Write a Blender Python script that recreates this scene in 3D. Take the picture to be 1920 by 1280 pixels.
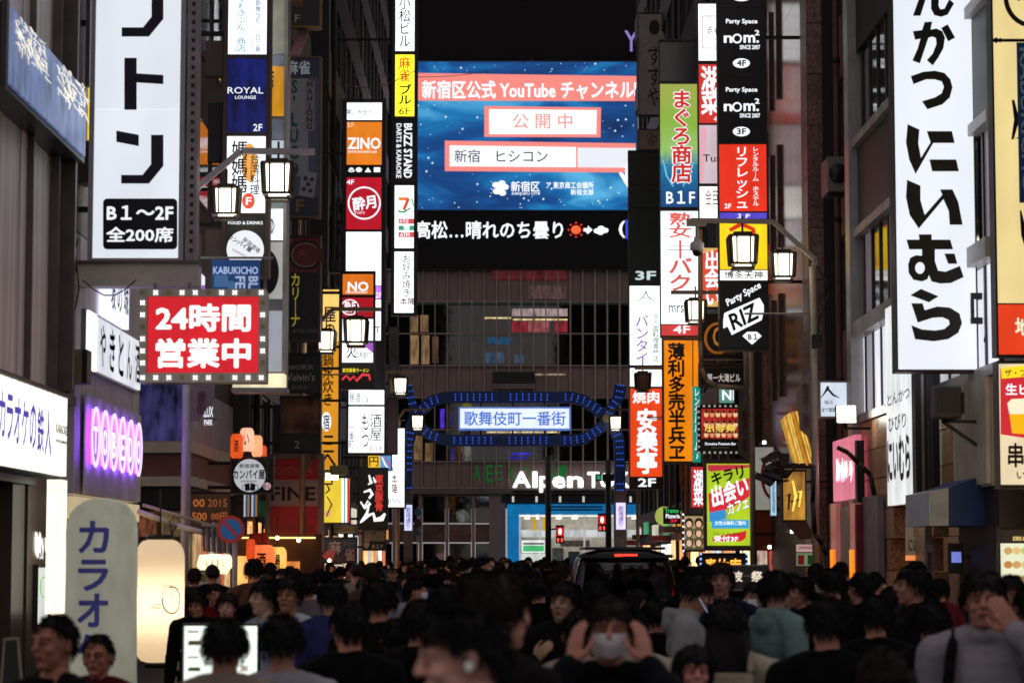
import bpy, bmesh, math, random
from mathutils import Matrix, Vector, Euler, noise
R = math.radians
PI = math.pi
rnd = random.Random(7)
SC = bpy.context.scene
COL = SC.collection
for _o in list(bpy.data.objects):
    bpy.data.objects.remove(_o)

# ------------------------------------------------------------ camera, world, exposure
F = 1920 * 85 / 36
cam_d = bpy.data.cameras.new('camera')
cam = bpy.data.objects.new('camera', cam_d)
COL.objects.link(cam)
cam.location = (0, 0, 1.85)
cam.rotation_euler = (R(90 + 5.04), 0, R(-0.38))
cam_d.lens = 85
cam_d.sensor_width = 36
cam_d.clip_start = 0.5
cam_d.clip_end = 1500
cam_d.dof.use_dof = True
cam_d.dof.focus_distance = 48
cam_d.dof.aperture_fstop = 3.8
cam_d.dof.aperture_blades = 9
SC.camera = cam
world = bpy.data.worlds.new('World')
SC.world = world
world.use_nodes = True
wn = world.node_tree
bg = wn.nodes['Background']
bg.inputs['Color'].default_value = (0.72, 0.64, 0.66, 1)     # city glow on the night sky
bg.inputs['Strength'].default_value = 0.52
SC.view_settings.view_transform = 'Standard'
SC.view_settings.look = 'None'
SC.view_settings.exposure = 0.0
SC.view_settings.gamma = 1
SC.view_settings.use_curve_mapping = False
SC.cycles.use_denoising = True
SC.cycles.max_bounces = 5
SC.cycles.diffuse_bounces = 3
SC.cycles.glossy_bounces = 3
SC.cycles.sample_clamp_indirect = 3.0
SC.cycles.filter_width = 1.65

CR = Euler(cam.rotation_euler).to_matrix()
CP = Vector(cam.location)
def ray(px, py):
    return CR @ Vector(((px - 960) / F, (640 - py) / F, -1))
def P(px, py, Y):
    r = ray(px, py)
    return CP + r * (Y / r.y)
def YX(px, X):                         # depth where the sight line through column px meets the wall plane X
    r = ray(px, 900)
    return X / r.x * r.y

# ------------------------------------------------------------ materials
_mc = {}
def lin(h):
    h = h.lstrip('#')
    v = [int(h[i:i + 2], 16) / 255 for i in (0, 2, 4)]
    return [c / 12.92 if c <= .04045 else ((c + .055) / 1.055) ** 2.4 for c in v]
def mat_base(key):
    m = bpy.data.materials.new(key)
    m.use_nodes = True
    n = m.node_tree
    return m, n, n.nodes['Principled BSDF']
def noise_mul(n, b, col, lo, hi, scale, coord='Object', det=5, sock='Base Color', rough=.6, stretch=(1, 1, 1)):
    tc = n.nodes.new('ShaderNodeTexCoord')
    mp = n.nodes.new('ShaderNodeMapping')
    mp.inputs['Scale'].default_value = stretch
    nz = n.nodes.new('ShaderNodeTexNoise')
    nz.inputs['Scale'].default_value = scale
    nz.inputs['Detail'].default_value = det
    nz.inputs['Roughness'].default_value = rough
    mr = n.nodes.new('ShaderNodeMapRange')
    mr.inputs['From Min'].default_value = .3
    mr.inputs['From Max'].default_value = .7
    mr.inputs['To Min'].default_value = lo
    mr.inputs['To Max'].default_value = hi
    mx = n.nodes.new('ShaderNodeVectorMath')
    mx.operation = 'SCALE'
    mx.inputs[0].default_value = col[:3]
    n.links.new(tc.outputs[coord], mp.inputs['Vector'])
    n.links.new(mp.outputs['Vector'], nz.inputs['Vector'])
    n.links.new(nz.outputs['Fac'], mr.inputs['Value'])
    n.links.new(mr.outputs['Result'], mx.inputs['Scale'])
    n.links.new(mx.outputs['Vector'], b.inputs[sock])
    return nz
def paint(h, rough=.55, metal=0.0, var=.3, scale=3, bump=0.0, stretch=(1, 1, 1), alb=1.0):
    k = ('p', h, rough, metal, var, scale, bump, stretch, alb)
    if k in _mc:
        return _mc[k]
    m, n, b = mat_base('paint_' + h.strip('#'))
    c = [x * alb for x in lin(h)]
    b.inputs['Roughness'].default_value = rough
    b.inputs['Metallic'].default_value = metal
    nz = noise_mul(n, b, c, 1 - var, 1 + var * .5, scale, stretch=stretch)
    if bump:
        bp = n.nodes.new('ShaderNodeBump')
        bp.inputs['Strength'].default_value = bump
        bp.inputs['Distance'].default_value = .02
        n.links.new(nz.outputs['Fac'], bp.inputs['Height'])
        n.links.new(bp.outputs['Normal'], b.inputs['Normal'])
    _mc[k] = m
    return m
def lit(h, s=1.0, var=.10, sample=True, scale=1.6):
    k = ('l', h, s, var, sample, scale)
    if k in _mc:
        return _mc[k]
    m, n, b = mat_base('lit_' + h.strip('#'))
    c = lin(h)
    b.inputs['Base Color'].default_value = (*[x * .25 for x in c], 1)
    b.inputs['Roughness'].default_value = .35
    b.inputs['Emission Strength'].default_value = s
    if var:
        noise_mul(n, b, c, 1 - var * 2, 1 + var, scale, det=2, sock='Emission Color', stretch=(1.6, 1, .6))
    else:
        b.inputs['Emission Color'].default_value = (*c, 1)
    if not sample:
        m.cycles.emission_sampling = 'NONE'
    _mc[k] = m
    return m
def ink(h, rough=.5):
    k = ('i', h, rough)
    if k not in _mc:
        m, n, b = mat_base('ink_' + h.strip('#'))
        b.inputs['Base Color'].default_value = (*lin(h), 1)
        b.inputs['Roughness'].default_value = rough
        _mc[k] = m
    return _mc[k]
def glass(h='101418', rough=.05, var=.4):
    k = ('g', h, rough)
    if k not in _mc:
        m, n, b = mat_base('dark_glass_' + h)
        b.inputs['Roughness'].default_value = rough
        b.inputs['IOR'].default_value = 1.6
        b.inputs['Specular IOR Level'].default_value = .9
        nz = noise_mul(n, b, lin(h), 1 - var, 1 + var, .8)
        bp = n.nodes.new('ShaderNodeBump')
        bp.inputs['Strength'].default_value = .12
        bp.inputs['Distance'].default_value = .02
        n.links.new(nz.outputs['Fac'], bp.inputs['Height'])
        n.links.new(bp.outputs['Normal'], b.inputs['Normal'])
        _mc[k] = m
    return _mc[k]
def stone(h1, h2, rough=.5, scale=40, bump=.15, big=.5):
    k = ('s', h1, h2, rough, scale)
    if k in _mc:
        return _mc[k]
    m, n, b = mat_base('stone_' + h1)
    tc = n.nodes.new('ShaderNodeTexCoord')
    nz = n.nodes.new('ShaderNodeTexNoise')
    nz.inputs['Scale'].default_value = scale
    nz.inputs['Detail'].default_value = 6
    nz2 = n.nodes.new('ShaderNodeTexNoise')
    nz2.inputs['Scale'].default_value = 1.1
    nz2.inputs['Detail'].default_value = 4
    cr = n.nodes.new('ShaderNodeValToRGB')
    cr.color_ramp.elements[0].position = .38
    cr.color_ramp.elements[1].position = .62
    cr.color_ramp.elements[0].color = (*lin(h1), 1)
    cr.color_ramp.elements[1].color = (*lin(h2), 1)
    mr = n.nodes.new('ShaderNodeMapRange')
    mr.inputs['From Min'].default_value = .3
    mr.inputs['From Max'].default_value = .7
    mr.inputs['To Min'].default_value = 1 - big
    mr.inputs['To Max'].default_value = 1.15
    mx = n.nodes.new('ShaderNodeVectorMath')
    mx.operation = 'SCALE'
    oi = n.nodes.new('ShaderNodeObjectInfo')
    mr2 = n.nodes.new('ShaderNodeMapRange')
    mr2.inputs['To Min'].default_value = .72
    mr2.inputs['To Max'].default_value = 1.2
    mm = n.nodes.new('ShaderNodeMath')
    mm.operation = 'MULTIPLY'
    n.links.new(oi.outputs['Random'], mr2.inputs['Value'])
    L = n.links.new
    L(tc.outputs['Object'], nz.inputs['Vector'])
    L(tc.outputs['Object'], nz2.inputs['Vector'])
    L(nz.outputs['Fac'], cr.inputs['Fac'])
    L(nz2.outputs['Fac'], mr.inputs['Value'])
    L(mr.outputs['Result'], mm.inputs[0])
    L(mr2.outputs['Result'], mm.inputs[1])
    L(cr.outputs['Color'], mx.inputs[0])
    L(mm.outputs[0], mx.inputs['Scale'])
    L(mx.outputs['Vector'], b.inputs['Base Color'])
    b.inputs['Roughness'].default_value = rough
    bp = n.nodes.new('ShaderNodeBump')
    bp.inputs['Strength'].default_value = bump
    bp.inputs['Distance'].default_value = .01
    L(nz.outputs['Fac'], bp.inputs['Height'])
    L(bp.outputs['Normal'], b.inputs['Normal'])
    _mc[k] = m
    return m

M_frame = paint('4a4648', .45, .3)
M_black = paint('121114', .4)
M_steel = paint('8f8c88', .35, .8, .25)
M_pole = paint('b0a48e', .45, .1, .2)
M_dark = paint('1c191b', .6)
M_bracket = paint('26221f', .5, .4)
M_wire = ink('0a0a0b', .6)

# ------------------------------------------------------------ object helpers
def tag(o, label, cat, group=None, kind=None):
    if label: o['label'] = label
    if cat: o['category'] = cat
    if group: o['group'] = group
    if kind: o['kind'] = kind
    return o
def empty(name, loc, label, cat, group=None, rz=0.0):
    o = bpy.data.objects.new(name, None)
    o.empty_display_size = .2
    COL.objects.link(o)
    o.location = loc
    o.rotation_euler = (0, 0, rz)
    return tag(o, label, cat, group)
def link(name, me, mat=None, parent=None):
    o = bpy.data.objects.new(name, me)
    COL.objects.link(o)
    if mat is not None:
        if len(me.materials) == 0:
            me.materials.append(mat)
    if parent is not None:
        o.parent = parent
    return o
def bm_obj(name, bm, mat, parent=None, smooth=False):
    me = bpy.data.meshes.new(name)
    bm.normal_update()
    bm.to_mesh(me)
    bm.free()
    if smooth:
        for p in me.polygons: p.use_smooth = True
    return link(name, me, mat, parent)
def bbox(bm, x0, x1, y0, y1, z0, z1):
    if x0 > x1: x0, x1 = x1, x0
    if y0 > y1: y0, y1 = y1, y0
    if z0 > z1: z0, z1 = z1, z0
    v = [bm.verts.new(c) for c in ((x0, y0, z0), (x1, y0, z0), (x1, y1, z0), (x0, y1, z0), (x0, y0, z1), (x1, y0, z1), (x1, y1, z1), (x0, y1, z1))]
    for f in ((0, 3, 2, 1), (4, 5, 6, 7), (0, 1, 5, 4), (1, 2, 6, 5), (2, 3, 7, 6), (3, 0, 4, 7)):
        bm.faces.new([v[i] for i in f])
    return v
def box(name, x0, x1, y0, y1, z0, z1, mat, parent=None, bevel=0.0):
    bm = bmesh.new()
    bbox(bm, x0, x1, y0, y1, z0, z1)
    if bevel:
        bmesh.ops.bevel(bm, geom=bm.edges[:], offset=bevel, segments=1, affect='EDGES')
    return bm_obj(name, bm, mat, parent)
def beam_bm(bm, p, q, r, sides=4, r2=None, caps=True):
    p, q = Vector(p), Vector(q)
    d = (q - p)
    L = d.length
    if L < 1e-6: return
    r2 = r if r2 is None else r2
    rot = d.to_track_quat('Z', 'Y').to_matrix().to_4x4()
    M = Matrix.Translation((p + q) / 2) @ rot @ Matrix.Rotation(PI / 4 if sides == 4 else 0, 4, 'Z')
    bmesh.ops.create_cone(bm, cap_ends=caps, segments=sides, radius1=r, radius2=r2, depth=L, matrix=M)
def tube(name, pts, r, mat, parent=None, sides=8, smooth=True):
    bm = bmesh.new()
    for a, b in zip(pts, pts[1:]):
        beam_bm(bm, a, b, r, sides)
    return bm_obj(name, bm, mat, parent, smooth and sides > 4)
def lathe(name, prof, mat, parent=None, seg=24, loc=(0, 0, 0), smooth=True):
    bm = bmesh.new()
    rings = []
    for r, z in prof:
        rings.append([bm.verts.new((loc[0] + r * math.cos(2 * PI * i / seg), loc[1] + r * math.sin(2 * PI * i / seg), loc[2] + z)) for i in range(seg)])
    for a, b in zip(rings, rings[1:]):
        for i in range(seg):
            bm.faces.new((a[i], a[(i + 1) % seg], b[(i + 1) % seg], b[i]))
    return bm_obj(name, bm, mat, parent, smooth)

# ------------------------------------------------------------ boards: flat things whose face is laid out on their own plane
LIGHT = '#'
def text_mesh(s, bold=0.0, ext=0.0, vert=False, shear=0.0):
    if vert:
        s = '\n'.join(list(s.replace('ー', '｜').replace('～', '≀')))
    c = bpy.data.curves.new('t', 'FONT')
    c.body = s
    c.extrude = ext
    c.resolution_u = 2
    c.shear = shear
    c.align_x = 'CENTER'
    if vert: c.space_line = .92
    o = bpy.data.objects.new('t', c)
    m = bpy.data.meshes.new_from_object(o)
    bpy.data.objects.remove(o)
    bpy.data.curves.remove(c)
    e = bold * .55
    if e > .004:                       # heavy faces: the strokes are laid over themselves, each layer a hair lower
        vs = [v.co.copy() for v in m.vertices]
        fs = [tuple(p.vertices) for p in m.polygons]
        n0 = len(vs)
        av, af = list(vs), list(fs)
        ring = ((e, 0), (-e, 0), (0, e), (0, -e)) if bold < .04 else ((e, 0), (-e, 0), (0, e), (0, -e), (e * .7, e * .7), (-e * .7, e * .7), (e * .7, -e * .7), (-e * .7, -e * .7))
        for k, (dx, dy) in enumerate(ring):
            o_ = len(av)
            av += [Vector((v.x + dx, v.y + dy, v.z - .0006 * (k + 1))) for v in vs]
            af += [tuple(i + o_ for i in f) for f in fs]
        m2 = bpy.data.meshes.new('t')
        m2.from_pydata(av, [], af)
        bpy.data.meshes.remove(m)
        m = m2
    return m
class Board:
    def __init__(s, name, label, cat, px, py, Y, rz=0.0, group=None, root=None):
        s.o = P(px, py, Y)
        s.rz = rz
        s.root = root or empty(name, s.o, label, cat, group, rz)
        s.M = Matrix.Translation(s.o) @ Matrix.Rotation(rz, 4, 'Z')
        s.Mi = s.M.inverted()
        s.n = (s.M.to_3x3() @ Vector((0, -1, 0)))
    def loc(s, px, py):
        r = ray(px, py)
        t = (s.o - CP).dot(s.n) / r.dot(s.n)
        v = s.Mi @ (CP + r * t)
        return v.x, v.z
    def rect(s, x0, y0, x1, y1):
        a, zt = s.loc(x0, y0)
        a2, zb = s.loc(x0, y1)
        b, _ = s.loc(x1, y0)
        return (a + a2) / 2, b, zb, zt
    def box(s, name, x0, y0, x1, y1, d0, d1, mat, parent=None, bevel=0):
        a, b, zb, zt = s.rect(x0, y0, x1, y1)
        return box(name, a, b, d0, d1, zb, zt, mat, parent or s.root, bevel)
    def text(s, t, x0, y0, x1, y1, col, bold=.012, vert=False, rot=0, d=-.012, ext=0, parent=None, shear=0, name='lettering'):
        me = text_mesh(t, bold, ext, vert, shear)
        if not me.vertices: return None
        co = [v.co.copy() for v in me.vertices]
        if rot == 90: co = [Vector((c.y, -c.x, c.z)) for c in co]
        elif rot:
            cr, sr = math.cos(R(rot)), math.sin(R(rot))
            co = [Vector((c.x * cr - c.y * sr, c.x * sr + c.y * cr, c.z)) for c in co]
        mnx, mxx = min(c.x for c in co), max(c.x for c in co)
        mny, mxy = min(c.y for c in co), max(c.y for c in co)
        a, b, zb, zt = s.rect(x0, y0, x1, y1)
        sx, sz = (b - a) / max(1e-6, mxx - mnx), (zt - zb) / max(1e-6, mxy - mny)
        for v, c in zip(me.vertices, co):
            v.co = (a + (c.x - mnx) * sx, d - c.z, zb + (c.y - mny) * sz)
        return link(name, me, mcol(col), parent or s.root)
    def poly(s, pts, col, d=-.012, th=0.0, parent=None, name='emblem'):
        bm = bmesh.new()
        q = [s.loc(*p) for p in pts]
        area = sum(q[i][0] * q[(i + 1) % len(q)][1] - q[(i + 1) % len(q)][0] * q[i][1] for i in range(len(q)))
        if area < 0: q.reverse()
        vs = [bm.verts.new((x, d, z)) for x, z in q]
        f = bm.faces.new(vs)
        if th:
            r = bmesh.ops.extrude_face_region(bm, geom=[f])
            for v in r['geom']:
                if isinstance(v, bmesh.types.BMVert): v.co.y -= th
            bmesh.ops.recalc_face_normals(bm, faces=bm.faces[:])
        bmesh.ops.triangulate(bm, faces=bm.faces[:])
        return bm_obj(name, bm, mcol(col), parent or s.root)
    def disc(s, cx, cy, rx, ry, col, d=-.012, th=0, parent=None, name='emblem', seg=32):
        return s.poly([(cx + rx * math.cos(2 * PI * i / seg), cy + ry * math.sin(2 * PI * i / seg)) for i in range(seg)], col, d, th, parent, name)
    def ring(s, cx, cy, rx, ry, w, col, d=-.012, parent=None, name='emblem', seg=32, th=0):
        bm = bmesh.new()
        o, i_ = [], []
        for i in range(seg):
            a = 2 * PI * i / seg
            x, z = s.loc(cx + rx * math.cos(a), cy + ry * math.sin(a)); o.append(bm.verts.new((x, d, z)))
            x, z = s.loc(cx + (rx - w) * math.cos(a), cy + (ry - w) * math.sin(a)); i_.append(bm.verts.new((x, d, z)))
        fs = [bm.faces.new((o[i], o[(i + 1) % seg], i_[(i + 1) % seg], i_[i])) for i in range(seg)]
        if th:
            r = bmesh.ops.extrude_face_region(bm, geom=fs)
            for v in r['geom']:
                if isinstance(v, bmesh.types.BMVert): v.co.y -= th
            bmesh.ops.recalc_face_normals(bm, faces=bm.faces[:])
        return bm_obj(name, bm, mcol(col), parent or s.root)
    def stroke(s, pts, w, col, d=-.012, parent=None, name='emblem'):
        """a brush stroke: pts = (px, py[, width]) in the board's plane"""
        bm = bmesh.new()
        L, Rr = [], []
        n = len(pts)
        for i, p in enumerate(pts):
            a = pts[max(0, i - 1)]; b = pts[min(n - 1, i + 1)]
            dx, dy = b[0] - a[0], b[1] - a[1]
            l = math.hypot(dx, dy) or 1
            ww = (p[2] if len(p) > 2 else w) / 2
            x, z = s.loc(p[0] - dy / l * ww, p[1] + dx / l * ww); L.append(bm.verts.new((x, d, z)))
            x, z = s.loc(p[0] + dy / l * ww, p[1] - dx / l * ww); Rr.append(bm.verts.new((x, d, z)))
        for i in range(n - 1):
            bm.faces.new((L[i], Rr[i], Rr[i + 1], L[i + 1]))
        return bm_obj(name, bm, mcol(col), parent or s.root)
def mcol(c):
    """'w' etc -> a print or light material; '!hex' emits, 'hex' is ink"""
    if not isinstance(c, str): return c
    if c == 'w': return lit('f4f8ff', 1.15, 0, False)
    if c == 'k': return ink('0c0c10')
    if c[0] == '!': return lit(c[1:], 1.0, 0, False)
    return ink(c)
def pm(c):
    """panel material: '!hex' lit panel, '*hex' extra bright, 'hex' unlit"""
    if not isinstance(c, str): return c
    if c[0] == '!': return lit(c[1:], 1.0)
    if c[0] == '*': return lit(c[1:], 1.9)
    return paint(c, .35, 0, .25)
def decorate(b, items, parent):
    for it in items:
        k = it[0]
        if k == 'T': # text, x0,y0,x1,y1,col, opts
            b.text(*it[1:7], parent=parent, **(it[7] if len(it) > 7 else {}))
        elif k == 'P': b.poly(it[1], it[2], parent=parent, d=it[3] if len(it) > 3 else -.010)
        elif k == 'D': b.disc(*it[1:6], parent=parent, d=it[6] if len(it) > 6 else -.010)
        elif k == 'O': b.ring(*it[1:7], parent=parent)
        elif k == 'S': b.stroke(it[1], it[2], it[3], parent=parent)
        elif k == 'R': # flat rectangle print
            x0, y0, x1, y1, c = it[1:6]
            b.poly([(x0, y0), (x1, y0), (x1, y1), (x0, y1)], c, it[6] if len(it) > 6 else -.009, parent=parent, name='print')
V = dict(vert=True)
VB = dict(vert=True, bold=.03)
B3 = dict(bold=.03)
B4 = dict(bold=.045)
def tower(name, label, Y, x0, x1, yt, yb, panels, thick=.28, frame=None, cat='sign', rz=0, wall=None, rail=3, group=None, py0=None, back=True):
    """a projecting sign: housing, rails, one panel per floor with its print as sub-parts, brackets to the wall"""
    frame = frame or M_frame
    b = Board(name, label, cat, x0 if rz == 0 else x0, yb if py0 is None else py0, Y, rz, group)
    a, bb, zb, zt = b.rect(x0, yt, x1, yb)
    m = abs(b.loc(x0 + rail, yb)[0] - a)
    mz = rail / F * Y
    box('housing', a, bb, .03, thick - .03, zb, zt, frame, b.root)
    for (u0, u1) in ((a, a + m), (bb - m, bb)):
        box('frame_rail', u0, u1, -.02, .03, zb, zt, frame, b.root)
    ys = [zt, zb]
    for (p0, p1) in ((zt - mz, zt), (zb, zb + mz)):
        box('frame_rail', a + m, bb - m, -.018, .03, p0, p1, frame, b.root)
    for i, (py_0, py_1, c, items) in enumerate(panels):
        _, _, pz0, pz1 = b.rect(x0, py_0, x1, py_1)
        p = box('panel', a + m + .004, bb - m - .004, -.006, .028, pz0, pz1, pm(c), b.root)
        if i:
            _, _, q0, q1 = b.rect(x0, panels[i - 1][1], x1, py_0)
            if q1 - q0 > .01: box('frame_rail', a + m, bb - m, -.016, .028, q0 + .003, q1 - .003, frame, b.root)
        if back:
            box('rear_panel', a + m + .004, bb - m - .004, thick - .028, thick, pz0, pz1, pm(c), b.root)
        decorate(b, items, p)
    if wall is not None:
        for zz in (zb + (zt - zb) * .18, zb + (zt - zb) * .82):
            wx = wall - b.o.x
            e0 = a if wall < b.o.x + a else bb
            box('bracket', e0, wx, thick * .35, thick * .6, zz - .03, zz + .03, M_bracket, b.root)
    return b

# ============================================================ GROUND
M_asph = stone('141415', '1d1c1c', .75, 30, .4, .3)
def flat(name, x0, x1, y0, y1, z, mat, label=None):
    bm = bmesh.new()
    bm.faces.new([bm.verts.new(c) for c in ((x0, y0, z), (x1, y0, z), (x1, y1, z), (x0, y1, z))])
    return tag(bm_obj(name, bm, mat), label, None, None, 'structure')
flat('ground', -400, 400, -200, 700, -.02, M_asph)
flat('road', -3.6, 4.6, -10, 98, 0.0, M_asph)
flat('crossing_road', -60, 60, 101, 128, 0.0, M_asph)
M_pav = stone('332f2c', '3d3834', .7, 12, .3, .3)
for x0, x1 in ((-14, -3.6), (4.6, 16)):
    tag(box('pavement', x0, x1, -10, 98, 0.0, .11, M_pav), None, None, None, 'structure')
tag(box('pavement', -40, 40, 128, 145, 0.0, .12, M_pav), None, None, None, 'structure')

# ============================================================ BUILDINGS ALONG THE STREET
M_reveal = paint('15130f', .6)
def facade(name, label, side, X, Y0, Y1, zt, wall, rows, cols, zb=0, lit_p=0.0, depth=7, gl=None, shop=True, rs=1, endwin=False, sill=None, wf=None):
    """side -1 left, +1 right. Core mass set back behind bands and piers, each window a frame with its pane."""
    rr = random.Random(rs)
    root = empty(name, (X, (Y0 + Y1) / 2, 0), label, 'building')
    gl = gl or glass()
    ox, oy = X, (Y0 + Y1) / 2
    def bx(nm, d0, d1, y0, y1, z0, z1, m, par=root):
        return box(nm, d0 * side, d1 * side, y0 - oy, y1 - oy, z0, z1, m, par)
    bx('core', .18, depth, Y0, Y1, zb, zt, wall)
    zs = zb + (3.0 if shop else 0)
    prev = zs if shop else zb
    w = (Y1 - Y0) / cols
    for (z0, z1) in rows:
        if z0 - prev > .02: bx('wall_band', 0, .178, Y0, Y1, prev, z0, wall)
        for i in range(cols):
            y0 = Y0 + i * w
            bx('pier', 0.004, .176, y0, y0 + w * .16, z0, z1, wall)
            a, b = y0 + w * .16 + .004, y0 + w - .004
            f = bx('window', .06, .10, a, b, z0 + .002, z0 + .06, wf or M_frame)
            bm = bmesh.new()
            me = f.data
            bm.from_mesh(me)
            def fb(d0, d1, ya, yb, za, zc): bbox(bm, d0 * side, d1 * side, ya - oy, yb - oy, za, zc)
            fb(.06, .10, a, b, z1 - .06, z1 - .002)
            fb(.06, .10, a, a + .05, z0 + .06, z1 - .06)
            fb(.06, .10, b - .05, b, z0 + .06, z1 - .06)
            fb(.06, .10, (a + b) / 2 - .02, (a + b) / 2 + .02, z0 + .06, z1 - .06)
            bm.to_mesh(me); bm.free()
            on = rr.random() < lit_p
            g = lit(rr.choice(['8a6b42', '6a7480', '7a6a50']), .5) if on else gl
            bx('pane', .11, .12, a, b, z0, z1, g, f)
        prev = z1
        if sill: bx('sill', -.12, .002, Y0, Y1, z0 - .1, z0 - .01, sill)
    if zt - prev > .02: bx('wall_band', 0, .178, Y0, Y1, prev, zt, wall)
    if shop and zb == 0:
        y = Y0 + .3  # invented lit shopfronts, added to spill rim light onto the crowd
        while y < Y1 - 1.6:
            wd = rr.uniform(1.3, 2.8); y1 = min(y + wd, Y1 - .2); hgt = rr.uniform(2.1, 2.5)
            f = bx('shopfront', .05, .178, y, y1, .12, hgt + .08, M_frame)
            bx('shop_window', .02, .049, y + .06, y1 - .06, .75 if rr.random() < .6 else .2, hgt, lit(rr.choice(['ffcf90', 'ffb070', 'fff0dc', 'e8f0ff', 'ff8a50', 'ffdca8']), rr.choice([.8, 1.3, 2.0]), .35, True, 2.2), f)
            if rr.random() < .6: bx('shop_awning', -.55, .0, y, y1, hgt + .1, hgt + .28, paint(rr.choice(['7a2020', '2c3a5c', '8a7a60', '3a3434']), .6))
            if rr.random() < .5: bx('shop_fascia', -.1, .0, y, y1, hgt + .3, hgt + .75, lit(rr.choice(['d83828', 'f0e8d0', 'e8a030', '40a070']), .8, .2))
            y = y1 + rr.uniform(.25, .8)
    return root, bx
W_dark = paint('2a2425', .6, 0, .3, 1.2, .2)
W_brown = paint('443430', .6, 0, .35, 1.5, .2)
W_grey = paint('9d9896', .5, 0, .45, 1.6, .1, (1, 1, .3))
W_lgrey = paint('ece6e6', .45, .0, .42, 1.6, .05, (1, 3, .12))

# left 1: metal clad building over the karaoke shop
LB1 = empty('clad_building', (-5, 24, 0), 'pale metal clad building above the karaoke entrance at the far left', 'building')
def lb(nm, x0, x1, y0, y1, z0, z1, m, par=None): return box(nm, x0 + 5, x1 + 5, y0 - 24, y1 - 24, z0, z1, m, par or LB1)
lb('core', -12, -5.12, 16, 28, 3.62, 14, W_grey)
for i in range(13):
    y0 = 16 + i * .92
    lb('wall_panel', -5.118, -5.0 - .012 * (i % 2), y0 + .012, min(y0 + .908, 27.99), 3.68, 14, W_lgrey)
lb('gutter', -5.10, -4.86, 16, 28, 3.56, 3.67, paint('4c443e', .5))
for yy, w_, d_ in ((26.9, .06, .1), (27.25, .09, .22), (27.62, .05, .13), (25.55, .05, .07)):
    lb('pilaster', -5, -5 + d_, yy, yy + w_, 3.69, 14, paint('6b6260', .4, .5, .3))
lb('core', -12, -5.9, 16, 28, .11, 3.55, M_dark)
for i, (ya, yb_) in enumerate(((21.6, 22.9), (22.95, 24.2), (24.25, 25.3))):
    f = lb('shop_glass', -5.42, -5.38, ya, yb_, .2, 2.6, glass('181410', .04))
    lb('frame', -5.45, -5.34, yb_, yb_ + .05, .2, 2.6, paint('2b2420', .4, .5), f if False else None)
lb('lintel', -5.9, -4.98, 16, 26.3, 2.6, 2.68, paint('2b2420', .4))
lb('door_pier', -5.36, -5.05, 25.35, 26.0, .11, 2.59, paint('4d443c', .4, .3))
for k in range(5):
    lb('interior_shelf', -5.86, -5.5, 21.7 + k * .75, 22.3 + k * .75, .6 + .35 * (k % 3), 1.2 + .4 * (k % 3), lit(['6a5a3c', '4a3f30', '5c5040'][k % 3], .35), None)

# left 2: grey building with the white and violet wall signs
LB2 = empty('grey_building', (-4.92, 31, 0), 'narrow grey building wearing the white wall sign and the violet oval sign', 'building')
def l2(nm, x0, x1, y0, y1, z0, z1, m, par=None): return box(nm, x0 + 4.92, x1 + 4.92, y0 - 31, y1 - 31, z0, z1, m, par or LB2)
W_sheet = paint('d4ccd6', .5, .1, .32, 1.8, .0, (1, 2, .15))
l2('core', -12, -5.08, 28.02, 33.2, 2.5, 14, W_grey)
for i in range(6):
    l2('wall_panel', -5.076, -4.9, 28.1 + i * .85, 28.1 + i * .85 + .843, 2.56, 5.6, W_sheet)
l2('wall_band', -5.075, -4.9, 28.1, 33.2, 5.62, 14, W_grey)
l2('core', -12, -5.6, 28.02, 33.2, .11, 2.48, M_dark)
l2('shop_counter', -5.55, -5.2, 28.6, 32.6, .11, 1.1, paint('4a3526', .5))
l2('shop_window', -5.6, -5.56, 28.5, 33.0, 1.1, 2.25, lit('ffd8a0', 1.3, .4, True, 3))  # glowing sheet added behind the counter to brighten the shop
l2('fascia', -5.3, -4.88, 28.1, 33.2, 2.30, 2.53, lit('ffe7b4', .5))

# left 3: corner building across the side alley, with bands and an LED screen
LB3 = empty('banded_corner_building', (-5.1, 41, 0), 'corner building with pale cornice bands behind the violet post', 'building')
def l3(nm, x0, x1, y0, y1, z0, z1, m, par=None): return box(nm, x0 + 5.1, x1 + 5.1, y0 - 41, y1 - 41, z0, z1, m, par or LB3)
Wc, Wb = paint('d8c8b8', .6, 0, .2), paint('84504c', .55, 0, .3)
l3('core', -14, -5.2, 40.15, 46.4, .11, 24, W_brown)
for k in range(5):
    l3('menu_poster', -5.06, -5.04, 40.5 + k * 1.15, 41.5 + k * 1.15, 1.2, 2.3, lit(['d8b080', 'c87850', 'e0d0b0', 'b04030', 'd8c090'][k], .7, .4, True, 6))
    l3('menu_poster', -7.6 + k * .52, -7.15 + k * .52, 39.97, 39.99, 2.15, 2.55, lit(['8a6040', 'a07048', '7a5038', '9a5a40', '8a7050'][k], .35, .5, True, 9))
for z0, z1, m, d in ((3.15, 3.52, Wb, 0), (3.53, 3.74, Wc, .06), (2.98, 3.14, Wc, .06), (2.6, 2.97, W_dark, 0), (3.76, 4.66, paint('b4aabc', .5), .02), (4.68, 24, W_brown, 0), (.11, 2.58, paint('806a5a', .6), -.02)):
    l3('wall_band', -14, -5.07 + d, 40.0 - d, 40.14, z0, z1, m)
    l3('wall_band', -5.196, -5.07 + d, 40.142, 46.4, z0, z1, m)
for k in range(7):
    wz = 5.2 + k * 2.6
    for j in range(3):
        f = l3('window', -5.195, -5.045, 40.6 + j * 1.9, 41.9 + j * 1.9, wz, wz + 1.5, M_frame)
        l3('pane', -5.2, -5.04, 40.66 + j * 1.9, 41.84 + j * 1.9, wz + .06, wz + 1.44, glass(), f)
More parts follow.
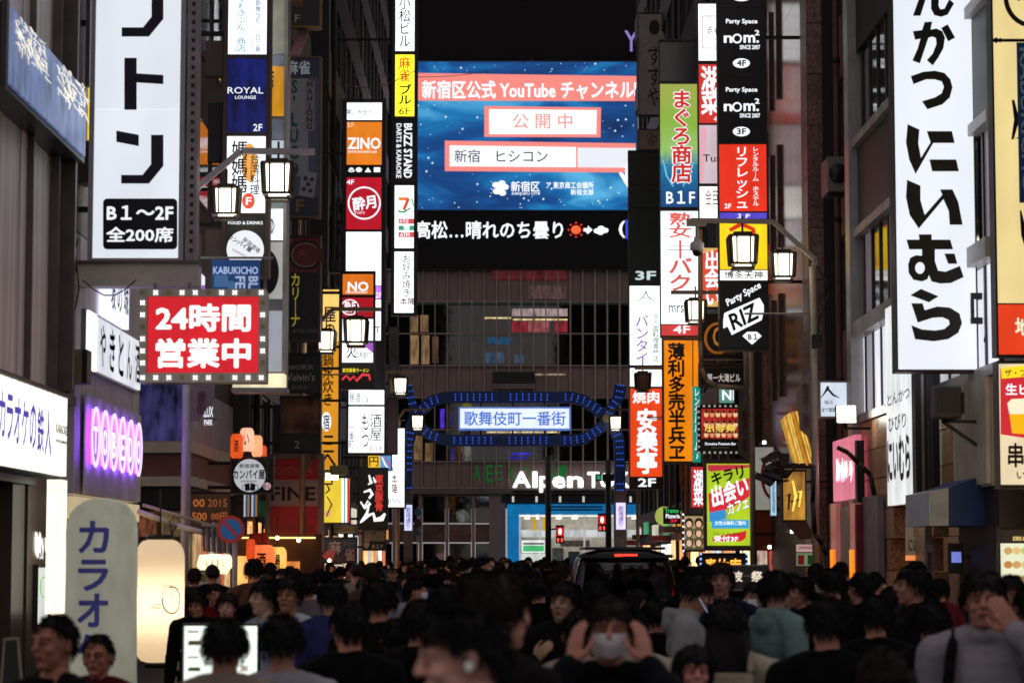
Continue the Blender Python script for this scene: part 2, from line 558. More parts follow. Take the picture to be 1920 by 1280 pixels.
facade('dark_office_building', 'dark building wall behind the mahjong and the red cafe signs on the left', -1, -4.75, 46.5, 62, 24, W_dark, [(3.4 + k * 2.9, 5.1 + k * 2.9) for k in range(7)], 7, lit_p=.12, rs=3)
facade('black_office_building', 'black tall building carrying the orange and red sign stacks on the left', -1, -4.35, 62.1, 76, 27, paint('171416', .5), [(3.4 + k * 2.9, 5.1 + k * 2.9) for k in range(8)], 6, lit_p=.05, rs=4)
facade('ribbed_dark_building', 'dark building with reflecting windows above the yellow mahjong sign', -1, -4.4, 76.1, 98, 29, paint('1a1614', .5), [(3.4 + k * 2.9, 5.3 + k * 2.9) for k in range(8)], 9, lit_p=.05, rs=5, gl=glass('1c1410', .12))

# right 1: near building behind the yellow signs
facade('near_right_building', 'dark near building at the right edge behind the cream and beer signs', 1, 6.55, 22, 30.2, 14, paint('37332f', .6), [(3.3, 5), (6.2, 8), (9, 11)], 4, rs=6)
# right 2: grey building with ribbon windows over granite blocks
RB2 = empty('ribbon_window_building', (6.3, 36, 0), 'grey building with bright ribbon windows behind the big white vertical sign', 'building')
def r2(nm, x0, x1, y0, y1, z0, z1, m, par=None): return box(nm, x0 - 6.3, x1 - 6.3, y0 - 36, y1 - 36, z0, z1, m, par or RB2)
W_rib = paint('aca8a6', .4, .1, .4, 2.2, .05, (1, 1, .2))
r2('core', 6.75, 13, 30.3, 42.2, .11, 14, M_dark)
for z0, z1, d, m in ((4.12, 4.26, .05, W_rib), (5.6, 5.86, .12, W_rib), (7.5, 8.9, .0, paint('3e3b3c', .5, 0, .3, 30)), (8.91, 9.06, .1, W_rib), (10.6, 14, 0, W_dark), (7.34, 7.49, .08, W_rib)):
    r2('wall_band', 6.3 - d, 6.74, 30.3, 42.2, z0, z1, m)
for (z0, z1, ms) in ((4.27, 5.59, 'lit'), (5.87, 7.33, 'dim'), (9.07, 10.59, 'dark')):
    for k in range(14):
        y0 = 30.3 + k * .85
        f = r2('window', 6.34, 6.40, y0, y0 + .07, z0, z1, paint('3a3838', .4, .5))
        mm = {'lit': lit('f1f2ff', .95 if k not in (3, 4) else .35), 'dim': lit('b09aa8', .22) if k % 3 == 0 else glass('2a2628', .08), 'dark': glass('161214', .06)}[ms]
        if ms == 'lit' and k in (9, 12): mm = lit('c9c2cc', .5)
        r2('pane', 6.37, 6.38, y0 + .07, y0 + .848, z0, z1, mm, f)
r2('frame_pier', 6.15, 6.5, 41.7, 42.2, .11, 14, paint('a7a3a0', .35, .4, .2))
M_gran = stone('946040', 'dcac7c', .4, 30, .2, .35)
rr = random.Random(5)
for i in range(8):
    z0 = .115 + i * .5
    off = 0 if i % 2 else .4
    y = 33.0
    while y < 41.6:
        y1 = min(y + (1.15 if y > 33.01 else 1.15 - off), 41.69)
        if not (z0 < 2.2 and 36.6 < y + .4 < 38.6) and not (z0 < 2.5 and 33.9 < y + .4 < 35.1):
            r2('granite_block', 6.3 + rr.uniform(0, .012), 6.74, y, y1 - .014, z0, min(z0 + .486, 4.11), M_gran)
        y = y1
r2('entrance_recess', 6.7, 6.745, 36.2, 38.9, .11, 2.6, lit('b8744a', .3))
r2('drain_pipe', 6.12, 6.22, 34.55, 34.65, .11, 4.1, M_steel)
for k in range(18):
    r2('siding_rib', 6.2, 6.26, 30.55 + k * .125, 30.62 + k * .125, 2.75, 4.1, paint('c4bcac', .4, .1, .2))
r2('siding', 6.262, 6.73, 30.5, 32.85, 2.72, 4.1, paint('b0a898', .45, .1, .2))
r2('lower_wall', 6.3, 6.74, 30.3, 32.9, .11, 2.7, W_dark)

# right 3: narrow dark gap building with pipes
facade('narrow_brick_building', 'narrow dark building with drainpipes between granite wall and ribbon windows', 1, 6.5, 42.3, 46, 26, paint('6a4644', .6, 0, .4, 2, .3), [(6 + k * 3, 7.8 + k * 3) for k in range(6)], 2, rs=7)
for (px, X, r_, h_, lab) in ((1577, 6.36, .06, 26, 'thick rusty drainpipe running down beside the granite wall'), (1556, 6.4, .05, 26, 'thin dark drainpipe in the gap left of the rusty pipe')):
    Y = YX(px, X)
    o = tag(tube('drainpipe', [(X, Y, .1), (X, Y, h_)], r_, paint('6b4e4b' if r_ > .055 else '1d1718', .5)), lab, 'pipe')
    for k in range(8):
        tube('collar', [(X, Y, 2 + k * 3), (X, Y, 2.1 + k * 3)], r_ * 1.25, M_bracket, o)
# right 4: polished granite building that mirrors the signs
RB4 = empty('granite_building', (6.1, 50, 0), 'polished brown granite building mirroring the black party space sign', 'building')
def r4(nm, x0, x1, y0, y1, z0, z1, m, par=None): return box(nm, x0 - 6.1, x1 - 6.1, y0 - 50, y1 - 50, z0, z1, m, par or RB4)
M_pol = stone('6e4838', 'a87c68', .2, 7, .15, .4)
M_gr2 = stone('6c4c44', '94746c', .4, 18, .3, .3)
r4('core', 6.3, 13, 46.1, 54.9, .11, 26, M_dark)
for i in range(26):
    z0 = .12 + i
    for (ya, yb_) in ((46.1, 47.0), (54.2, 54.9)):
        r4('granite_block', 6.0 if ya < 50 else 6.05, 6.299, ya, yb_, z0, z0 + .985, M_gr2)
for i in range(9):
    z0 = 3.1 + i * 2.5
    for (ya, yb_) in ((47.01, 49.4), (49.41, 51.8), (51.81, 54.19)):
        r4('granite_slab', 6.1, 6.298, ya + .004, yb_, z0, z0 + 2.49, M_pol)
r4('shop_wall', 6.15, 6.298, 47.01, 54.19, .12, 3.09, paint('2a1518', .5))
for k in range(2):
    for i in range(6):
        f = r4('window', 6.02, 6.098, 51.2 + k * 1.4, 51.4 + k * 1.4, 5.2 + i * 3.2, 7.4 + i * 3.2, paint('4a4040', .4, .4))
facade('dark_stacked_sign_building', 'dark building behind the tuna and orange sign stacks on the right', 1, 5.75, 55, 74, 26, W_dark, [(3.4 + k * 2.9, 5.1 + k * 2.9) for k in range(7)], 8, lit_p=.08, rs=8)
facade('far_right_building', 'dark far right building next to the noodle sign column beside the big screen', 1, 5.7, 74.1, 98, 28, paint('191617', .5), [(3.4 + k * 2.9, 5.3 + k * 2.9) for k in range(8)], 9, lit_p=.08, rs=9)

# ============================================================ THE BUILDING AT THE END OF THE STREET
YA = 140
AB = empty('department_building', (0, YA, 0), 'wide curtain walled building with sports shop closing off the street', 'building')
A = Board('x', '', '', 960, 1040, YA, root=AB)
ax, az = A.o.x, A.o.z
def ab(nm, px0, py0, px1, py1, d0, d1, m, par=None):
    a, b, zb, zt = A.rect(px0, py0, px1, py1)
    return box(nm, a + ax, b + ax, d0, d1, zb + az, zt + az, m, par or AB)
M_span = paint('84706a', .5, .0, .2, .6)
M_mull = paint('a8948c', .4, .2, .2)
xs = [700 + 23.1 * i for i in range(26)]
ab('core', 560, -400, 1420, 505, .3, 14, paint('050304', .95))
ab('core', 560, 506, 1420, 944, .62, 14, M_dark)
ab('roof_wall', 560, -400, 1420, 112, 0.0, .29, paint('050304', .95))
M_ag = glass('0c0a0c', .03)
rows = [(507, 564, 's'), (566, 624, 'g'), (626, 684, 'g'), (686, 744, 's'), (746, 804, 'g'), (806, 864, 'g'), (866, 913, 's')]
meshes = {}
for (y0, y1, k) in rows:
    for i in range(len(xs) - 1):
        tl = rnd.uniform(-.012, .012)
        o = ab('spandrel' if k == 's' else 'pane', xs[i] + 1.2, y0 + 1, xs[i + 1] - 1.2, y1 - 1, .2, .26, M_span if k == 's' else M_ag)
for x in xs:
    ab('mullion', x - 1.1, 506, x + 1.1, 914, .02, .3, M_mull)
for y in (505, 565, 625, 685, 745, 805, 865, 914):
    ab('transom', 700, y - 1.0, 1277, y + 1.0, .05, .28, M_mull)
ab('transom', 700, 566, 1277, 571, .04, .19, paint('1f4a42', .4))
ab('dark_hatch', 924, 697, 1003, 718, -.1, .18, M_black)
ab('hatch_sill', 924, 719, 1003, 729, -.12, .18, paint('6f625c', .5))
# painted reflections of street signs: glowing plates on the curtain wall glass
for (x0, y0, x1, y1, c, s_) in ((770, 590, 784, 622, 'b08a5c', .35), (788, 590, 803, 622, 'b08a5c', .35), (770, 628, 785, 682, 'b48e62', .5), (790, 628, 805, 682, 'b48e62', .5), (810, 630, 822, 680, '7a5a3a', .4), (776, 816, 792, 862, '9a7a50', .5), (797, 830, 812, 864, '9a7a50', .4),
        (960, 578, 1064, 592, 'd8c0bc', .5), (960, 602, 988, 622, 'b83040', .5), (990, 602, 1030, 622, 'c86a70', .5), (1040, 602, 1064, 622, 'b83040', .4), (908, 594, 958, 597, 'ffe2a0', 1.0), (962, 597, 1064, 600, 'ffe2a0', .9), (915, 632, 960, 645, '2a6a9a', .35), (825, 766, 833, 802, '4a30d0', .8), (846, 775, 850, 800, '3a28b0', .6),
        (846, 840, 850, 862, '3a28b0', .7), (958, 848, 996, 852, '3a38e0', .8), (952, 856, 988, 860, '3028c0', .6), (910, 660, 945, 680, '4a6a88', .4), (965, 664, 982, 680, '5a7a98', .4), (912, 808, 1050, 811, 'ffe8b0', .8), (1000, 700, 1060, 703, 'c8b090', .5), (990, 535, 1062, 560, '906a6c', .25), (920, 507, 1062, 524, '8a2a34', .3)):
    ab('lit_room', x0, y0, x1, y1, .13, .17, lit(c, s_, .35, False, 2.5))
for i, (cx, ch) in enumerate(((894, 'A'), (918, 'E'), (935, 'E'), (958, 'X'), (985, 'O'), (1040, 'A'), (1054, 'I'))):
    A.text(ch, cx - 7, 872, cx + 7, 900 + (i % 2) * 3, lit('18a040', .22, 0, False), bold=.0, d=.14, name='green_neon_reflection' if False else 'green_neon', parent=AB).location = (ax, 0, az)  # mirrored neon painted as faint glowing letters on the glass
# lower storeys
ab('cornice', 560, 915, 1420, 926, -.25, .6, paint('5c5450', .5))
for i in range(9):
    x0 = 640 + i * 49.5
    if x0 > 900: break
    ab('pier', x0 - 3, 927, x0 + 3, 1052, .0, .5, M_span)
    f = ab('window', x0 + 3.5, 928, x0 + 46, 980, .3, .4, M_mull)
    ab('pane', x0 + 5, 930, x0 + 44.5, 978, .26, .3, M_ag, f)
    ab('spandrel', x0 + 3.5, 982, x0 + 46, 1016, .1, .5, stone('5e4238', '6a4c40', .35, 5, .05))
    ab('pane', x0 + 4, 1018, x0 + 45, 1056, .3, .35, glass('0b0d16', .04))
ab('pier', 917, 927, 948, 1060, -.05, .5, M_span)
ab('black_soffit', 940, 928, 1215, 942, -.1, .6, M_black)
for i in range(6):
    ab('soffit_lamp', 960 + i * 44, 930, 964 + i * 44, 941, -.14, -.1, lit('d8d0c0', .9))
ab('pier', 1216, 927, 1420, 1062, -.05, .5, paint('3a3331', .5))
# shop room: blue portal, white interior
M_bl = lit('0878b8', .75, .12)
ab('blue_portal', 951, 945, 1216, 964, -.5, 1.0, M_bl)
ab('blue_portal', 951, 964.5, 973, 1075, -.5, 1.0, M_bl)
M_in = lit('dfe3e4', .62, .25, True, 1.2)
ab('shop_back_wall', 973, 964, 1216, 1075, 4.5, 4.6, paint('d8d4cc', .5))
ab('shop_ceiling', 973.5, 964.5, 1216, 966, 1.01, 4.4, lit('f4efe2', 1.1))
ab('bulkhead', 973, 992, 1216, 1006, 2.0, 2.2, M_in)
for i, x in enumerate((985, 1005, 1045, 1075, 1130, 1160, 1190)):
    ab('ceiling_lamp', x, 968, x + 9, 971, .9, 3, lit('fff6e0', 3))
    ab('goods_rack', x - 8, 1024 + (i * 7) % 12, x + 14, 1072, 1.6 + (i % 3) * .4, 1.7 + (i % 3) * .4, paint(['6a4a3a', '303438', '7c8078', '3c4a58'][i % 4], .6, 0, .7, 4))
for x in (973.6, 1011, 1095, 1150, 1196):
    ab('door_frame', x, 966, x + 3, 1072, .7, .8, lit('e8e8ea', .5))
for x0, x1 in ((1000, 1006), (1018, 1026)):
    ab('yellow_banner', x0, 968, x1, 994, .8, .83, lit('f0b800', .8))
f = ab('green_poster', 978, 1012, 1022, 1036, .55, .6, lit('f2f6f2', .9))
ab('print', 981, 1017, 1020, 1020, .52, .548, ink('304038'), f)
ab('print', 981, 1022, 1020, 1033, .52, .548, lit('48c078', .9), f)
ab('white_panel', 977, 1037, 1024, 1075, .55, .6, lit('dfe8e2', .8))
ab('flower_display', 1052, 1012, 1108, 1024, 1.9, 2.1, paint('887868', .7, 0, .8, 8))

# channel letters of the shop
b = Board('shop_letters', 'white glowing shop name letters above the blue sports shop portal', 'letter sign', 962, 918, YA - .45)
b.box('mounting_rail', 962, 918.5, 1216, 921, -.02, .2, M_black)
for ch, x0, x1, y0, y1 in (('A', 961, 995, 883, 914), ('l', 998, 1008, 883, 914), ('p', 1011, 1033, 892, 923), ('e', 1035, 1060, 892, 915), ('n', 1063, 1094, 892, 914), ('T', 1101, 1124, 884, 914), ('O', 1124, 1153, 884, 915), ('K', 1158, 1180, 884, 914), ('Y', 1180, 1203, 884, 914), ('O', 1205, 1230, 884, 915)):
    b.text(ch, x0, y0, x1, y1, lit('ffffff', 1.6, 0), bold=.06, ext=.02, d=-.06, name='letter')
# the purple roof letter
b = Board('roof_letter', 'single violet letter on the dark roof wall beside the screen', 'letter sign', 1171, 97, YA - .3)
b.text('Y', 1171, 58, 1196, 97, lit('9a86d8', .8, 0), bold=.01, d=-.05, ext=.02, name='letter')
b.box('mounting_rail', 1180, 96, 1187, 99, -.03, .3, M_black)

# ============================================================ BIG SCREEN AND TICKER
b = Board('video_screen', 'huge blue video screen glowing on the black building at the street end', 'screen', 770, 393, YA - .35)
b.box('housing', 752, 113, 1198, 396, .05, .33, M_black)
def screen_mat():
    m, n, p = mat_base('video_picture')
    tc = n.nodes.new('ShaderNodeTexCoord'); mp = n.nodes.new('ShaderNodeMapping')
    mp.inputs['Scale'].default_value = (.13, 1, .42); mp.inputs['Rotation'].default_value = (0, .25, 0)
    nz = n.nodes.new('ShaderNodeTexNoise'); nz.inputs['Scale'].default_value = 1.1; nz.inputs['Detail'].default_value = 4; nz.inputs['Distortion'].default_value = .8
    cr = n.nodes.new('ShaderNodeValToRGB')
    for i, (pos, h) in enumerate(((.3, '062a5c'), (.48, '0a4c90'), (.58, '1478b8'), (.72, '58b4e4'))):
        e = cr.color_ramp.elements[i] if i < 2 else cr.color_ramp.elements.new(pos)
        e.position = pos; e.color = (*lin(h), 1)
    n.links.new(tc.outputs['Object'], mp.inputs['Vector']); n.links.new(mp.outputs['Vector'], nz.inputs['Vector'])
    n.links.new(nz.outputs['Fac'], cr.inputs['Fac']); n.links.new(cr.outputs['Color'], p.inputs['Emission Color'])
    p.inputs['Emission Strength'].default_value = 1.0; p.inputs['Base Color'].default_value = (.01, .01, .01, 1); p.inputs['Roughness'].default_value = .6
    return m
scr = b.box('picture', 756, 116, 1195, 393, 0, .05, screen_mat())
SAL = lit('f58a80', 1.0, 0, False)
b.poly([(756, 137), (1195, 143), (1195, 190), (756, 189)], SAL, -.02, parent=scr, name='red_band')
b.text('新宿区公式 YouTube チャンネル', 791, 151, 1188, 186, 'w', bold=.045, d=-.04, parent=scr)
b.text('[', 1189, 155, 1195, 180, 'w', bold=.05, d=-.04, parent=scr)
b.poly([(908, 199), (1127, 202), (1126, 258), (908, 257)], SAL, -.02, parent=scr, name='red_frame')
b.poly([(917, 205), (1119, 207), (1118, 252), (917, 252)], 'w', -.03, parent=scr, name='white_box')
b.text('公 開 中', 961, 213, 1073, 242, '!f0a090', bold=.02, d=-.04, parent=scr)
b.poly([(834, 264), (1192, 269), (1192, 324), (834, 321)], SAL, -.02, parent=scr, name='red_frame')
b.poly([(843, 273), (1080, 276), (1080, 314), (843, 312)], 'w', -.03, parent=scr, name='white_box')
b.poly([(1083, 277), (1192, 278), (1192, 315), (1083, 314)], '!e8ecf4', -.03, parent=scr, name='white_box')
b.text('新宿', 852, 281, 900, 305, '28304a', bold=.01, d=-.045, parent=scr)
b.text('ヒシコン', 931, 283, 1027, 304, '28304a', bold=.01, d=-.045, parent=scr)
b.text('新宿区', 958, 340, 1012, 360, 'w', bold=.03, d=-.04, parent=scr)
b.text('SHINJUKU CITY', 959, 361, 1012, 367, 'w', bold=.02, d=-.04, parent=scr)
b.text('ア 東京商工会議所', 1024, 341, 1113, 354, 'w', bold=.03, d=-.04, parent=scr)
b.text('新宿支部', 1070, 355, 1113, 366, 'w', bold=.03, d=-.04, parent=scr)
for (dx, dy) in ((-9, -6), (2, -9), (-8, 6), (3, 9), (8, -2), (0, 0)):
    b.disc(939 + dx, 353 + dy, 7, 5.5, 'w', -.04, parent=scr, name='emblem', seg=12)
b.poly([(1160, 325), (1166, 323), (1172, 330), (1172, 308), (1177, 308), (1178, 330), (1186, 332), (1190, 345), (1180, 356), (1172, 345)], 'w', -.04, parent=scr, name='hand_cursor')
bm = bmesh.new()
rs = random.Random(3)
for i in range(210):
    px, py = rs.uniform(758, 1193), 118 + 272 * rs.random()
    if 137 < py < 192 or (905 < px < 1130 and 195 < py < 262) or (832 < px < 1194 and 262 < py < 326): continue
    r = rs.choice([.6, .8, 1.0, 1.4, 2.0])
    vs = []
    for k in range(8):
        x, z = b.loc(px + r * math.cos(k * PI / 4), py + r * math.sin(k * PI / 4)); vs.append(bm.verts.new((x, -.015, z)))
    bm.faces.new(vs[::-1])
o = bm_obj('star_dots', bm, lit('cfe8ff', 1.0, 0, False), scr); o['kind'] = 'stuff'
b = Board('news_ticker', 'black news ticker with white weather text under the blue screen', 'screen', 770, 500, YA - .34)
p = b.box('panel', 752, 398, 1198, 503, 0, .32, paint('040405', .9))
b.text('高松…晴れのち曇り', 778, 414, 1056, 448, 'w', bold=.035, d=-.02, parent=p)
b.poly([(1094, 428), (1102, 428), (1102, 423), (1111, 431), (1102, 439), (1102, 434), (1094, 434)], 'w', -.02, parent=p, name='arrow_symbol')
b.text('(', 1160, 414, 1172, 446, 'w', bold=.04, d=-.02, parent=p)
b.disc(1080, 431, 9, 8, lit('ff5a30', 1.4, 0, False), -.02, parent=p, name='sun_symbol')
for k in range(8):
    a = k * PI / 4
    b.disc(1080 + 14 * math.cos(a), 431 + 13 * math.sin(a), 1.8, 1.8, lit('ff3020', 1.2, 0, False), -.02, parent=p, name='sun_symbol', seg=8)
for cx, cy, r in ((1119, 433, 6), (1127, 429, 7), (1135, 432, 6), (1126, 435, 7)):
    b.disc(cx, cy, r, r * .8, 'w', -.02, parent=p, name='cloud_symbol', seg=12)
b.box('blue_light', 1173, 412, 1177, 448, -.02, -.002, lit('3848d8', 1, 0, False), p)

# ============================================================ SIGNS ON THE LEFT
LW = -90 and -PI / 2
def wall_board(name, label, X, side, px, py, cat='sign'):
    """board lying on the wall plane X; side -1 = left wall (faces +X), +1 = right wall (faces -X)"""
    return Board(name, label, cat, px, py, YX(px, X), PI / 2 if side < 0 else -PI / 2)
# blue-grey wall box at the top left
b = wall_board('wall_lightbox', 'slanting blue-grey wall sign with white brush lettering at upper left', -4.6, -1, 14, 5)
b.box('housing', 10, -1, 168, 160, .03, .42, M_black)
b.box('frame_rail', 8, -4, 14, 163, -.02, .03, M_frame); b.box('frame_rail', 165, -4, 169, 163, -.02, .03, M_frame)
p = b.box('panel', 14.5, 5, 164.5, 153, 0, .028, lit('5f74a4', .8, .3, True, 2.5))
rs = random.Random(11)
for (cx0, cx1) in ((26, 84), (104, 158)):
    a0, a1, _, _ = b.rect(cx0, 5, cx1, 153)
    n_ = 60
    for k in range(n_):      # scribbled brush characters
        u = rs.random(); w = rs.random()
        x = cx0 + u * (cx1 - cx0)
        base = 45 + (x - 14) * 1.08
        l = rs.uniform(8, 26)
        yy = base + (w - .5) * 62
        sl = rs.choice([0, .5, 1.1, 1.1, -.4])
        b.stroke([(x, yy - l * .4, 2.0), (x + rs.uniform(2, 6), yy, 2.8), (x + rs.uniform(3, 10) * sl + 3, yy + l * .5, 1.2)], 2, lit('e6e2d6', .9, 0, False), -.012, p, 'lettering')
# karaoke wall sign
b = wall_board('karaoke_wall_sign', 'bright white corrugated wall sign with blue letters over the left entrance', -4.7, -1, 0, 702)
b.box('housing', -60, 702 - 24, 121, 872 - 10, .03, .3, M_dark)
M_kw = lit('fffdf0', 1.25, .05)
a0, a1, zb, zt = b.rect(0, 702, 122, 871)
w = (a1 - a0) / 22
for k in range(-10, 22):
    box('corrugated_panel', a0 + k * w + .008, a0 + (k + 1) * w - .008, -.02 - .012 * (k % 2), .028, zb, zt, M_kw, b.root)
b.box('trim', -60, 678, 122, 682, -.05, .03, paint('6b625a', .4, .4))
for i, ch in enumerate('カラオケの鉄人'):
    x0 = -12 + i * 14.6
    b.text(ch, x0, 735 + x0 * .42, x0 + 13.5, 735 + x0 * .42 + 88, '!3c35a8', bold=.035, d=-.05)
b.text('KARAOKE', 97, 803 - 10, 118, 815 - 4, '404048', bold=.02, d=-.05)
b.text('ENTERTAINMENT', 96, 822, 118, 828, '606068', d=-.05)
b.box('lit_jamb', 107, 898, 121, 1150, -.03, .12, lit('fffae6', 1.25))
b = wall_board('shop_logo_pillar', 'brown entrance pillar with a white jagged logo and small lit menu case', -5.04, -1, 58, 990)
b.box('pillar_face', 50, 885, 93, 1300, .0, .05, paint('5a5048', .4, .4, .2))
rs = random.Random(4)
for k in range(16):
    x = 62 + rs.random() * 22
    b.stroke([(x, 1003 + rs.uniform(-8, 6), 1.2), (x + 1, 1020 + rs.uniform(-6, 6), 2.6), (x + rs.uniform(-2, 2), 1038 + rs.uniform(-6, 8), 1)], 2, lit('fff8ea', 1.3, 0, False), -.012, name='lettering')
b.text('人', 72, 1040, 80, 1048, 'w', d=-.012)
p = b.box('menu_case', 62, 1064, 84, 1170, -.04, -.002, lit('e9f0ea', .8))
b.ring(73, 1100, 7, 20, 2, '!66c050', -.05, p)
b.box('case_frame', 60.5, 1058, 62, 1180, -.06, -.0, M_black, p); b.box('case_frame', 84, 1058, 86, 1180, -.06, 0, M_black, p)

# the big white vertical sign
b = tower('vertical_lightbox', 'big white vertical lightbox with angular black katakana and black seat count plate', 28, 168, 350, -60, 489,
    [(-54, 205, lit('e8eff8', .92, .06, True, .6), []), (206, 484, lit('e8eff8', .95, .06, True, .6), [])], .36, paint('b0acb2', .4, .1, .15), wall=-5.0, rail=5)
D_ = '14122e'
for pts in ([(285, -10), (307, -10), (307, 37), (280, 70), (229, 70), (229, 53), (269, 53), (285, 33)],
            [(234, 110), (257, 110), (257, 139), (307, 142), (307, 159), (257, 156), (257, 207), (234, 207)],
            [(219, 246), (261, 254), (261, 275), (219, 267)],
            [(284, 254), (307, 254), (307, 312), (280, 345), (228, 345), (228, 329), (268, 329), (284, 309)]):
    b.poly(pts, D_, -.03, .004, name='letter')
rp = []
for (cx, cy, a0) in ((325, 381, -90), (325, 460, 0), (202, 460, 90), (202, 381, 180)):
    for k in range(5):
        a = R(a0 + k * 22.5); rp.append((cx + 8 * math.cos(a), cy + 8 * math.sin(a)))
p = b.poly(rp, '0d0c12', -.03, name='plate')
b.text('B１～2F', 201, 386, 326, 413, '!f2f4f8', bold=.05, d=-.036, parent=p)
b.text('全200席', 200, 426, 326, 455, '!f2f4f8', bold=.045, d=-.036, parent=p)
a, bb_, zb, zt = b.rect(350, -60, 373, 489)
sf = box('side_frame', a, bb_, .0, .3, zb, zt, paint('a0949a', .45, .0), b.root)
for k in range(32):
    zz = zb + .1 + k * .108
    box('slot', a + .05, a + .09, -.006, .0, zz, zz + .045, M_black, sf)
for px in (355, 366):
    x, z = b.loc(px, 480)
b.box('support_beam', 130, 494, 372, 536, .0, .3, paint('d8d0c6', .45, .0, .2))
b.box('beam_lip', 128, 489, 374, 494, -.05, .3, paint('6a625a', .45, .3, .2))
# violet strip sign behind it
b = tower('strip_sign', 'narrow violet strip sign with white katakana behind the big white lightbox', 28.6, 152, 176, -60, 152, [(-56, 150, '!40348c', [('T', 'アタヤ', 157, 0, 167, 100, '!c8c4e8', V), ('R', 157, 120, 167, 140, '!8c88b8')])], .15, wall=-5.0, rail=2)
b = tower('strip_sign', 'narrow yellow strip sign edge glowing below the violet strip', 28.7, 152, 176, 153, 308, [(156, 305, '!f0d040', [])], .15, wall=-5.0, rail=2)
# junction clutter on the wall
o = tag(box('cable_box', -5.12, -4.72, 28.15, 28.5, 6.2, 6.7, paint('5e5048', .5), None), 'brown metal duct box between wall panels and the big white sign', 'box')
Y_ = 27.9
q0, q1 = P(119, 655, Y_), P(153, 718, Y_)
o = tag(box('electric_box', q0.x, q1.x, Y_, Y_ + .3, q1.z, q0.z, paint('8b7a60', .5)), 'beige electric box on the grey wall below dangling cables', 'box')
box('box_side', q1.x, q1.x + .06, Y_ - .002, Y_ + .3, q1.z, q0.z, M_black, o)
root = empty('cable_bundle', P(140, 560, 27.8), 'tangle of thin black cables hanging beside the beam end', 'cables')
rs = random.Random(9)
for k in range(9):
    pts = []
    x0, y0 = rs.uniform(125, 150), rs.uniform(440, 500)
    for j in range(9):
        t = j / 8
        pts.append(P(x0 - 18 * t + 8 * math.sin(6 * t + k), y0 + t * rs.uniform(160, 200) + 6 * math.sin(9 * t + k), 27.8) - P(140, 560, 27.8))
    tube('cable', pts, .009, M_wire, root, 5)
b0 = P(150, 470, 27.8) - P(140, 560, 27.8)
tube('cable', [P(155 + 20 * t, 525 + 30 * math.sin(PI * t / 5), 27.4) - P(140, 560, 27.8) for t in range(6)], .008, M_wire, root, 5)

# 24 hour sign
b = Board('red_lightbox', 'red lit sign with two rows of white characters in a bulb studded frame', 'sign', 262, 717, 27.3)
b.box('housing', 262, 545, 500, 717, .03, .3, M_steel)
M_fr = paint('b9b2a6', .35, .3, .12)
for r in ((262, 542, 500, 556), (262, 699, 500, 717), (262, 556.3, 277, 698.7), (485, 556.3, 500, 698.7)):
    b.box('bulb_frame', *r, -.03, .03, M_fr)
p = b.box('panel', 277.4, 556.6, 484.6, 698.4, -.01, .028, lit('d8202c', .95, .1))
b.text('24時間', 292, 569, 471, 622, lit('fffafa', 1.15, 0, False), bold=.065, parent=p, d=-.02)
b.text('営業中', 292, 634, 471, 690, lit('fffafa', 1.15, 0, False), bold=.065, parent=p, d=-.02)
M_led = lit('ffffff', 2.2, 0, False)
pos = [(268 + i * 24.7, 549) for i in range(10)] + [(268 + i * 24.7, 708) for i in range(10)] + [(268, 568 + i * 22.5) for i in range(6)] + [(493, 568 + i * 22.5) for i in range(6)]
a_, z_ = b.loc(268, 549)
bm = bmesh.new()
for an in (45, 135):
    v = bbox(bm, -.030, .030, -.012, 0, -.007, .007)
    bmesh.ops.rotate(bm, verts=v, cent=(0, 0, 0), matrix=Matrix.Rotation(R(an), 3, 'Y'))
mcross = bpy.data.meshes.new('bulb'); bm.to_mesh(mcross); bm.free()
bm = bmesh.new()
bmesh.ops.create_circle(bm, cap_ends=True, segments=12, radius=.028, matrix=Matrix.Rotation(R(90), 4, 'X'))
moff = bpy.data.meshes.new('bulb_off'); bm.to_mesh(moff); bm.free(); moff.materials.append(paint('a89a6a', .4))
for i, (px, py) in enumerate(pos):
    o = link('bulb', moff if i in (0, 2, 5, 8, 13, 16, 22, 26, 28, 31) else mcross, M_led, b.root)
    x, z = b.loc(px, py); o.location = (x, -.034, z)
for px in (285, 350):
    b.box('hanger', px, 528, px + 6, 545, .1, .16, M_steel)
b = Board('street_banner', 'blue hanging street banner with white letters just above the red lightbox', 'banner', 397, 540, 29.5)
b.box('cloth', 397, 487, 488, 560, 0, .012, paint('3c78c8', .6, 0, .15)); b.box('print', 402, 516, 428, 538, -.004, 0, lit('6aa8e8', .25, 0, False)); b.box('print', 428, 527, 440, 545, -.004, 0, lit('6aa8e8', .25, 0, False))
b.text('KABUKICHO', 400, 500, 484, 514, lit('c8d8f8', .7, 0, False), bold=.03, d=-.01); b.text('BL', 466, 518, 484, 541, lit('c8d8f8', .55, 0, False), rot=90, bold=.05, d=-.01); b.text('FE', 441, 518, 460, 541, lit('c8d8f8', .55, 0, False), rot=90, bold=.05, d=-.01)
b.box('rod', 372, 481, 512, 485, 0, .03, M_steel); b.box('rod_bracket', 366, 440, 376, 545, .0, .1, paint('6a5450', .5))
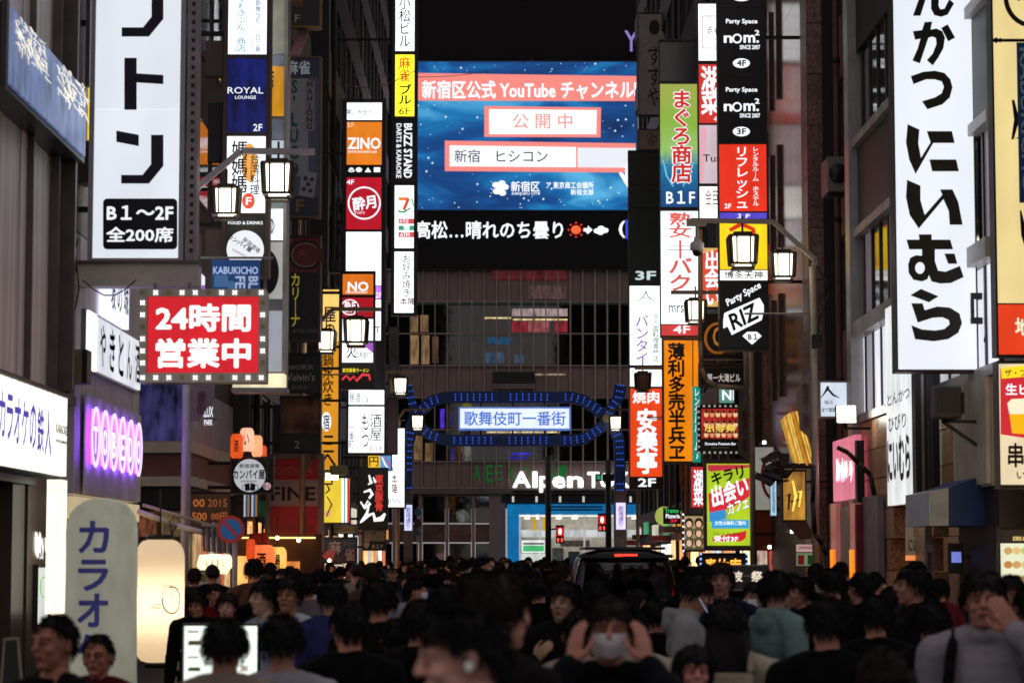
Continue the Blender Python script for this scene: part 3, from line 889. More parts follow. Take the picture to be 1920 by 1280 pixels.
# silver box sign below/behind it
b = tower('silver_box_sign', 'worn silver sign column with curved white faces right of the red lightbox', 35, 496, 541, -30, 735,
    [(-26, 100, 'c9c8a8', []), (103, 122, 'a8b0b8', []), (125, 218, lit('e8a020', .8, .3, True, 1.5), [('T', '店', 500, 130, 514, 165, 'k', B3)]), (222, 262, 'b0b8c0', []), (264, 330, '!b8c4cc', []),
     (334, 388, lit('90989e', .5), []), (392, 450, '*d0d8da', [('O', 506, 424, 9, 14, 2, 'k'), ('T', '酒場', 500, 410, 512, 440, 'k', V)]), (454, 560, lit('c8c8c4', .6), [('D', 497, 510, 26, 44, 'k')]),
     (563, 580, 'a0a4a6', []), (583, 696, lit('b4b8c4', .65), [])], .5, paint('a5a09a', .3, .7), wall=-5.0, rail=3)
b = Board('lit_box_base', 'glowing cream underside box below the silver sign column', 'sign', 436, 735, 34.6)
b.box('panel', 436, 700, 533, 726, 0, .4, lit('fff4c8', .9, .25)); b.box('trim', 434, 726.5, 538, 735, -.03, .42, M_steel)
# tower with the lounge panel
b = tower('sign_tower', 'brown framed sign tower with navy lounge panel and Taiwanese food panel', 34, 418, 509, -40, 520,
    [(-36, 102, '*dfe9f6', [('T', '3Fさぶん一商店', 442, -6, 462, 98, '!3a78a0', V), ('T', '新宿区歌舞伎町一丁目二番', 479, -30, 490, 98, '30343c', V), ('T', 'おとな', 470, 72, 477, 96, '30343c', V)]),
     (110, 248, lit('101c6c', .8, .5, True, 3), [('T', 'ROYAL', 427, 164, 494, 176, 'w', dict(bold=.0)), ('T', 'LOUNGE', 441, 180, 480, 186, 'w'), ('T', '2F', 475, 233, 492, 246, 'w')]),
     (256, 399, '*e6ebf2', [('D', 468, 305, 14, 36, '!f2a850'), ('T', '媽媽媽', 434, 264, 464, 362, 'k', VB), ('T', '台湾料理', 469, 288, 487, 365, '28242c', VB), ('D', 466, 377, 12, 15, '!e85038'), ('T', 'F', 461, 370, 472, 385, 'w', B4)]),
     (405, 516, '101013', [('T', 'FOOD & DRINKS', 428, 415, 493, 421, 'w', B3), ('D', 460, 468, 35, 36, '!e8ecf4', -.012), ('T', 'カンパイ屋', 427, 440, 474, 474, 'k', dict(bold=.05, rot=-32, d=-.02)), ('T', '新宿酒場', 455, 445, 489, 475, '303036', dict(bold=.02, rot=-38, d=-.02)), ('T', 'KANPAIYA', 435, 466, 462, 484, 'c04050', dict(rot=-32, d=-.02))])], .3, paint('54423f', .45, .3, .2), wall=-5.0, rail=5)
b.box('side_box', 384, 75, 418, 140, .05, .3, paint('5a4c48', .5)); b.box('side_box', 388, 190, 418, 300, .1, .3, M_dark)
b.box('side_box', 384, 430, 418, 540, .05, .3, paint('6c605a', .5))
# mahjong sign
b = tower('mahjong_sign', 'tall unlit blue mahjong sign with green and brown letters and a tile picture', 44, 534, 603, 106, 408,
    [(110, 144, '24304e', [('T', '麻雀', 536, 114, 582, 140, lit('9aa0a8', .35, 0, False), B4)]), (146, 368, '565e80', [('R', 540, 148, 578, 330, '9c9fa8'), ('P', [(572, 152), (590, 152), (590, 246), (572, 246)], '8c8c92', -.011), ('T', 'MAHJONG', 575, 154, 587, 243, '3a1418', dict(vert=True, bold=.04, d=-.016)), ('T', "S'LUGO", 541, 150, 562, 330, '1e5a64', dict(vert=True, bold=.06, d=-.016)), ('P', [(566, 320), (595, 325), (588, 372), (560, 366)], '9a9ca4', -.02), ('D', 573, 335, 4, 4, '2a2c34', -.022), ('D', 585, 337, 4, 4, '2a2c34', -.022), ('D', 578, 346, 4, 4, '2a2c34', -.022), ('D', 570, 355, 4, 4, '2a2c34', -.022), ('D', 582, 358, 4, 4, '2a2c34', -.022)]),
     (370, 404, '1e2740', [('T', 'F', 555, 374, 571, 398, '8a6a30', B4)])], .3, paint('6a5a48', .4, .6), wall=-4.9, rail=3)
b = tower('gold_edged_sign', 'dark sign with thin gold edge and letter F at the top left', 45, 534, 603, -30, 52, [(-26, 48, '0f0e0e', [('T', '易', 545, -16, 568, 14, '8a5a20', B3), ('T', 'F', 553, 28, 563, 42, 'b8b090')])], .3, paint('7a6238', .35, .8), wall=-4.9, rail=3)
b = Board('pink_strut', 'pale pink slanting metal strut under the gold edged sign', 'strut', 560, 100, 45.4)
b.poly([(562, 55), (580, 57), (564, 106), (544, 106)], paint('c08a94', .5), 0, .12, name='bar')
# carina sign
b = tower('red_black_sign', 'black unlit sign with red crest on top and yellow vertical katakana', 46, 536, 602, 441, 640,
    [(445, 510, '84262e', [('O', 573, 478, 32, 28, 5, '141212'), ('O', 573, 478, 27, 23, 2, 'b0a090'), ('P', [(588, 466), (607, 466), (607, 492), (588, 492)], '84262e', -.014), ('D', 566, 474, 7, 5, '9a5a50'), ('T', 'F', 541, 448, 548, 458, 'c8b8a0')]),
     (512, 637, '0c0b0d', [('T', 'カリーナ', 546, 513, 563, 612, lit('a89a30', .55, 0, False), VB), ('T', 'ARINA', 570, 512, 592, 610, '2c2426', V), ('T', '6720-5205', 550, 617, 596, 624, '80807c')])], .3, paint('5a4844', .4, .5), wall=-4.9, rail=3)
b = tower('barbecue_sign', 'dark slate sign with serif white words below the red crest sign', 47, 534, 602, 662, 736, [(665, 734, '16181c', [('T', 'BBQ東京', 540, 683, 587, 693, 'b8b4a8'), ('T', "Valvin's", 537, 699, 590, 714, 'c8c4b8'), ('T', '新宿店', 546, 722, 576, 730, '807c74')])], .2, M_black, wall=-4.9, rail=2)
b = tower('tilted_photo_sign', 'dim photo sign of grilled food marked 2 above the red cafe sign', 47.4, 524, 602, 742, 850, [(745, 812, stone('3a2018', '8a5a40', .5, 3, 0, .4), []), (814, 847, '0e0d0f', [('T', '2', 552, 826, 562, 840, 'a0a0a0', B3)])], .2, M_black, wall=-4.9, rail=2)
# red cafe sign
b = tower('cafe_sign', 'large dark red unlit cafe sign in a dull metal frame behind the street lamp post', 50, 497, 607, 850, 1034,
    [(860, 1022, 'b82832', [('T', 'OPEN 24', 516, 874, 585, 890, 'b06060', B3), ('R', 503, 899, 596, 948, 'a08e90'), ('T', 'FINE', 508, 912, 592, 938, '15101c', B4), ('T', 'ONLINE CAFE', 508, 983, 590, 996, '7a3238', B3), ('T', 'B１', 540, 1001, 560, 1013, '7a3238', B3)])], .3, paint('8a8078', .4, .6), wall=-4.85, rail=9)
# round logo sign
b = tower('round_logo_sign', 'black square sign with white round beer mug logo beside orange lanterns', 42, 432, 514, 855, 926,
    [(858, 923, '141317', [('D', 468, 891, 30, 31, lit('c8ccd2', .75, 0, False), -.012), ('T', '新宿酒場', 449, 869, 486, 877, 'k', dict(bold=.03, d=-.02)), ('T', 'カンパイ屋', 437, 880, 497, 898, 'k', dict(bold=.05, d=-.02)), ('T', 'KANPAIYA', 452, 900, 482, 904, 'c03840', dict(d=-.02)),
      ('P', [(459, 907), (468, 905), (469, 919), (460, 920)], 'k', -.02), ('P', [(470, 905), (479, 907), (478, 920), (469, 919)], 'k', -.019), ('O', 458, 913, 4, 5, 1.5, 'k'), ('O', 481, 913, 4, 5, 1.5, 'k'), ('D', 501, 911, 7, 7, lit('d8b0b0', .7, 0, False)), ('T', 'B１', 496, 907, 506, 915, '801820', dict(bold=.03, d=-.02)), ('T', 'カンパイヤマダ', 500, 864, 503, 898, '909094', V)])], .18, M_frame, wall=-5.0, rail=3)
# no parking sign
b = Board('traffic_sign', 'round no parking sign with red ring tilted against the awning', 'sign', 433, 1010, 30.3)
b.disc(433, 992, 26, 26, 'e84840', .0, .01, name='red_ring'); b.disc(433, 992, 19.5, 19.5, '3c98e0', -.013, name='blue_disc')
b.stroke([(420, 978), (446, 1006)], 6, 'e84840', -.016, name='slash')
x, z = b.loc(440, 1000)
tube('post', [(x, .05, z + .1), (x, .05, -b.o.z + .11)], .035, M_pole, b.root)
# orange pot sign
b = tower('orange_vertical_sign', 'tall orange vertical sign with black brush characters behind the lamp post', 58, 600, 640, 540, 884,
    [(543, 640, lit('ffd070', 1.1, .1), [('T', '屋の', 606, 575, 630, 632, 'k', VB)]), (641, 881, lit('f0a024', .85, .12, True, .6), [('T', '鍋水炊き', 605, 662, 626, 760, 'k', VB), ('D', 612, 790, 9, 18, 'w', -.012), ('T', '宿', 606, 776, 618, 806, 'k', dict(bold=.03, d=-.02)), ('T', '三', 606, 816, 626, 848, 'k', VB), ('T', 'へ', 603, 850, 630, 874, 'k', B4)])], .3, M_black, wall=-4.9, rail=3)
b = tower('yellow_food_sign', 'bright yellow sign with green and red stripes under a glaring spotlight', 56, 605, 658, 893, 982,
    [(896, 979, '!f0d040', [('R', 640, 896, 645, 979, 'w'), ('R', 645, 896, 647, 979, '!209a60'), ('R', 647, 896, 651, 979, 'w'), ('R', 651, 896, 655, 979, '!c83030'), ('S', [(613, 930, 2), (622, 945, 3), (612, 968, 2)], 3, 'a07018'), ('D', 614, 962, 6, 6, '!e8a070'), ('S', [(612, 905, 2), (618, 918, 4), (610, 925, 2)], 3, 'a07018')])], .2, M_black, wall=-4.9, rail=2)
def floodlight(label, px, py, Y, w, h, wall, tilt=0, s=9, col='fff8e8'):
    b = Board('floodlight', label, 'lamp', px, py, Y)
    hw = w / F * Y / 2; hh = h / F * Y / 2
    q = [(-hw, -hh), (hw, -hh), (hw, hh), (-hw, hh)]
    c = box('casing', -hw, hw, .0, .16, -hh, hh, M_bracket, b.root, .01)
    box('lens', -hw * .9, hw * .9, -.008, .0, -hh * .9, hh * .9, lit(col, s, 0), b.root)
    c.rotation_euler.x = 0
    tube('arm', [(0, .1, -hh * .3), (0, .14, -hh - .08), (wall - b.o.x, .14, -hh - .08)], .02, M_bracket, b.root, 6)
    return b
floodlight('glaring spotlight above the yellow striped sign', 622, 893, 55.4, 26, 14, -4.9, s=14, col='fff6b0')
floodlight('white square floodlight on a strut below the white logo sign on the right', 1587, 776, 40.5, 38, 34, 6.4, s=18)
# ZINO tower
ICN = [('T', t, x, 314, x + 12, 323, 'w', B3) for t, x in (('♨', 653), ('●', 667), ('▲', 684), ('■', 701))]
b = tower('sign_tower', 'tall black framed sign tower topped by white plate, orange and red round logo panels', 57, 641, 724, 186, 752,
    [(193, 225, '*e8ecf6', [('T', '第二安田ビル', 650, 205, 710, 215, '606070')]), (229, 309, lit('f08420', .95), [('T', '5F', 651, 230, 664, 239, '!f8d8b0'), ('T', 'ZINO', 652, 258, 714, 280, 'w', B4), ('T', 'ENTERTAINMENT BAR', 653, 283, 707, 287, 'w')]),
     (311, 329, '0c0c0e', ICN), (333, 430, lit('c01428', .95), [('T', '4F', 650, 337, 664, 346, 'w', B3), ('O', 683, 381, 31, 31, 3, 'w'), ('T', '酔月', 660, 366, 706, 396, 'w', dict(bold=.05, rot=8)), ('T', 'すいげつ', 664, 396, 684, 402, 'w', B3)]),
     (435, 535, '*f0eef8', []), (537, 560, '*a060d0', [('T', '2F', 704, 548, 716, 559, 'w', B3)]), (562, 638, '*eceef8', [('T', 'T', 703, 612, 713, 624, '505068')]), (642, 748, '1a1416', [])], .3, M_black, wall=-4.6, rail=6)
b = tower('small_sign_tower', 'shorter sign tower in front repeating the orange, red and ramen panels', 52, 638, 704, 508, 730,
    [(514, 552, lit('e8781c', .9), [('T', 'NO', 652, 528, 691, 546, 'w', B4), ('T', 'TERTAINMENT', 648, 546, 690, 550, 'w')]), (558, 594, lit('b81020', .9), [('O', 656, 576, 17, 15, 2, 'w'), ('T', '酔月', 646, 565, 668, 586, 'w', B4)]), (598, 638, '*e0e6f0', []), (643, 679, '*e8ecf4', [('P', [(676, 643), (702, 643), (702, 664)], '!a050c8'), ('T', 'ORBIT', 665, 660, 697, 670, 'a0a0b0'), ('T', '火', 650, 648, 668, 672, 'k', B3)]),
     (683, 727, '100c0e', [('T', '東京豚骨ラーメン', 642, 690, 692, 698, '!f0d820', B4), ('S', [(641, 712, 4), (650, 703, 5), (656, 712, 5), (664, 705, 4), (668, 714, 5), (680, 702, 5), (692, 703, 5), (694, 713, 3)], 4, '!e83840')])], .2, M_black, wall=-4.85, rail=3)
b = tower('izakaya_sign', 'white lit pub sign with loose black brush characters above the lamp blade', 56, 650, 724, 728, 852,
    [(731, 758, '*e4e8f0', [('T', '居酒', 655, 736, 676, 754, '607080'), ('S', [(685, 738, 1), (690, 752, 2), (680, 755, 1)], 2, 'k')]), (762, 848, '*eceef6', [('T', 'もつ', 678, 775, 692, 838, '303038', V), ('T', '酒屋', 694, 776, 716, 826, '18181c', V), ('T', 'B１F', 694, 836, 717, 845, '707080'), ('T', '一番町', 654, 800, 664, 840, '8080a0', V)])], .2, M_black, wall=-4.6, rail=3)
b = tower('maroon_side_sign', 'dull maroon sign edge beside the white pub sign', 60, 725, 746, 744, 852, [(748, 848, '4a1418', [])], .2, M_black, wall=-4.3, rail=2)
b = tower('yellow_yen_sign', 'small yellow sign with a yen character and blue picture', 62, 688, 735, 852, 882, [(854, 880, '!f8c830', [('T', '円', 692, 856, 710, 874, 'd84830', B3), ('R', 713, 854, 733, 880, '!5898d8'), ('S', [(716, 856, 2), (722, 870, 3), (728, 878, 2)], 2, 'w'), ('S', [(722, 856, 2), (728, 866, 3), (732, 874, 2)], 2, '!d04050')])], .2, M_black, wall=-4.6, rail=2)
b = tower('noodle_sign', 'black sign with white dripping brush letters and red vertical characters', 60, 672, 728, 876, 993,
    [(880, 989, '17140f', [('T', '東京豚骨', 703, 889, 719, 958, '!d83430', dict(vert=True, bold=.04)), ('S', [(692, 890, 3), (696, 905, 6), (690, 908, 2)], 4, 'w'), ('S', [(700, 894, 2), (704, 904, 5)], 4, 'w'), ('S', [(682, 922, 3), (694, 918, 6), (698, 926, 6), (692, 934, 4)], 5, 'w'), ('S', [(676, 940, 3), (684, 952, 5), (694, 944, 5), (690, 938, 3), (682, 952, 3)], 4, 'w'),
      ('S', [(692, 946, 3), (688, 962, 5), (676, 980, 9), (690, 966, 6), (700, 962, 5), (703, 974, 8), (716, 972, 10), (722, 962, 4)], 7, 'w')])], .2, M_black, wall=-4.6, rail=3)
b = tower('white_bar_sign', 'white vertical sign with red letters partly hidden by the noodle sign', 70, 722, 762, 800, 953, [(803, 950, '*e8f4ee', [('T', 'やき', 728, 860, 740, 886, '303840', V), ('T', '本陣', 734, 888, 745, 926, 'c04858', VB), ('T', 'JOIN', 727, 934, 751, 946, '40484c')])], .2, M_black, wall=-4.4, rail=3)
b = tower('mahjong_street_sign', 'low blue and purple mahjong sign with white characters above the heads', 62, 602, 670, 1006, 1056,
    [(1009, 1030, '3a6c88', [('T', 'フリー', 643, 1015, 664, 1022, 'd8a050', B3)]), (1031, 1053, '332850', [('T', '雀', 646, 1027, 666, 1051, 'c0b8d0', dict(bold=.04, d=-.03)), ('T', '麻', 615, 1013, 640, 1038, 'e0e4ec', dict(bold=.04, d=-.03))])], .15, M_black, wall=-4.7, rail=2)
b = Board('pink_poster', 'small pink poster on a slant below the mahjong street sign', 'poster', 610, 1050, 60)
b.poly([(604, 1042), (614, 1030), (630, 1034), (622, 1056)], paint('b86a78', .5), 0, .03, name='sheet')
b = tower('wall_face_sign', 'grey sign with a black face drawing and floor plate B1F', 68, 680, 724, 992, 1032, [(994, 1014, '8a8680', [('S', [(696, 1000, 2), (706, 996, 3), (700, 1004, 1)], 2, 'k')]), (1016, 1030, '121212', [('D', 687, 1018, 6, 9, 'b0aca8'), ('T', 'B１F', 698, 1020, 718, 1027, 'c8c8c8', B3)])], .15, M_black, wall=-4.5, rail=2)
# yellow mahjong column
b = tower('sign_column', 'slim sign column with yellow mahjong panel beside the big video screen', 66, 734, 784, -40, 592,
    [(-36, 96, '*e8eef4', [('T', '小松ビル', 748, -6, 770, 88, '15151a', V)]), (103, 218, '*fff02c', [('T', '麻雀', 748, 107, 770, 153, '!d85028', VB), ('T', 'ブル', 748, 158, 772, 196, 'k', dict(vert=True, bold=.05)), ('T', '6F', 748, 202, 769, 215, '3a3010')]),
     (228, 341, '2a2a2e', [('T', 'BUZZ STAND', 757, 232, 773, 334, 'w', dict(rot=90, bold=.05)), ('T', 'DARTS & KARAOKE', 743, 232, 753, 334, 'w', dict(rot=90, bold=.03))]),
     (348, 465, '*e8f0ec', [('P', [(747, 370), (764, 370), (764, 376), (747, 376)], '!f08030'), ('S', [(766, 372, 6), (757, 394, 6)], 6, '!e04838'), ('S', [(746, 396, 4), (757, 398, 4), (770, 390, 3)], 3, '!20a060'), ('S', [(772, 372, 3), (775, 386, 2)], 3, '!40b070'), ('R', 747, 410, 779, 420, '!d85058'), ('T', 'みずほ', 749, 411, 766, 419, 'w', B3), ('R', 747, 423, 779, 432, '!40a080'), ('R', 757, 423, 768, 432, 'w'), ('R', 747, 435, 779, 445, '!e05058'), ('T', 'ATM', 750, 436, 768, 444, 'w', B4)]),
     (472, 586, '*eaf0f4', [('T', 'お好み焼き', 754, 478, 770, 556, '26262a', V), ('T', '本陣', 750, 558, 778, 572, 'd04848', B3), ('T', 'HONJIN', 752, 576, 776, 582, '5080a0')])], .3, M_black, wall=-4.5, rail=5)
b = tower('dark_side_sign', 'narrow dim grey sign with dark red characters left of the beige lit windows', 70, 728, 748, 612, 742, [(615, 738, '4a464e', [('T', '司馬', 732, 625, 744, 680, '501018', VB)])], .2, M_black, wall=-4.4, rail=2)
b = tower('small_lit_sign', 'small white-lilac lit sign on the left pillar of the blue arch', 86, 757, 774, 944, 996, [(946, 994, lit('d0d4ff', 1.2), [('T', '劇場通り', 761, 950, 770, 990, '7080a8', V)])], .15, M_black, rail=1)
# wall signs: white framed characters and the violet ovals
b = wall_board('white_wall_sign', 'white slanting wall sign with five brush hiragana panels', -4.78, -1, 166, 580)
a0, a1, zb, zt = b.rect(166, 580, 265, 690)
b.box('housing', 166, 578, 266, 692, .03, .1, M_steel)
w = (a1 - a0) / 5.9
p = box('end_panel', a0, a0 + w * .85, 0, .03, zb, zt, lit('f4f6ff', 1.3), b.root)
for i, ch in enumerate('やきとん酒'):
    u0 = a0 + w * (.88 + i)
    p = box('panel', u0 + .015, u0 + w - .015, -.004, .03, zb + .02, zt - .02, lit('e4e6f0', .95), b.root)
    me = text_mesh(ch, .03)
    xs_ = [v.co.x for v in me.vertices]; ys_ = [v.co.y for v in me.vertices]
    for v in me.vertices:
        v.co = (u0 + w * .22 + (v.co.x - min(xs_)) / (max(xs_) - min(xs_)) * w * .6, -.012 - 0 * v.co.z, zb + .08 + (v.co.y - min(ys_)) / (max(ys_) - min(ys_)) * (zt - zb - .16))
    link('lettering', me, ink('2a2c38'), p)
b = wall_board('white_wall_sign', 'smaller bright white wall sign tucked under the beam above the hiragana sign', -4.78, -1, 195, 535)
p = b.box('panel', 195, 500, 243, 590, 0, .06, lit('eceeff', 1.2))
for i, ch in enumerate('坂の城'):
    x0 = 207 + i * 12
    b.text(ch, x0, 520 + i * 6, x0 + 9, 578 + i * 5, '30323c', bold=.02, d=-.012, parent=p)
b = wall_board('neon_oval_sign', 'violet glowing wall sign of six tall white ovals with round letters', -4.82, -1, 166, 755)
b.box('backing', 160, 738, 266, 925, .0, .02, W_sheet)
a0, a1, zb, zt = b.rect(167, 762, 264, 876)
w = (a1 - a0) / 6
for i, ch in enumerate('TOBEDO'):
    c0 = a0 + (i + .5) * w - .36
    h = (zt - zb) / 2; cz = (zt + zb) / 2 - .0
    bm = bmesh.new()
    N_ = 32
    for (ro, ri, y) in ((1.0, .86, -.092),):
        o_, i_ = [], []
        for k in range(N_):
            a = 2 * PI * k / N_
            o_.append(bm.verts.new((c0 + w * .44 * math.cos(a), y, cz + h * math.sin(a)))); i_.append(bm.verts.new((c0 + w * .34 * math.cos(a), y, cz + h * .88 * math.sin(a))))
        fs = [bm.faces.new((o_[k], o_[(k + 1) % N_], i_[(k + 1) % N_], i_[k])) for k in range(N_)]
        r = bmesh.ops.extrude_face_region(bm, geom=fs)
        for v in r['geom']:
            if isinstance(v, bmesh.types.BMVert): v.co.y += .015
        bmesh.ops.recalc_face_normals(bm, faces=bm.faces[:])
    g = bm_obj('neon_oval', bm, lit('f0d4ff', 1.25, 0), b.root)
    bm = bmesh.new()
    bm.faces.new([bm.verts.new((c0 + w * .33 * math.cos(2 * PI * k / 24), -.076, cz - h * .2 + h * .62 * math.sin(2 * PI * k / 24))) for k in range(24)])
    bm_obj('neon_disc', bm, lit('a860e8', .8, 0), g)
    me = text_mesh(ch, .03)
    xs_ = [v.co.x for v in me.vertices]; ys_ = [v.co.y for v in me.vertices]
    for v in me.vertices:
        v.co = (c0 - w * .2 + (v.co.x - min(xs_)) / (max(xs_) - min(xs_)) * w * .4, -.084, cz - h * .55 + (v.co.y - min(ys_)) / (max(ys_) - min(ys_)) * h * .9)
    link('lettering', me, lit('f6e8ff', 1.2, 0, False), g)
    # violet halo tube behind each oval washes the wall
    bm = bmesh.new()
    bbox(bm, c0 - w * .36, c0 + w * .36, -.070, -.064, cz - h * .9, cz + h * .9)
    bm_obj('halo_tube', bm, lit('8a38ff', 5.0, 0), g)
b = Board('led_wall', 'dim violet LED picture panel on the banded corner building', 'screen', 266, 824, 39.95)
b.box('frame', 240, 716, 354, 829, .0, .04, M_black)
b.box('picture', 243, 719, 352, 826, -.02, 0, lit('4a4684', .42, .5, True, 3))
b = Board('small_white_letters', 'small glowing white letters on the grey corner wall', 'letter sign', 383, 790, 41, PI / 2 * 0)
b.text('UNIQLO', 381, 765, 399, 784, lit('ffffff', 1.2, 0, False), bold=.03, d=-.02, name='letter') if False else b.text('ILUX', 382, 762, 400, 782, lit('f0f4ff', 1.1, 0, False), bold=.03, d=-.02, name='letter')
b.text('PARK', 383, 786, 399, 797, lit('f0f4ff', 1.1, 0, False), bold=.03, d=-.02, name='letter')
b.box('mounting_rail', 381, 783, 400, 785, 0, .6, M_black)

# ============================================================ SIGNS ON THE RIGHT
b = tower('vertical_sign', 'unlit white vertical sign with loose black brush hiragana high on the right', 82, 1196, 1248, 24, 218, [(27, 215, 'a89e9c', [('D', 1227, 52, 10, 14, '151212'), ('T', 'すすや', 1214, 88, 1240, 200, '121010', dict(vert=True))])], .25, M_black, wall=5.8, rail=2)
b = tower('vertical_sign', 'small dull beige sign with a curly brown drawing under the brush hiragana sign', 82.4, 1196, 1248, 242, 282, [(244, 280, 'a8907c', [('O', 1218, 256, 6, 7, 1.5, '6a3428'), ('O', 1226, 262, 6, 7, 1.5, '6a3428'), ('O', 1222, 270, 6, 6, 1.5, '6a3428')])], .25, M_black, wall=5.8, rail=2)
b = tower('sign_tower', 'sign tower with pale Thai food panel above the orange grill panel', 72, 1179, 1240, 282, 917,
    [(286, 345, '1d1b1c', []), (347, 388, '191718', []), (390, 500, '0c0b0c', [('T', '小料理', 1184, 398, 1234, 412, '2e2c2c'), ('T', 'い村ち', 1186, 432, 1234, 448, '262424'), ('T', 'ろ う', 1188, 460, 1230, 474, '2a2828'), ('T', 'は住ま', 1186, 482, 1234, 496, '2a2828')]), (503, 533, '0c0e0e', [('T', '3F', 1191, 508, 1230, 525, '!c8dcd8', B4)]),
     (536, 684, '*dcebe6', [('S', [(1194, 566, 1), (1207, 556, 2), (1211, 546, 2)], 2, 'a060a8'), ('S', [(1228, 566, 1), (1215, 556, 2), (1211, 546, 2)], 2, 'a060a8'), ('T', 'バンタイ', 1192, 590, 1216, 682, '!9858c0', dict(vert=True, bold=.03)), ('T', 'タイ国料理専門店', 1224, 588, 1235, 678, '384444', V)]),
     (690, 724, '*d8e8e4', [('T', 'RESTAURANT', 1196, 695, 1226, 700, '90a0a0')]), (728, 893, lit('f04818', .95), [('T', '焼肉', 1186, 733, 1236, 756, 'w', B4), ('T', '安樂亭', 1193, 765, 1233, 888, 'w', dict(vert=True, bold=.065))]), (896, 914, '0e0c0c', [('T', '2F', 1196, 896, 1230, 912, 'w', B4)])], .3, M_black, wall=5.9, rail=3)
tun = [('T', 'まぐろ商店', 1256, 168, 1298, 345, 'w', dict(vert=True, bold=.12, d=-.010)), ('T', 'まぐろ商店', 1258, 170, 1296, 343, '!cc2c20', dict(vert=True, bold=.05, d=-.04)), ('T', 'B１F', 1249, 358, 1303, 382, 'w', B3), ('S', [(1243, 300, 2), (1250, 330, 3), (1262, 350, 2)], 2, '!70c8e0'), ('S', [(1300, 305, 2), (1290, 335, 3), (1280, 350, 2)], 2, '!70c8e0')]
def tuna_mat():
    m, n, p = mat_base('tuna_panel')
    tc = n.nodes.new('ShaderNodeTexCoord'); sp = n.nodes.new('ShaderNodeSeparateXYZ'); cr = n.nodes.new('ShaderNodeValToRGB')
    nz = n.nodes.new('ShaderNodeTexNoise'); nz.inputs['Scale'].default_value = 4; ad = n.nodes.new('ShaderNodeMath'); ad.operation = 'MULTIPLY_ADD'; ad.inputs[1].default_value = .25
    for i, (pos, h) in enumerate(((.1, '0a4a86'), (.34, '1c7aa8'), (.46, '9cc870'), (.7, '8cb840'), (.95, 'a4b050'))):
        e = cr.color_ramp.elements[i] if i < 2 else cr.color_ramp.elements.new(pos)
        e.position = pos; e.color = (*lin(h), 1)
    n.links.new(tc.outputs['Generated'], sp.inputs[0]); n.links.new(tc.outputs['Object'], nz.inputs['Vector'])
    n.links.new(nz.outputs['Fac'], ad.inputs[0]); n.links.new(sp.outputs['Z'], ad.inputs[2]); 
    sb = n.nodes.new('ShaderNodeMath'); sb.operation = 'SUBTRACT'; sb.inputs[1].default_value = .12
    n.links.new(ad.outputs[0], sb.inputs[0]); n.links.new(sb.outputs[0], cr.inputs['Fac']); n.links.new(cr.outputs['Color'], p.inputs['Emission Color'])
    p.inputs['Emission Strength'].default_value = .95; p.inputs['Base Color'].default_value = (.05, .08, .06, 1)
    return m
b = tower('sign_tower', 'sign tower with green and blue tuna panel above the white and salmon club panel', 62, 1237, 1309, 74, 632,
    [(80, 152, glass('1c1a1a', .1), []), (158, 388, tuna_mat(), tun),
     (396, 607, '*e6eef2', [('T', '熟女', 1254, 398, 1298, 446, '!e86058', dict(vert=True, bold=.05)), ('T', 'ーバク', 1254, 450, 1298, 545, '!e05850', dict(vert=True, bold=.05)), ('R', 1250, 461, 1302, 462.5, '808890'), ('R', 1250, 468, 1302, 469.5, '808890'), ('T', 'mrs', 1254, 572, 1282, 586, 'a8b0b8'), ('R', 1250, 540, 1302, 541, '808890')]),
     (609, 629, '!d84040', [('T', '4F', 1262, 610, 1294, 625, 'w', B3)])], .3, M_frame, wall=5.8, rail=3)
b = tower('orange_vertical_sign', 'orange vertical sign with heavy black brush characters below the 4F plate', 64, 1243, 1313, 634, 868,
    [(638, 864, lit('f88a08', .95, .1), [('T', '薄利多売半兵ヱ', 1252, 642, 1284, 860, '1a0c06', dict(vert=True, bold=.055)), ('R', 1298, 638, 1300, 864, '201008', -.02)])], .3, M_frame, wall=5.8, rail=3)
b = Board('teal_strip_sign', 'thin teal strip sign with white handwriting beside the orange vertical sign', 'sign', 1300, 866, 63.6)
b.box('panel', 1299, 724, 1313, 866, 0, .1, lit('10a088', .8)); b.text('レンタルルーム♪', 1302, 728, 1311, 860, 'w', vert=True, bold=.01)
b.box('bracket', 1313, 790, 1390, 795, .1, .15, M_bracket)
b = tower('sign_tower', 'half hidden sign tower with red outlined white panel and red Hunan food panel', 56, 1309, 1368, 4, 412,
    [(8, 114, '*f0ecf0', [('R', 1317, 30, 1348, 31.5, 'c02838'), ('R', 1317, 90, 1348, 91.5, 'c02838'), ('R', 1317, 30, 1318.5, 91, 'c02838'), ('T', '点心', 1326, 48, 1350, 68, 'b04038', dict(rot=6))]),
     (121, 231, lit('d83a30', .95), [('T', '湖菜', 1314, 124, 1350, 216, 'w', dict(vert=True, bold=.05)), ('T', '4F', 1338, 218, 1350, 228, 'w')]), (235, 344, lit('d8c4cc', .95), [('P', [(1313, 240), (1325, 240), (1318, 342), (1313, 342)], '!e8a8b8'), ('T', 'Tua', 1318, 290, 1352, 304, '303038')]), (350, 409, '*eeeae4', [('T', '金巨', 1322, 356, 1346, 384, 'f0d8b8', dict(vert=False)) ])], .3, M_frame, wall=5.75, rail=3)
b = tower('slanted_text_sign', 'red and yellow sign with slanted outlined characters behind the security camera', 57, 1313, 1370, 462, 578, [(465, 575, lit('e8b868', .9), [('P', [(1315, 476), (1352, 466), (1352, 560), (1315, 574)], '!e05038'), ('T', '出会い', 1321, 470, 1350, 572, 'w', dict(vert=True, bold=.05, d=-.02))])], .25, M_frame, wall=5.75, rail=3)
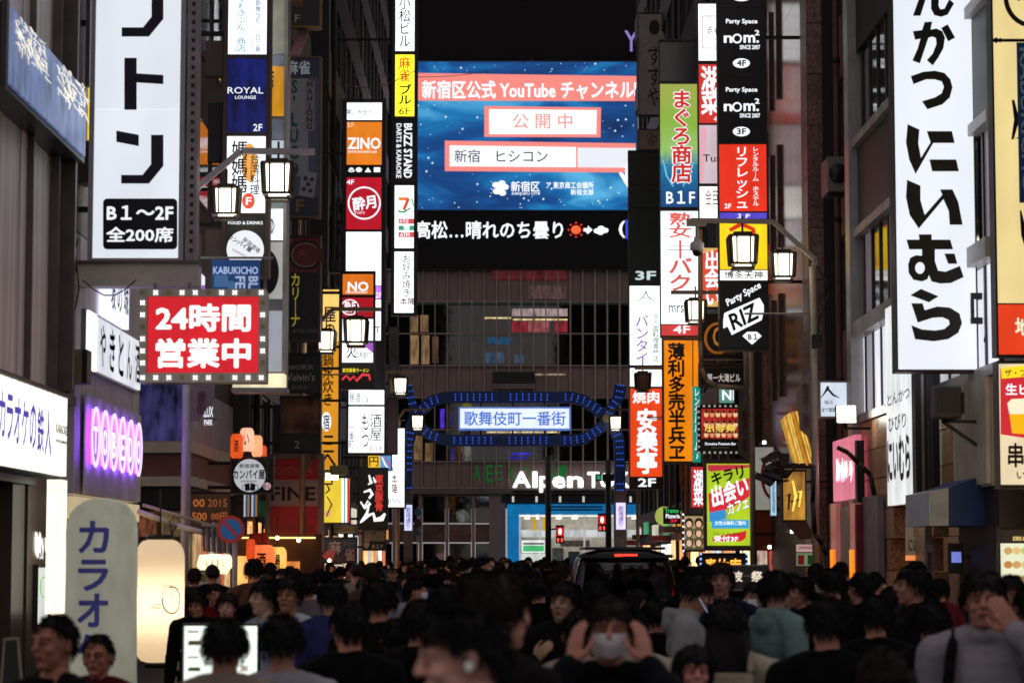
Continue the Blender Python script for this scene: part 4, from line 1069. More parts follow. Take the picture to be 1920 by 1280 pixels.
NOM = lambda y, f: [('T', 'Party Space', 1361, y + 17, 1420, y + 28, 'w', B4), ('T', 'n', 1357, y + 48, 1373, y + 62, 'w', B4), ('O', 1382, y + 54, 9, 9, 3, 'w'), ('T', 'm.', 1394, y + 47, 1423, y + 62, 'w', B4), ('T', '2', 1415, y + 38, 1424, y + 48, 'w', B4), ('T', 'SINCE 2007', 1387, y + 66, 1425, y + 74, 'w', B4), ('D', 1390, y + 100, 16, 9, 'w'), ('T', f, 1381, y + 94, 1399, y + 106, 'k', dict(bold=.05, d=-.03))]
b = tower('sign_tower', 'black party space sign tower ending in the slanted RIZ panel', 48, 1347, 1435, -60, 657,
    [(-56, 11, '08080a', [('D', 1390, -3, 16, 6, 'w')]), (15, 138, '08080a', NOM(19, '4F')), (143, 267, '08080a', NOM(147, '3F')),
     (271, 396, lit('f0361c', .95), [('T', 'リフレッシュ', 1380, 276, 1402, 390, 'w', dict(vert=True, bold=.03)), ('T', 'レンタルルーム ホステル', 1411, 276, 1422, 386, 'w', dict(vert=True, bold=.02)), ('T', '2F', 1358, 382, 1371, 391, 'w', B3)]),
     (399, 410, '!5848c8', [('T', '１F', 1382, 401, 1406, 409, 'w', B3)]), (414, 505, lit('ffd818', 1.1), [('S', [(1368, 432, 7), (1390, 420, 9), (1412, 430, 8), (1418, 470, 8), (1408, 500, 9)], 9, '!d83818'), ('S', [(1372, 445, 5), (1368, 470, 8), (1378, 495, 6)], 7, '!d83818')]),
     (507, 525, '*f0f0ee', [('T', '博多天神', 1358, 508, 1430, 523, '14141a', B3)]), (530, 652, '08080a', [('T', 'Party Space', 1360, 532, 1427, 574, 'w', dict(bold=.045, rot=24)), ('P', [(1358, 587), (1424, 558), (1432, 572), (1432, 584), (1428, 600), (1372, 628), (1364, 612), (1356, 616), (1356, 600)], 'w', -.012), ('T', 'RIZ', 1365, 567, 1423, 620, '050507', dict(bold=.05, rot=22, d=-.02)), ('P', [(1401, 622), (1419, 622), (1419, 630), (1428, 630), (1410, 646), (1392, 630), (1401, 630)], 'w', -.012), ('T', 'B１', 1402, 626, 1420, 637, 'k', dict(bold=.05, d=-.03))])], .34, paint('3c3634', .4, .4), wall=6.2, rail=4)
b = tower('dim_side_sign', 'dim red and cream sign edges between the party space tower and granite wall', 53.8, 1430, 1466, 250, 555, [(255, 380, '6a5f4c', [('T', 'カエル', 1436, 280, 1460, 372, '2a2018', VB)]), (458, 552, lit('c84828', .7, .3), [('S', [(1440, 470, 5), (1460, 480, 7), (1446, 520, 6)], 6, '!f0a070')])], .25, M_dark, wall=6.2, rail=3)  # solid panels stand in for sign reflections in the granite
b = tower('dim_side_sign', 'dim grey sign with figure pictures at the top beside the granite wall', 53.8, 1430, 1462, -20, 60, [(-16, 26, '6a655c', [('T', 'co', 1434, 14, 1460, 34, '1a1816', B3)]), (38, 57, '8a8478', [('T', '▲▲▲', 1436, 42, 1458, 54, '2a2620')])], .25, M_dark, wall=6.2, rail=3)
b = tower('emblem_sign', 'black sign with a gold laurel crest half hidden by the RIZ panel', 56, 1316, 1395, 588, 670, [(591, 667, '0b0a0a', [('O', 1346, 634, 26, 30, 5, lit('b86a20', .55, 0, False)), ('T', 'G', 1336, 612, 1356, 650, lit('c88030', .6, 0, False), dict(bold=.03, d=-.02)), ('T', 'TORIKIZOKU'[:0] + 'NOBLE HALL', 1330, 658, 1380, 664, 'a08050')])], .25, M_dark, wall=5.8, rail=3)
b = tower('building_name_sign', 'dark plate with pale characters naming the building, below the crest sign', 56.2, 1310, 1399, 680, 726, [(690, 723, '181617', [('T', '第一大滝ビル', 1326, 700, 1388, 716, '!c8c0b8', dict(bold=.015))])], .2, paint('5a504c', .4, .4), wall=5.8, rail=5)
b = tower('nii_sign', 'small pale green lit sign with white blocky letters', 58, 1346, 1391, 726, 758, [(729, 755, lit('70a898', .7), [('T', 'NII', 1354, 731, 1384, 750, 'w', B4)])], .2, M_dark, wall=5.8, rail=2)
POSTER = [('D', 1324 + (k % 6) * 11, 776 + (k // 6) * 19, 4.4, 6, ['!f0b080', '!d89060', '!e8c090'][k % 3]) for k in range(18)]
HAIR = [('P', [(1320 + (k % 6) * 11, 774 + (k // 6) * 19), (1324 + (k % 6) * 11, 768 + (k // 6) * 19), (1328.5 + (k % 6) * 11, 774 + (k // 6) * 19)], '201010', -.014) for k in range(18)]
b = tower('club_poster_sign', 'red club poster with rows of faces inside a dotted black frame', 54, 1308, 1392, 758, 850,
    [(766, 822, lit('b02820', .85, .4, True, 6), POSTER + HAIR + [('T', '出会祭', 1322, 795, 1380, 810, '!f0d860', B4)]), (823, 843, '120e10', [('T', 'Domaine Premium Bar', 1322, 829, 1380, 834, 'w', B3), ('T', 'entertainment', 1334, 837, 1366, 840, 'c0c0c0')])], .2, M_black, wall=5.8, rail=7)
x0, x1, z0, z1 = b.rect(1310, 761, 1390, 848)
for k in range(9):
    for zz in (z0, z1): box('frame_bulb', x0 + (x1 - x0) * k / 8 - .022, x0 + (x1 - x0) * k / 8 + .022, -.03, -.02, zz - .022, zz + .022, lit('d0ccc0', .6), b.root)
    if 0 < k < 8: box('frame_bulb', x0 - .022, x0 + .022, -.03, -.02, z0 + (z1 - z0) * k / 8 - .022, z0 + (z1 - z0) * k / 8 + .022, lit('d0ccc0', .6), b.root)
LIME = [('P', [(1327, 871), (1405, 871), (1405, 876), (1332, 884), (1327, 880)], '!c03040'), ('T', 'キラリ', 1333, 872, 1394, 908, 'k', dict(bold=.06, rot=12, d=-.02)), ('P', [(1328, 925), (1405, 895), (1405, 930), (1372, 952), (1330, 962)], '!d82838'), ('P', [(1330, 960), (1360, 954), (1362, 972), (1330, 978)], '!3890d0'), ('T', '出会い', 1333, 896, 1403, 950, 'w', dict(bold=.065, rot=13, d=-.022)),
        ('T', 'カフェ', 1362, 935, 1405, 966, 'k', dict(bold=.09, rot=13, d=-.015)), ('T', 'カフェ', 1363, 936, 1404, 965, 'w', dict(bold=.05, rot=13, d=-.035)), ('R', 1334, 974, 1404, 990, '!38a0d8'), ('T', '女性は無料ご案内', 1340, 976, 1398, 984, 'w', B3), ('T', 'いらっしゃいませ', 1338, 997, 1386, 1003, '285020', B3), ('P', [(1336, 1006), (1384, 1004), (1384, 998), (1400, 994), (1398, 1008), (1390, 1014), (1336, 1015)], '!d02830'), ('T', '受付3F', 1338, 1004, 1384, 1015, 'w', dict(bold=.05, d=-.03))]
b = tower('cafe_lightbox', 'lime green lit cafe sign with slanted white and black lettering and red arrow', 52, 1320, 1413, 860, 1032, [(869, 1022, lit('b8d828', .95), LIME)], .3, paint('6a5a58', .5, .3, .5, 20), wall=6.0, rail=6)
b = tower('small_red_sign', 'narrow red sign with white brush characters left of the lime cafe sign', 56, 1294, 1321, 872, 954, [(875, 951, lit('d02838', .9), [('T', '湖菜', 1300, 880, 1319, 948, 'w', dict(vert=True, bold=.05))])], .2, M_black, wall=5.8, rail=2)
FACES = []
for k in range(6):
    cx, cy = 1292 + (k % 2) * 18, 980 + (k // 2) * 18
    FACES += [('D', cx, cy, 8, 9.5, '2a1a16', -.010), ('D', cx, cy + 2, 5, 6, '!e0b498', -.014), ('D', cx, cy + 13, 9, 5, 'd8d0c8', -.012)]
b = tower('portrait_sign', 'lit portrait board of smiling women framed by small bulbs', 54, 1279, 1326, 962, 1034, [(967, 1030, lit('c8a880', .7), FACES)], .2, M_black, wall=5.8, rail=4)
x0, x1, z0, z1 = b.rect(1281, 964, 1324, 1032)
for k in range(7):
    for xx in (x0, x1): box('frame_bulb', xx - .02, xx + .02, -.03, -.02, z0 + (z1 - z0) * k / 6 - .02, z0 + (z1 - z0) * k / 6 + .02, lit('d0d8ff', 2), b.root)
b = Board('pizza_sign', 'round yellow-green pizzeria sign with a black plate and green script', 'sign', 1245, 985, 66)
b.disc(1245, 967, 17, 18, lit('b8c860', .8), .0, .06, name='disc'); b.box('plate', 1243, 951, 1276, 982, -.1, -.07, M_black)
b.text('Tratto', 1246, 953, 1272, 961, '!30d070', bold=.02, d=-.11); b.text('Pizzeria', 1248, 963, 1274, 971, 'w', bold=.04, d=-.11); b.text('3F', 1256, 973, 1270, 979, '!e02848', bold=.04, d=-.11)
b.box('bracket', 1276, 964, 1340, 967, 0, .04, M_bracket)
b = tower('amber_letter_sign', 'low sign of glowing amber dot letters behind the heads', 50, 1312, 1402, 1036, 1086, [(1040, 1082, '1a120c', [('T', '青竹庵', 1322, 1046, 1390, 1078, lit('ffb040', 1.5, 0, False), B4)])], .2, M_black, rail=2)
x0, x1, z0, z1 = b.rect(1314, 1038, 1400, 1084)
for k in range(6):
    for xx in (x0, x1): box('frame_bulb', xx - .02, xx + .02, -.03, -.02, z0 + (z1 - z0) * k / 5 - .02, z0 + (z1 - z0) * k / 5 + .02, lit('80a8ff', 2), b.root)
tube('post', [((x0 + x1) / 2, .1, z0), ((x0 + x1) / 2, .1, -b.o.z + .11)], .05, M_black, b.root)
b = tower('dark_name_sign', 'charcoal sign with two pale blurred characters among the heads on the right', 22, 1364, 1442, 1058, 1106, [(1061, 1104, '2c2c30', [('T', '波', 1372, 1070, 1392, 1090, '!f0e0cc', B4), ('T', '祭', 1408, 1070, 1430, 1090, '!f0e0cc', B4), ('T', '----', 1394, 1078, 1406, 1080, 'c0b0a0')])], .15, paint('b0b0b4', .4, .5), rail=1)
x0, x1, z0, z1 = b.rect(1364, 1058, 1442, 1106)
tube('post', [((x0 + x1) / 2, .08, z0), ((x0 + x1) / 2, .08, -b.o.z)], .04, M_black, b.root)
# gold panel sign and golden hanging slats
b = Board('gold_sign', 'golden box sign with dark brush strokes below the bamboo screen', 'sign', 1470, 975, 45)
b.box('housing', 1466, 880, 1512, 978, .02, .35, M_dark)
p = b.box('panel', 1469, 884, 1509, 974, -.01, .018, lit('c89038', .75, .35, True, 3))
for q in ([(1474, 930, 3), (1480, 925, 5), (1478, 955, 3)], [(1486, 900, 3), (1492, 930, 6), (1486, 958, 3)], [(1496, 922, 4), (1502, 920, 5), (1498, 950, 3)], [(1482, 940, 3), (1500, 936, 4)]): b.stroke(q, 4, lit('ffe060', 1.1, 0, False) if q[0][0] > 1485 else '402408', -.02, p)
b.box('bracket', 1512, 900, 1560, 905, .1, .16, M_bracket); 
b.poly([(1470, 979), (1512, 976), (1530, 1008), (1500, 1012)], paint('4a3820', .5), .02, .02, name='soffit')
b = Board('bamboo_screen', 'tilted screen of glowing golden bamboo slats beside the lamp post', 'screen', 1497, 870, 44.6)
rs = random.Random(2)
for k in range(16):
    t = k / 15; t2 = (k + .85) / 15
    c_ = 6 * math.sin(PI * t); c2_ = 6 * math.sin(PI * t2)
    A0 = (1463 + 36 * t, 788 - 17 * t - c_); B0 = (1486 + 42 * t, 866 + 6 * t + c_ * .4)
    A1 = (1463 + 36 * t2, 788 - 17 * t2 - c2_); B1 = (1486 + 42 * t2, 866 + 6 * t2 + c2_ * .4)
    b.poly([A0, A1, B1, B0], lit(rs.choice(['e0a838', 'c88820', 'f0c860', 'b87818']), rs.choice([.6, .8, 1.0]), .2, True, 8), rs.uniform(0, .02), .03, name='slat')
b.box('base_bar', 1444, 868, 1526, 878, -.02, .15, M_bracket)
# white logo sign
b = tower('white_logo_sign', 'white lit sign with a black roof-shaped brush logo above the floodlight', 43.5, 1536, 1590, 713, 784, [(717, 780, lit('d4deec', 1.05), [('S', [(1539, 746, 1), (1549, 732, 4), (1553, 724, 5)], 3, '101018'), ('S', [(1551, 728, 4), (1562, 740, 4), (1574, 746, 1)], 3, '101018'), ('T', '味斗', 1546, 750, 1562, 758, '8090a0'), ('T', '全て個室', 1540, 764, 1566, 772, '202a50', B3)])], .25, paint('9a8a88', .4, .4), wall=6.4, rail=3)
# pink wall sign
b = wall_board('pink_wall_sign', 'pink wall sign with glittering white letters above the lit doorway', 6.1, 1, 1562, 828)
b.box('panel', 1562, 828, 1604, 940, 0, .1, lit('e87898', .85, .15, True, 1.2)); b.box('side', 1604, 826, 1607, 942, -.01, .12, M_black)
rs = random.Random(8)
for k in range(16):
    x = 1569 + rs.random() * 30
    b.stroke([(x, 862 + rs.uniform(-6, 8), 1), (x + 1, 880, 3), (x + rs.uniform(-2, 2), 896 + rs.uniform(-6, 8), 1)], 2, 'w', -.012, name='lettering')
b = wall_board('lit_doorway', 'doorway with pink jambs glowing orange at the foot below the pink sign', 6.14, 1, 1562, 940, 'doorway')
b.box('wall', 1560, 940, 1640, 1100, .05, .15, paint('8a7f86', .5)); b.box('door', 1576, 950, 1600, 1100, .0, .045, paint('bdb2ac', .5))
for x0, x1 in ((1564, 1573), (1601, 1609)):
    p = b.box('jamb', x0, 944, x1, 1100, -.06, .04, lit('b86a60', .5)); b.box('jamb_lamp', x0 + .5, 1030, x1 - .5, 1100, -.08, -.062, lit('ff8a10', 1.3, .3), p)
b.box('trim', 1610, 945, 1612, 1100, -.06, .04, paint('8a1030', .5)); b.box('trim', 1561, 945, 1563.5, 1100, -.06, .04, paint('8a1030', .5))
# the big white vertical sign on the right
b = tower('vertical_lightbox', 'huge white vertical lightbox with heavy black hiragana on the right side', 31.5, 1676, 1822, -80, 697, [(-76, 692, lit('edf2fc', 1.0, .05, True, .5), [])], .4, M_black, wall=6.75, rail=3)
KK = '08080a'
# heavy slab hiragana traced stroke by stroke
for pts in ([(1735, -10), (1722, 0), (1711, 31), (1725, 31), (1735, 0), (1745, -12)], [(1745, -12), (1745, 18), (1751, 30), (1764, 33), (1776, 29), (1788, 8), (1779, 0), (1770, 18), (1762, 19), (1759, 12), (1760, -12)],
            [(1733, 43), (1747, 42), (1744, 57), (1755, 55), (1766, 60), (1771, 72), (1768, 92), (1758, 110), (1748, 124), (1737, 114), (1748, 102), (1755, 84), (1754, 73), (1748, 70), (1740, 72), (1732, 96), (1724, 120), (1710, 115), (1720, 92), (1725, 74), (1715, 76), (1711, 60), (1728, 58)],
            [(1776, 47), (1790, 72), (1777, 79), (1764, 54)],
            [(1707, 144), (1730, 136), (1752, 134), (1770, 138), (1781, 150), (1785, 165), (1780, 184), (1766, 197), (1738, 206), (1728, 191), (1752, 184), (1765, 176), (1769, 164), (1765, 154), (1752, 150), (1736, 150), (1712, 159)],
            [(1701, 234), (1723, 244), (1721, 270), (1726, 297), (1744, 268), (1737, 247), (1784, 247), (1789, 269), (1749, 269), (1716, 327), (1704, 300), (1698, 268)],
            [(1742, 300), (1792, 300), (1797, 322), (1747, 322)],
            [(1700, 338), (1725, 349), (1725, 376), (1733, 404), (1766, 366), (1762, 356), (1785, 356), (1796, 380), (1804, 422), (1780, 422), (1778, 396), (1768, 374), (1722, 429), (1705, 404), (1698, 370)],
            [(1722, 440), (1746, 440), (1746, 450), (1781, 450), (1786, 468), (1752, 468), (1752, 490), (1758, 508), (1772, 510), (1799, 499), (1806, 520), (1782, 531), (1762, 532), (1746, 528), (1741, 516), (1738, 524), (1728, 528), (1712, 525), (1703, 512), (1702, 496), (1706, 484), (1716, 479), (1728, 480), (1728, 468), (1704, 468), (1699, 450), (1723, 450)],
            [(1770, 476), (1789, 476), (1794, 495), (1777, 495)],
            [(1726, 542), (1759, 556), (1741, 567), (1706, 554)],
            [(1708, 569), (1729, 569), (1733, 582), (1756, 575), (1780, 577), (1798, 588), (1803, 606), (1796, 624), (1777, 636), (1750, 640), (1715, 636), (1708, 610), (1728, 618), (1752, 620), (1770, 617), (1780, 608), (1778, 600), (1766, 595), (1748, 596), (1720, 605)]):
    b.poly(pts, KK, -.03, .004, name='letter')
b.disc(1724, 503, 9, 11, lit('edf2fc', 1.0, .05, True, .5), -.036, name='letter_counter')
# white wall sign beside the granite
b = wall_board('white_wall_sign', 'tall white wall sign with worn black letters below the big vertical lightbox', 5.9, 1, 1662, 580)
b.box('panel', 1662, 578, 1710, 948, 0, .06, lit('e6eaea', 1.05, .12)); b.box('side', 1710, 576, 1711, 950, -.005, .08, M_black)
for (t, y0, y1, c) in (('とんかつ', 740, 762, '8c8c8c'), ('とんかつ', 790, 815, '707070'), ('にいむら', 822, 906, '1c1c20')):
    if y0 != 790: b.text(t, 1665, y0, 1707, y1, c, bold=.07 if y0 > 800 else .03)
    else: b.text('ひびり', 1667, y0 - 8, 1700, y1 - 4, c, bold=.03)
b = Board('sign_side_box', 'tall black box end beside the worn white wall sign', 'sign', 1735, 950, 34.2)
b.box('housing', 1713, 690, 1756, 944, -.16, .04, M_black); b.box('edge', 1724, 690, 1727, 930, -.175, -.161, M_steel)
for px in (1735, 1741): b.box('rib', px, 690, px + 2, 935, -.18, -.161, M_frame)
# blue awning
b = Board('blue_awning', 'dark blue shop awning with a grey lettered valance', 'awning', 1742, 985, 31.2)
q = [b.loc(*p_) for p_ in ((1779, 914), (1862, 884), (1862, 984), (1779, 984))]
b.poly([(1779, 914), (1862, 884), (1862, 985), (1779, 985)], paint('163a74', .6, 0, .25), 0, -1.8, name='canvas')
b.poly([(1742, 922), (1778.5, 914), (1778.5, 985), (1742, 985)], paint('b8c0c8', .5, 0, .2), .0, -1.8, name='valance')
b.text('ひょうたん', 1746, 940, 1774, 968, 'b8bcc0', bold=.02)
# small noren and lit bits by the granite
b = Board('noren_curtain', 'beige shop curtain with black brush hiragana in the granite wall', 'curtain', 1700, 1050, 36.6)
b.box('cloth', 1698, 970, 1738, 1040, .0, .02, lit('9a8470', .35)); b.text('にいむら', 1703, 1008, 1736, 1034, '18161a', bold=.05); b.box('lamp_strip', 1698, 1040.5, 1738, 1050, -.05, .02, lit('f09050', 1.0)); b.box('rod', 1696, 966, 1740, 969, -.01, .03, M_bracket)
b = Board('banner_flag', 'narrow tall banner flag with purple writing in front of the granite entrance', 'flag', 1743, 1105, 33.5)
b.box('cloth', 1735, 1020, 1750, 1105, 0, .01, paint('a898a4', .6, 0, .5, 8)); b.text('夏祭り', 1739, 1035, 1747, 1095, '582038', vert=True, bold=.02)
x, z = b.loc(1734, 1018); tube('pole', [(x, 0, z), (x, 0, -b.o.z + .11)], .012, M_steel, b.root)
b = Board('wall_tablet', 'small glowing blue price tablet on the granite wall under the awning', 'screen', 1785, 1055, 32.2)
b.box('frame', 1778, 1018, 1806, 1075, 0, .05, M_black); b.box('display', 1784, 1034, 1802, 1054, -.01, 0, lit('8090f0', 1.0, .3)); b.box('arm', 1806, 1040, 1850, 1045, .01, .05, M_black)
# cream sign and beer sign at the right edge
def beer():
    o = []
    return o
b = tower('sign_tower', 'cream and orange sign tower with brown lettering at the right edge', 28, 1862, 1990, -80, 668,
    [(-76, 568, lit('f4dc98', .95, .06), [('O', 1935, -5, 54, 58, 9, '241408'), ('T', 'や', 1905, -20, 1960, 20, '241408', dict(bold=.05)), ('S', [(1899, 188, 5), (1906, 225, 10), (1898, 262, 5), (1912, 258, 3)], 8, '241408'), ('S', [(1913, 395, 3), (1920, 440, 12), (1930, 480, 8)], 8, '241408')]), (571, 664, lit('f04420', .95), [('T', '地鶏', 1903, 595, 1960, 630, '!f8f0d0', B4)])], .3, M_black, wall=6.75, rail=3)
b = tower('beer_sign', 'lit beer poster sign with a golden beer glass and skewer shop characters', 27.9, 1872, 1990, 676, 915,
    [(682, 908, lit('f6e2b8', .95), [('P', [(1875, 690), (1990, 684), (1990, 850), (1930, 822), (1876, 814)], '!d02c38'), ('P', [(1876, 690), (1990, 676), (1990, 700), (1878, 710)], '!ffe028', -.016), ('T', 'ザ・プレミアム', 1883, 692, 1980, 706, '2a2420', dict(bold=.02, d=-.022)), ('T', '生ビール', 1885, 719, 1975, 740, 'w', dict(bold=.04, d=-.02)), ('P', [(1892, 775), (1950, 775), (1940, 815), (1897, 812)], '!f8b818', -.018), ('P', [(1888, 756), (1896, 748), (1940, 746), (1956, 756), (1950, 776), (1892, 776)], '!fff0d0', -.02), ('T', '串', 1889, 830, 1918, 876, '38200c', dict(bold=.04, d=-.02)), ('T', 'いろどり', 1906, 882, 1980, 898, '38200c', B3)])], .3, paint('4a4440', .4, .4), wall=6.75, rail=4)
b = tower('menu_board', 'lit food menu board with photos of fried food at the right edge', 27.6, 1876, 1990, 988, 1180,
    [(992, 1016, '544c3c', [('T', '国産鶏', 1899, 1005, 1950, 1013, '!e8c878', B3)]), (1018, 1176, lit('e8ecc8', 1.0), [('D', 1890 + (k % 4) * 16, 1032 + (k // 4) * 26, 8, 7, ['!c8a060', '!e0c080', '!b8c870', '!e8d8a0', '!c08040'][k % 5]) for k in range(16)])], .2, M_black, wall=6.7, rail=2)
b = Board('street_banner', 'narrow blue street banner on an ornate rod at the right edge', 'banner', 1912, 380, 26.5)
b.box('cloth', 1909, 80, 1960, 380, 0, .012, paint('1c5f96', .6, 0, .2)); b.text('KABUKICHO', 1914, 90, 1930, 360, 'b8d0e0', rot=90, bold=.03, d=-.01)
x0, z0 = b.loc(1872, 76); x1, _ = b.loc(1990, 76)
tube('rod', [(x0, 0, z0), (x1, 0, z0)], .018, M_bracket, b.root)
lathe('finial', [(.0, -.05), (.03, -.02), (.012, 0), (.035, .02), (.0, .09)], M_bracket, b.root, 10, (0, 0, 0)).matrix_local = Matrix.Translation((x0, 0, z0)) @ Matrix.Rotation(R(-90), 4, 'Y')
# big black bracket, projector lamp with strut
b = Board('sign_bracket', 'heavy black bracket frame right of the huge white lightbox', 'bracket', 1860, 600, 31.4)
for r in ((1822, 548, 1866, 560), (1822, 594, 1866, 606), (1822, 560.5, 1828, 593.5), (1856, 440, 1866, 547.5), (1856, 606.5, 1866, 700)): b.box('bar', *r, .05, .15, M_black)
b = Board('wall_projector', 'grey boxy wall lamp on a triangular black strut above the blue awning', 'lamp', 1775, 785, 31)
b.box('casing', 1753, 722, 1803, 784, 0, .35, paint('4c4a48', .5), bevel=.02); b.box('back_plate', 1758, 728, 1798, 770, -.012, 0, paint('37363a', .5)); b.box('side_vent', 1804, 735, 1808, 775, .0, .3, M_black)
def pxs(*pp): return [Vector((b.loc(*q)[0], .15, b.loc(*q)[1])) for q in pp]
for q in (((1770, 788), (1872, 790)), ((1770, 788), (1868, 855)), ((1868, 780), (1868, 860)), ((1770, 788), (1806, 780))): tube('strut', pxs(*q), .03, M_black, b.root, 4)
b = Board('slanted_pipe', 'thick black curved drain hose running down in front of the granite blocks', 'pipe', 1620, 900, 40)
tube('hose', [Vector((b.loc(x, y)[0], 0, b.loc(x, y)[1])) for x, y in ((1570, 838), (1590, 848), (1610, 868), (1632, 890), (1640, 930), (1650, 970), (1662, 1020), (1680, 1062), (1690, 1100))], .04, paint('2c1c16', .5), b.root)
tube('hose', [Vector((b.loc(x, y)[0], .4, b.loc(x, y)[1])) for x, y in ((1532, 870), (1530, 940), (1534, 1000), (1548, 1020), (1556, 1040), (1560, 1100))], .04, paint('1c1412', .5), b.root)

# ============================================================ STREET LAMPS
M_lg = lit('fff0d4', 4.0, 0)
M_lg2 = lit('fff6e2', 2.2, 0)
M_lf = paint('3c342a', .5, .3, .2)
def lantern_parts(h):
    """unit lantern about 0.4 m wide, hung from its top"""
    hw = .2
    bm = bmesh.new()
    bbox(bm, -hw * 1.12, hw * 1.12, -hw * 1.12, hw * 1.12, -.03, .0)
    bbox(bm, -hw * .7, hw * .7, -hw * .7, hw * .7, .0, .05)
    for s in (-1, 1):
        for t in (-1, 1):
            beam_bm(bm, (s * hw * 1.02, t * hw * 1.02, -.02), (s * hw * .9, t * hw * .9, -h), .033, 4)
    for z, k in ((-h, .96), (-h - .07, .80)):
        for s in (-1, 1):
            bbox(bm, -hw * k, hw * k, s * hw * k - .016, s * hw * k + .016, z - .018, z + .018)
            bbox(bm, s * hw * k - .012, s * hw * k + .012, -hw * k, hw * k, z - .013, z + .013)
    for s in (-1, 1):
        bbox(bm, s * hw * .52 - .014, s * hw * .52 + .014, -hw * .98, -hw * .94, -h, -.03)
    beam_bm(bm, (0, 0, .05), (0, 0, .3), .018, 6)
    fr = bpy.data.meshes.new('frame'); bm.to_mesh(fr); bm.free()
    bm = bmesh.new()
    bmesh.ops.create_cone(bm, cap_ends=True, segments=4, radius1=hw * .72 * 1.414, radius2=hw * .80 * 1.414, depth=h - .06, matrix=Matrix.Translation((0, 0, -h / 2 - .01)) @ Matrix.Rotation(PI / 4, 4, 'Z'))
    gl = bpy.data.meshes.new('glow_glass'); bm.to_mesh(gl); bm.free()
    bm = bmesh.new()
    bbox(bm, -hw * .6, hw * .6, -hw * .6, hw * .6, -h - .05, -h - .02)
    g2 = bpy.data.meshes.new('bottom_glass'); bm.to_mesh(g2); bm.free()
    return fr, gl, g2
LFR, LGL, LG2 = lantern_parts(.44)
LFR.materials.append(M_lf); LGL.materials.append(M_lg); LG2.materials.append(M_lg2)
M_off = paint('4a4038', .4)
def street_lamp(label, Y, px, arm, lanterns, blade=None, brace=None, mat=M_pole, r=.065, text='劇場通り一番街', extra=None):
    x = P(px, 1040, Y).x
    root = empty('street_lamp', (x, Y, .11), label, 'street lamp', 'twin lantern street lamps')
    def L(q): return P(q[0], q[1], Y) - Vector((x, Y, .11))
    top = L(arm[0])
    tube('pole', [(0, 0, 0), (0, 0, top.z)], r, mat, root, 8)
    lathe('base', [(.14, 0), (.14, .5), (.1, .6), (.07, .9)], mat, root, 12)
    pts = [Vector((0, 0, top.z))] + [Vector((L(q).x, 0, L(q).z)) for q in arm[1:]]
    tube('arm', pts, .055, mat, root, 4)
    for (lx, ly, on, sc) in lanterns:
        q = L((lx, ly))
        f = link('lantern', LFR if on else LFR.copy(), None, root)
        f.location = (q.x, 0, q.z); f.scale = (sc, sc, sc)
        g = link('glow_glass', LGL, None, f)
        g2 = link('bottom_glass', LG2, None, f)
        if not on:
            for o_ in (g, g2):
                o_.data = o_.data.copy(); o_.data.materials.clear(); o_.data.materials.append(M_off)
    if brace:
        q0, q1 = L(brace[0]), L(brace[1])
        tube('brace', [(q0.x, 0, q0.z), (q1.x, 0, q1.z)], .018, mat, root, 6)
    if blade:
        bm = bmesh.new()
        vs = [bm.verts.new((L(q).x, -.03, L(q).z)) for q in blade]
        f = bm.faces.new(vs)
        rr_ = bmesh.ops.extrude_face_region(bm, geom=[f])
        for v in rr_['geom']:
            if isinstance(v, bmesh.types.BMVert): v.co.y += .06
        bmesh.ops.recalc_face_normals(bm, faces=bm.faces[:])
        bl = bm_obj('name_blade', bm, paint('75665c', .5, .2, .2), root)
        cx = sum(q[0] for q in blade) / len(blade); ys = [q[1] for q in blade]; xs_ = [q[0] for q in blade]
        w_ = (max(xs_) - min(xs_)) * .4
        tb = Board('x', '', '', px, 1040, Y, root=root)
        o_ = tb.text(text, cx - w_ / 2, min(ys) + (max(ys) - min(ys)) * .25, cx + w_ / 2, max(ys) - (max(ys) - min(ys)) * .17, '5a1a22', vert=True, bold=.02, d=-.045, parent=bl)
        off = P(px, 1040, Y) - Vector((x, Y, .11))
        o_.location = (off.x, 0, off.z)
    return root
street_lamp('nearest lamp on the left with a lilac lit post and two glowing lanterns', 32.6, 347, [(347, 380), (372, 350), (452, 283), (590, 285)], [(425, 352, 1, .84), (522, 306, 1, .98)],
    blade=[(357, 715), (402, 715), (402, 745), (370, 790), (357, 790)], mat=paint('b0a6a8', .45, .1, .2), text='番街')
street_lamp('second left lamp whose tall post crosses the red cafe sign', 50, 566, [(566, 640), (566, 635), (625, 579), (714, 580)], [(612, 620, 1, .92), (668, 598, 1, 1.12)],
    blade=[(573, 748), (603, 758), (603, 842), (573, 885)], brace=((566, 702), (664, 702)), mat=paint('a08a70', .5, .1))
street_lamp('third left lamp in front of the white pub sign', 70, 676, [(676, 742), (676, 737), (716, 698), (778, 697)], [(707, 728, 1, .95), (751, 708, 1, 1.0)],
    blade=[(682, 838), (696, 850), (696, 905), (682, 925)], brace=((676, 788), (760, 788)), mat=paint('a08a70', .5, .1))
street_lamp('fourth left lamp whose lantern hangs on the left end of the blue arch', 84, 746, [(746, 790), (746, 786), (758, 768), (806, 767)], [(783, 778, 1, 1.05)], mat=paint('a08a70', .5, .1))
street_lamp('nearest lamp on the right with two lanterns and a security camera on its arm', 42, 1530, [(1530, 500), (1530, 488), (1450, 416), (1295, 413)], [(1467, 474, 1, .98), (1392, 442, 1, 1.14)],
    blade=[(1524, 682), (1524, 826), (1500, 805), (1494, 740)], brace=((1396, 588), (1530, 588)), text='劇場通り二番街')
